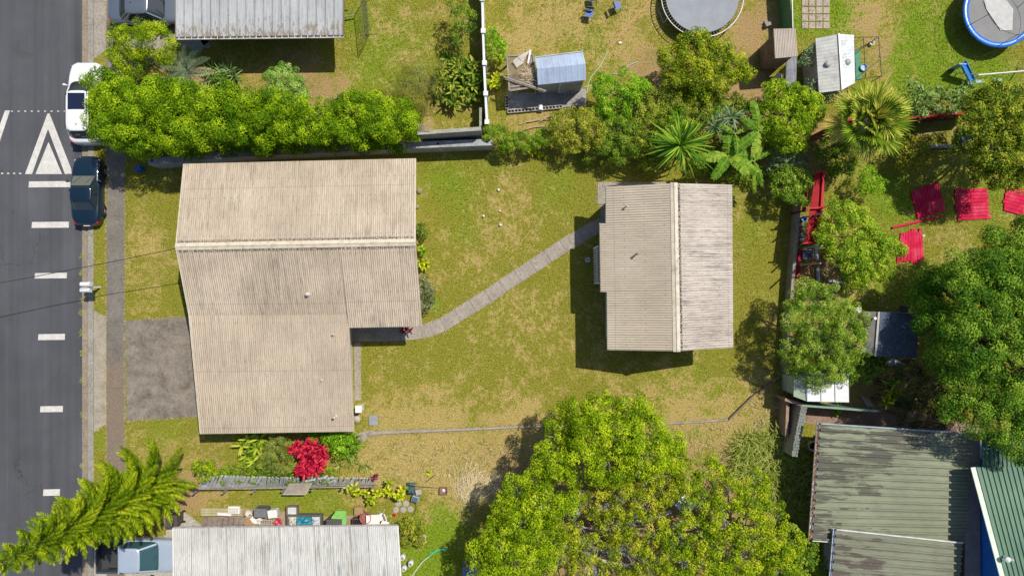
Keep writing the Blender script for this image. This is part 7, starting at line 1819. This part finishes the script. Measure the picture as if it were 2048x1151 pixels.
def crumple(m, c, sx, sy, h, n=7):
    g = [[Vector(c) + Vector(((i / (n - 1) - .5) * sx, (j / (n - 1) - .5) * sy, rg.uniform(.2, 1) * h * (1 if 0 < i < n - 1 and 0 < j < n - 1 else .1))) for i in range(n)] for j in range(n)]
    vs = [v for r in g for v in r]; m.add(vs, [(j * n + i, j * n + i + 1, (j + 1) * n + i + 1, (j + 1) * n + i) for j in range(n - 1) for i in range(n - 1)])
crumple(m, p + Vector((-.05, 0, -.12)), .9, .6, .3); tag(m.build("tarp", paint("teal_tarp", (.03, .22, .30), .5, .3)), "crumpled teal blue tarp heaped in the dark tray", "tarp")
for q, lb in ((.65, "crumpled white plastic bag at the tray's right end"), (-.68, "crumpled cream plastic bag at the tray's left end")):
    m = MB(); crumple(m, p + Vector((q, .02, -.1)), .45, .55, .25, 6); tag(m.build("plastic_bag", paint("bag_%.1f" % q, (.62, .62, .66) if q > 0 else (.55, .53, .45), .4)), lb, "bag")
gb_ = thing("green_cabinet", "bright green board cabinet with a black bin before it", "cabinet", T(680, 1035, 0))
m = MB(); m.slab([T(672, 1021, .8), T(692, 1021, .8), T(693, 1055, .8), T(664, 1034, .8)], .03); m.slab([T(664, 1032, .78), T(672, 1021, .78), T(693, 1055, .78), T(656, 1052, .78)], .03); m.build("top", paint("lime_paint", (.22, .52, .12), .5), gb_)
m = MB(); q = T(678, 1040, .4); m.box((q.x, q.y, .38), (.6, .6, .74)); m.build("cabinet_body", paint("lime_paint", ()), gb_)
boxy(668, 1046, .95, (.82, .42, .9), -.03, paint("black_bin", (.06, .06, .06), .5), "black_bin", "black lidded bin in front of the bright green cabinet", "bin", .03, (1.04, 1.04, "lid", paint("black_bin_lid", (.09, .09, .09), .5)))
boxy(717, 1022, .25, (.5, .45, .2), 0, paint("cardboard", ()), "wood_box", "small brown wooden box above the red bucket seat", "box")
boxy(715, 1044, .5, (.6, .4, .45), 0, paint("maroon_crate", (.14, .06, .06), .6), "crate", "dark maroon crate next to the white table", "crate", .01, (.85, .8, "base_tray", paint("dark_hole", ())))
cr = thing("bucket_chair", "dusty pink plastic tub chair behind the white table", "chair", T(733, 1032, 0))
m = MB(); p = T(733, 1032, .45); m.lathe([(.24, -.04), (.27, 0), (.3, .28), (.33, .3), (.29, .3), (.25, .04), (.01, .02)], p, 20); m.build("seat_shell", paint("dusty_pink", (.36, .13, .11), .5), cr)
for k in range(4): q = p + Vector((math.cos(k * 1.57 + .8) * .22, math.sin(k * 1.57 + .8) * .22, 0)); m = MB(); m.tube([q - Vector((0, 0, .02)), Vector((q.x, q.y, 0))], .02, 5); m.build("leg", paint("dusty_pink", ()), cr)
wt3 = thing("white_table", "square white table beside stacked white chairs at the eave", "table", T(744, 1040, 0))
m = MB(); m.slab([T(732, 1030, .72), T(758, 1028, .72), T(760, 1058, .72), T(733, 1060, .72)], .04); m.build("table_top", WHITE, wt3)
for x, y in ((734, 1032), (757, 1031), (758, 1055), (735, 1056)): q = T(x, y, .7); m = MB(); m.box((q.x, q.y, .34), (.04, .04, .68)); m.build("leg", WHITE, wt3)
for i, (x, y, r_, lb) in enumerate(((765, 1028, .4, "white plastic garden chair leaning out right of the white table"), (772, 1042, -.5, "second white plastic chair tipped lower beside the white table"))):
    t = thing("garden_chair", lb, "chair", T(x, y, 0), r_)
    def lp(m, n): o = m.build(n, WHITE, org=(0, 0, 0)); o.parent = t
    m = MB(); m.box((0, 0, .42), (.42, .4, .03)); lp(m, "seat")
    m = MB()
    for k in range(5): m.bar((.2, -.16 + k * .08, .44), (.36, -.16 + k * .08, .85), .045, .02)
    m.bar((.36, -.2, .86), (.36, .2, .86), .04, .04); lp(m, "backrest")
    for sx in (-1, 1):
        for sy in (-1, 1): m = MB(); m.tube([(sx * .18, sy * .18, .42), (sx * .22, sy * .2, 0)], .02, 5); lp(m, "leg")
for i, (x, y) in enumerate(((797, 1006), (812, 1006), (792, 1018), (807, 1018), (821, 1017))):
    m = MB(); m.lathe([(.18, 0), (.18, .04), (.02, .045)], T(x, y, .0), 14); tag(m.build("stepping_stone", concrete("pale_step", (.4, .36, .3), (.3, .28, .24))), "round grey stepping stone in the cluster right of the ti plants", "stone", "round stepping stones by the ti plants")
boxy(830, 998, .35, (.42, .34, .32), -.3, paint("blue_grey_tub", (.28, .34, .4), .5), "tub", "blue grey plastic tub at the ti plants' right", "tub", .03, (.8, .75, "water", paint("tub_dark", (.1, .13, .16), .1)))
boxy(837, 984, .3, (.34, .3, .28), .2, concrete("pale_step", (), ()), "paving_block", "pale square block above the blue grey tub", "block", .02)
m = MB(); crumple(m, T(822, 976, .1), .5, .7, .35); tag(m.build("dark_tarp", paint("dark_teal_cloth", (.05, .10, .11), .8)), "crumpled dark teal tarp beside the rightmost ti plant", "tarp")
hose([(826, 1000), (832, 1012), (828, 1026), (818, 1036), (812, 1040)], .02, (.04, .07, .04), "thin dark hose hanging from the blue grey tub")
m = MB(); m.lathe([(.04, 0), (.09, .15), (.02, .17)], T(790, 1027, 0), 10); tag(m.build("red_pot", paint("red_gutter", ())), "tiny red pot near the stepping stones", "pot")
for i, (x, y, lb) in enumerate(((807, 1109, "white gas cylinder closest to the white roof"), (823, 1121, "white gas cylinder furthest right of the three"), (810, 1131, "white gas cylinder lowest of the three"))):
    t = thing("gas_cylinder", lb, "gas cylinder", T(x, y, 0)); p = t.location; m = MB(); m.lathe([(.12, 0), (.15, .05), (.155, .35), (.13, .43), (.04, .47)], p, 20); m.build("tank", paint("cylinder_white", (.66, .68, .72), .4), t, smooth=True)
    m = MB(); m.lathe([(.09, .44), (.1, .56), (.09, .56), (.08, .45)], p, 16, cap=False); m.build("collar", WHITE, t); m = MB(); m.box(p + Vector((0, 0, .5)), (.05, .09, .08), i); m.build("valve", paint("steel", (.5, .5, .5), .3, .1, metal=.9), t)
boxy(842, 1078, .1, (.6, .34, .1), .9, WHITE, "planter_edge", "white edged planter box by the flower bed", "planter", .01, (.85, .75, "soil", paint("worn_earth", ())))
m = MB(); c = T(941, 1146, .9); m.box(c, (.9, .5, .05)); 
for k in range(6): m.bar(c + Vector((-.4 + k * .16, .24, 0)), c + Vector((-.4 + k * .16, .65, .0)), .03)
bl = m.build("blue_bench", paint("blue_grey_metal", (.14, .2, .4), .5)); tag(bl, "blue topped metal frame peeping out at the bottom edge", "frame")
m = MB()
for sx in (-1, 1):
    for sy in (-1, 1): m.box(Vector((c.x + sx * .4, c.y + sy * .2, .44)), (.04, .04, .87))
m.build("leg", paint("blue_grey_metal", ()), bl, org=bl.location)
# wheelie bin by the pine
wb_ = thing("wheelie_bin", "dark brown wheelie bin at the foot of the tall pine", "bin", T(342, 1044, 0))
m = MB(); p = T(341, 1043, 1.05); x, y = p.x + .02, p.y
vs = [(x - .24, y - .26, .08), (x + .24, y - .26, .08), (x + .24, y + .26, .08), (x - .24, y + .26, .08), (x - .3, y - .33, .98), (x + .3, y - .33, .98), (x + .3, y + .33, .98), (x - .3, y + .33, .98)]
BN = paint("brown_bin", (.065, .05, .05), .45)
m.add(vs, [(3, 2, 1, 0), (4, 5, 6, 7), (0, 1, 5, 4), (1, 2, 6, 5), (2, 3, 7, 6), (3, 0, 4, 7)]); m.build("bin_body", BN, wb_)
m = MB(); m.box((x, y, 1.01), (.66, .72, .05)); m.box((x + .02, y, 1.05), (.5, .55, .03)); m.build("lid", paint("brown_bin_lid", (.09, .07, .07), .4), wb_, bevel=.015)
m = MB(); m.bar((x + .38, y - .25, .98), (x + .38, y + .25, .98), .04); m.build("handle", BN, wb_)
for s in (-1, 1): m = MB(); m.lathe([(.1, -.03), (.1, .03)], (x + .26, y + s * .3, .1), 16, M=Matrix.Rotation(math.pi / 2, 3, 'X')); m.build("wheel", TYRE, wb_)
# ------------------------------------------------------------------ scrap under the trees
def scrap(px, py, z, sx, sy, h, rz_, mat, name, label, cat):
    p = T(px, py, z); m = MB(); m.box((p.x, p.y, z), (sx, sy, h), rz_); m.box((p.x, p.y, z + h / 2 + .01), (sx * .9, .03, .03), rz_); m.box((p.x, p.y, z / 2), (.05, .05, z), rz_)
    return tag(m.build(name, mat), label, cat)
scrap(1156, 990, 1.3, .9, .55, .03, .1, paint("pale_cover", ()), "metal_sheet", "pale metal sheet showing through the gap between two lime trees", "sheet")
scrap(1152, 1022, 1.0, .35, .6, .03, .2, paint("pale_blue_sheet", (.5, .56, .64), .4), "metal_sheet", "pale blue panel standing just below the pale sheet under the trees", "sheet")
scrap(1166, 1078, 1.0, .3, .4, .04, .6, WHITE, "white_metal_sheet", "small white panel glimpsed under the sparse tree", "panel")
scrap(1318, 942, 1.4, 1.1, .1, .04, 0, WHITE, "white_plank", "upper white plank seen in the gap of the tree crowns", "plank")
scrap(1310, 952, 1.3, 1.6, .1, .04, .02, paint("pale_board", ()), "pale_plank", "lower pale plank in the gap of the tree crowns", "plank")
scrap(1325, 975, 1.0, .7, 1.2, .05, 0, paint("dark_plank", (.2, .12, .08)), "brown_pallet", "brown pallet standing in the gap below the pale planks", "pallet")
scrap(1370, 1010, .9, .8, .9, .03, .8, WHITE, "crumpled_sheet", "white crumpled sheet left of the blue hose coil", "sheet")
scrap(1522, 1045, 1.9, 1.1, .5, .05, -.15, paint("maroon_panel", (.20, .08, .075), .6), "maroon_sheet", "maroon slatted panel poking out of the yellow green tree", "panel")
scrap(1228, 1100, .9, .9, .4, .05, .5, paint("grey_panel", (.25, .26, .28), .6), "grey_metal_sheet", "grey panel in the dark scrap under the sparse tree", "panel")
scrap(1345, 1085, .8, 1.0, .3, .05, .6, GREYWOOD, "old_timber", "weathered timber under the sparse tree's right side", "timber")
scrap(1270, 1040, .8, .8, .6, .05, .3, paint("dark_metal", (.08, .085, .09), .5), "dark_metal_sheet", "dark metal panel in the middle of the scrap yard", "panel")
scrap(1215, 1030, .9, .15, 1.1, .05, .1, paint("teal_seat", ()), "green_pipe_rack", "thin teal rack between the sparse tree's twigs", "rack")
scrap(1190, 1060, .7, .8, .7, .05, -.3, paint("rusty", ()), "rusty_panel", "rusty panel low under the sparse tree", "panel")
m = MB(); m.lathe([(.1, 0), (.16, .03), (.17, .07), (.1, .1)], T(1618, 887, .0), 20); 
wpot = thing("white_planter", "round white rimmed planter between the stone wall and green roof", "planter", T(1620, 888, 0)); p = T(1620, 888, 0)
m = MB(); m.lathe([(.18, 0), (.25, .4), (.29, .42), (.29, .46), (.23, .46), (.2, .36)], p, 24, cap=False); m.build("pot", paint("pale_plastic", ()), wpot); m = MB(); m.lathe([(.22, .3), (.01, .38)], p, 16); m.build("soil", paint("dark_hole", ()), wpot)
for i, (x, y) in enumerate(((1612, 985), (1616, 1000), (1611, 940))):
    m = MB(); m.lathe([(0, 0), (.2, .02), (.22, .2), (.1, .3), (0, .31)], T(x, y, 0), 7); tag(m.build("rock", paint("grey_stone", ())), "grey rock in the shaded gap left of the green roof", "rock", "rocks left of the green roof")
# dog-eared things by the navy shed
m = MB(); p = T(1712, 622, .9); crumple(m, p, .62, .42, .2); m.box((p.x, p.y, .45), (.4, .3, .9)); tag(m.build("wrapped_bundle", WHITE), "white wrapped bundle at the grey slope's corner of the navy shed", "bundle")
m = MB(); c = T(1808, 618, .5)
for s in (-1, 1): m.tube([c + Vector((s * .25, -.2, -.48)), c + Vector((s * .25, .2, .35))], .02, 5)
m.box(c, (.5, .4, .03)); m.box(c + Vector((0, .2, .25)), (.5, .03, .25)); tag(m.build("garden_bench", paint("dark_metal", ())), "dark metal seat behind the navy shed's top edge", "seat")
m = MB(); m.tube([T(1762, 620, .05), T(1764, 600, .8), T(1763, 585, 1.6)], .015, 5); m.tube([T(1756, 620, .05), T(1760, 600, .8)], .012, 5); tag(m.build("garden_stake", paint("pale_pvc", ())), "pale thin stakes standing above the navy shed", "stake")
m = MB()
for k in range(4): m.bar(T(1722 + k * 4, 790 + k * 2, .2), T(1736 + k * 4, 812, .9), .04, .02)
tag(m.build("leaning_slats", paint("pale_pvc", ())), "pale slats leaning in the shade right of the white shed", "slats")
m = MB(); m.tube([T(1768, 728, .6), T(1785, 724, .7), T(1808, 727, .6)], [.05, .22, .05], 8); tag(m.build("surfboard", paint("pale_blue_sheet", ())), "pale board lying in the gap below the navy shed", "board")

rg = random.Random(91)
for i in range(16):
    x, y = rg.uniform(1130, 1420), rg.uniform(985, 1140); m = MB(); p = T(x, y, rg.uniform(.15, .9)); a = rg.uniform(0, 3.1)
    m.box(p, (rg.uniform(.8, 1.8), rg.uniform(.1, .25), .05), a); m.box(p - Vector((0, 0, p.z / 2)), (.08, .06, p.z), a)
    tag(m.build("scrap_timber", [GREYWOOD, paint("pale_board", ()), paint("dark_metal", ()), paint("grey_panel", ())][i % 4]), "weathered scrap length lying in the heap under the thin tree", "timber", "scrap timbers under the trees")
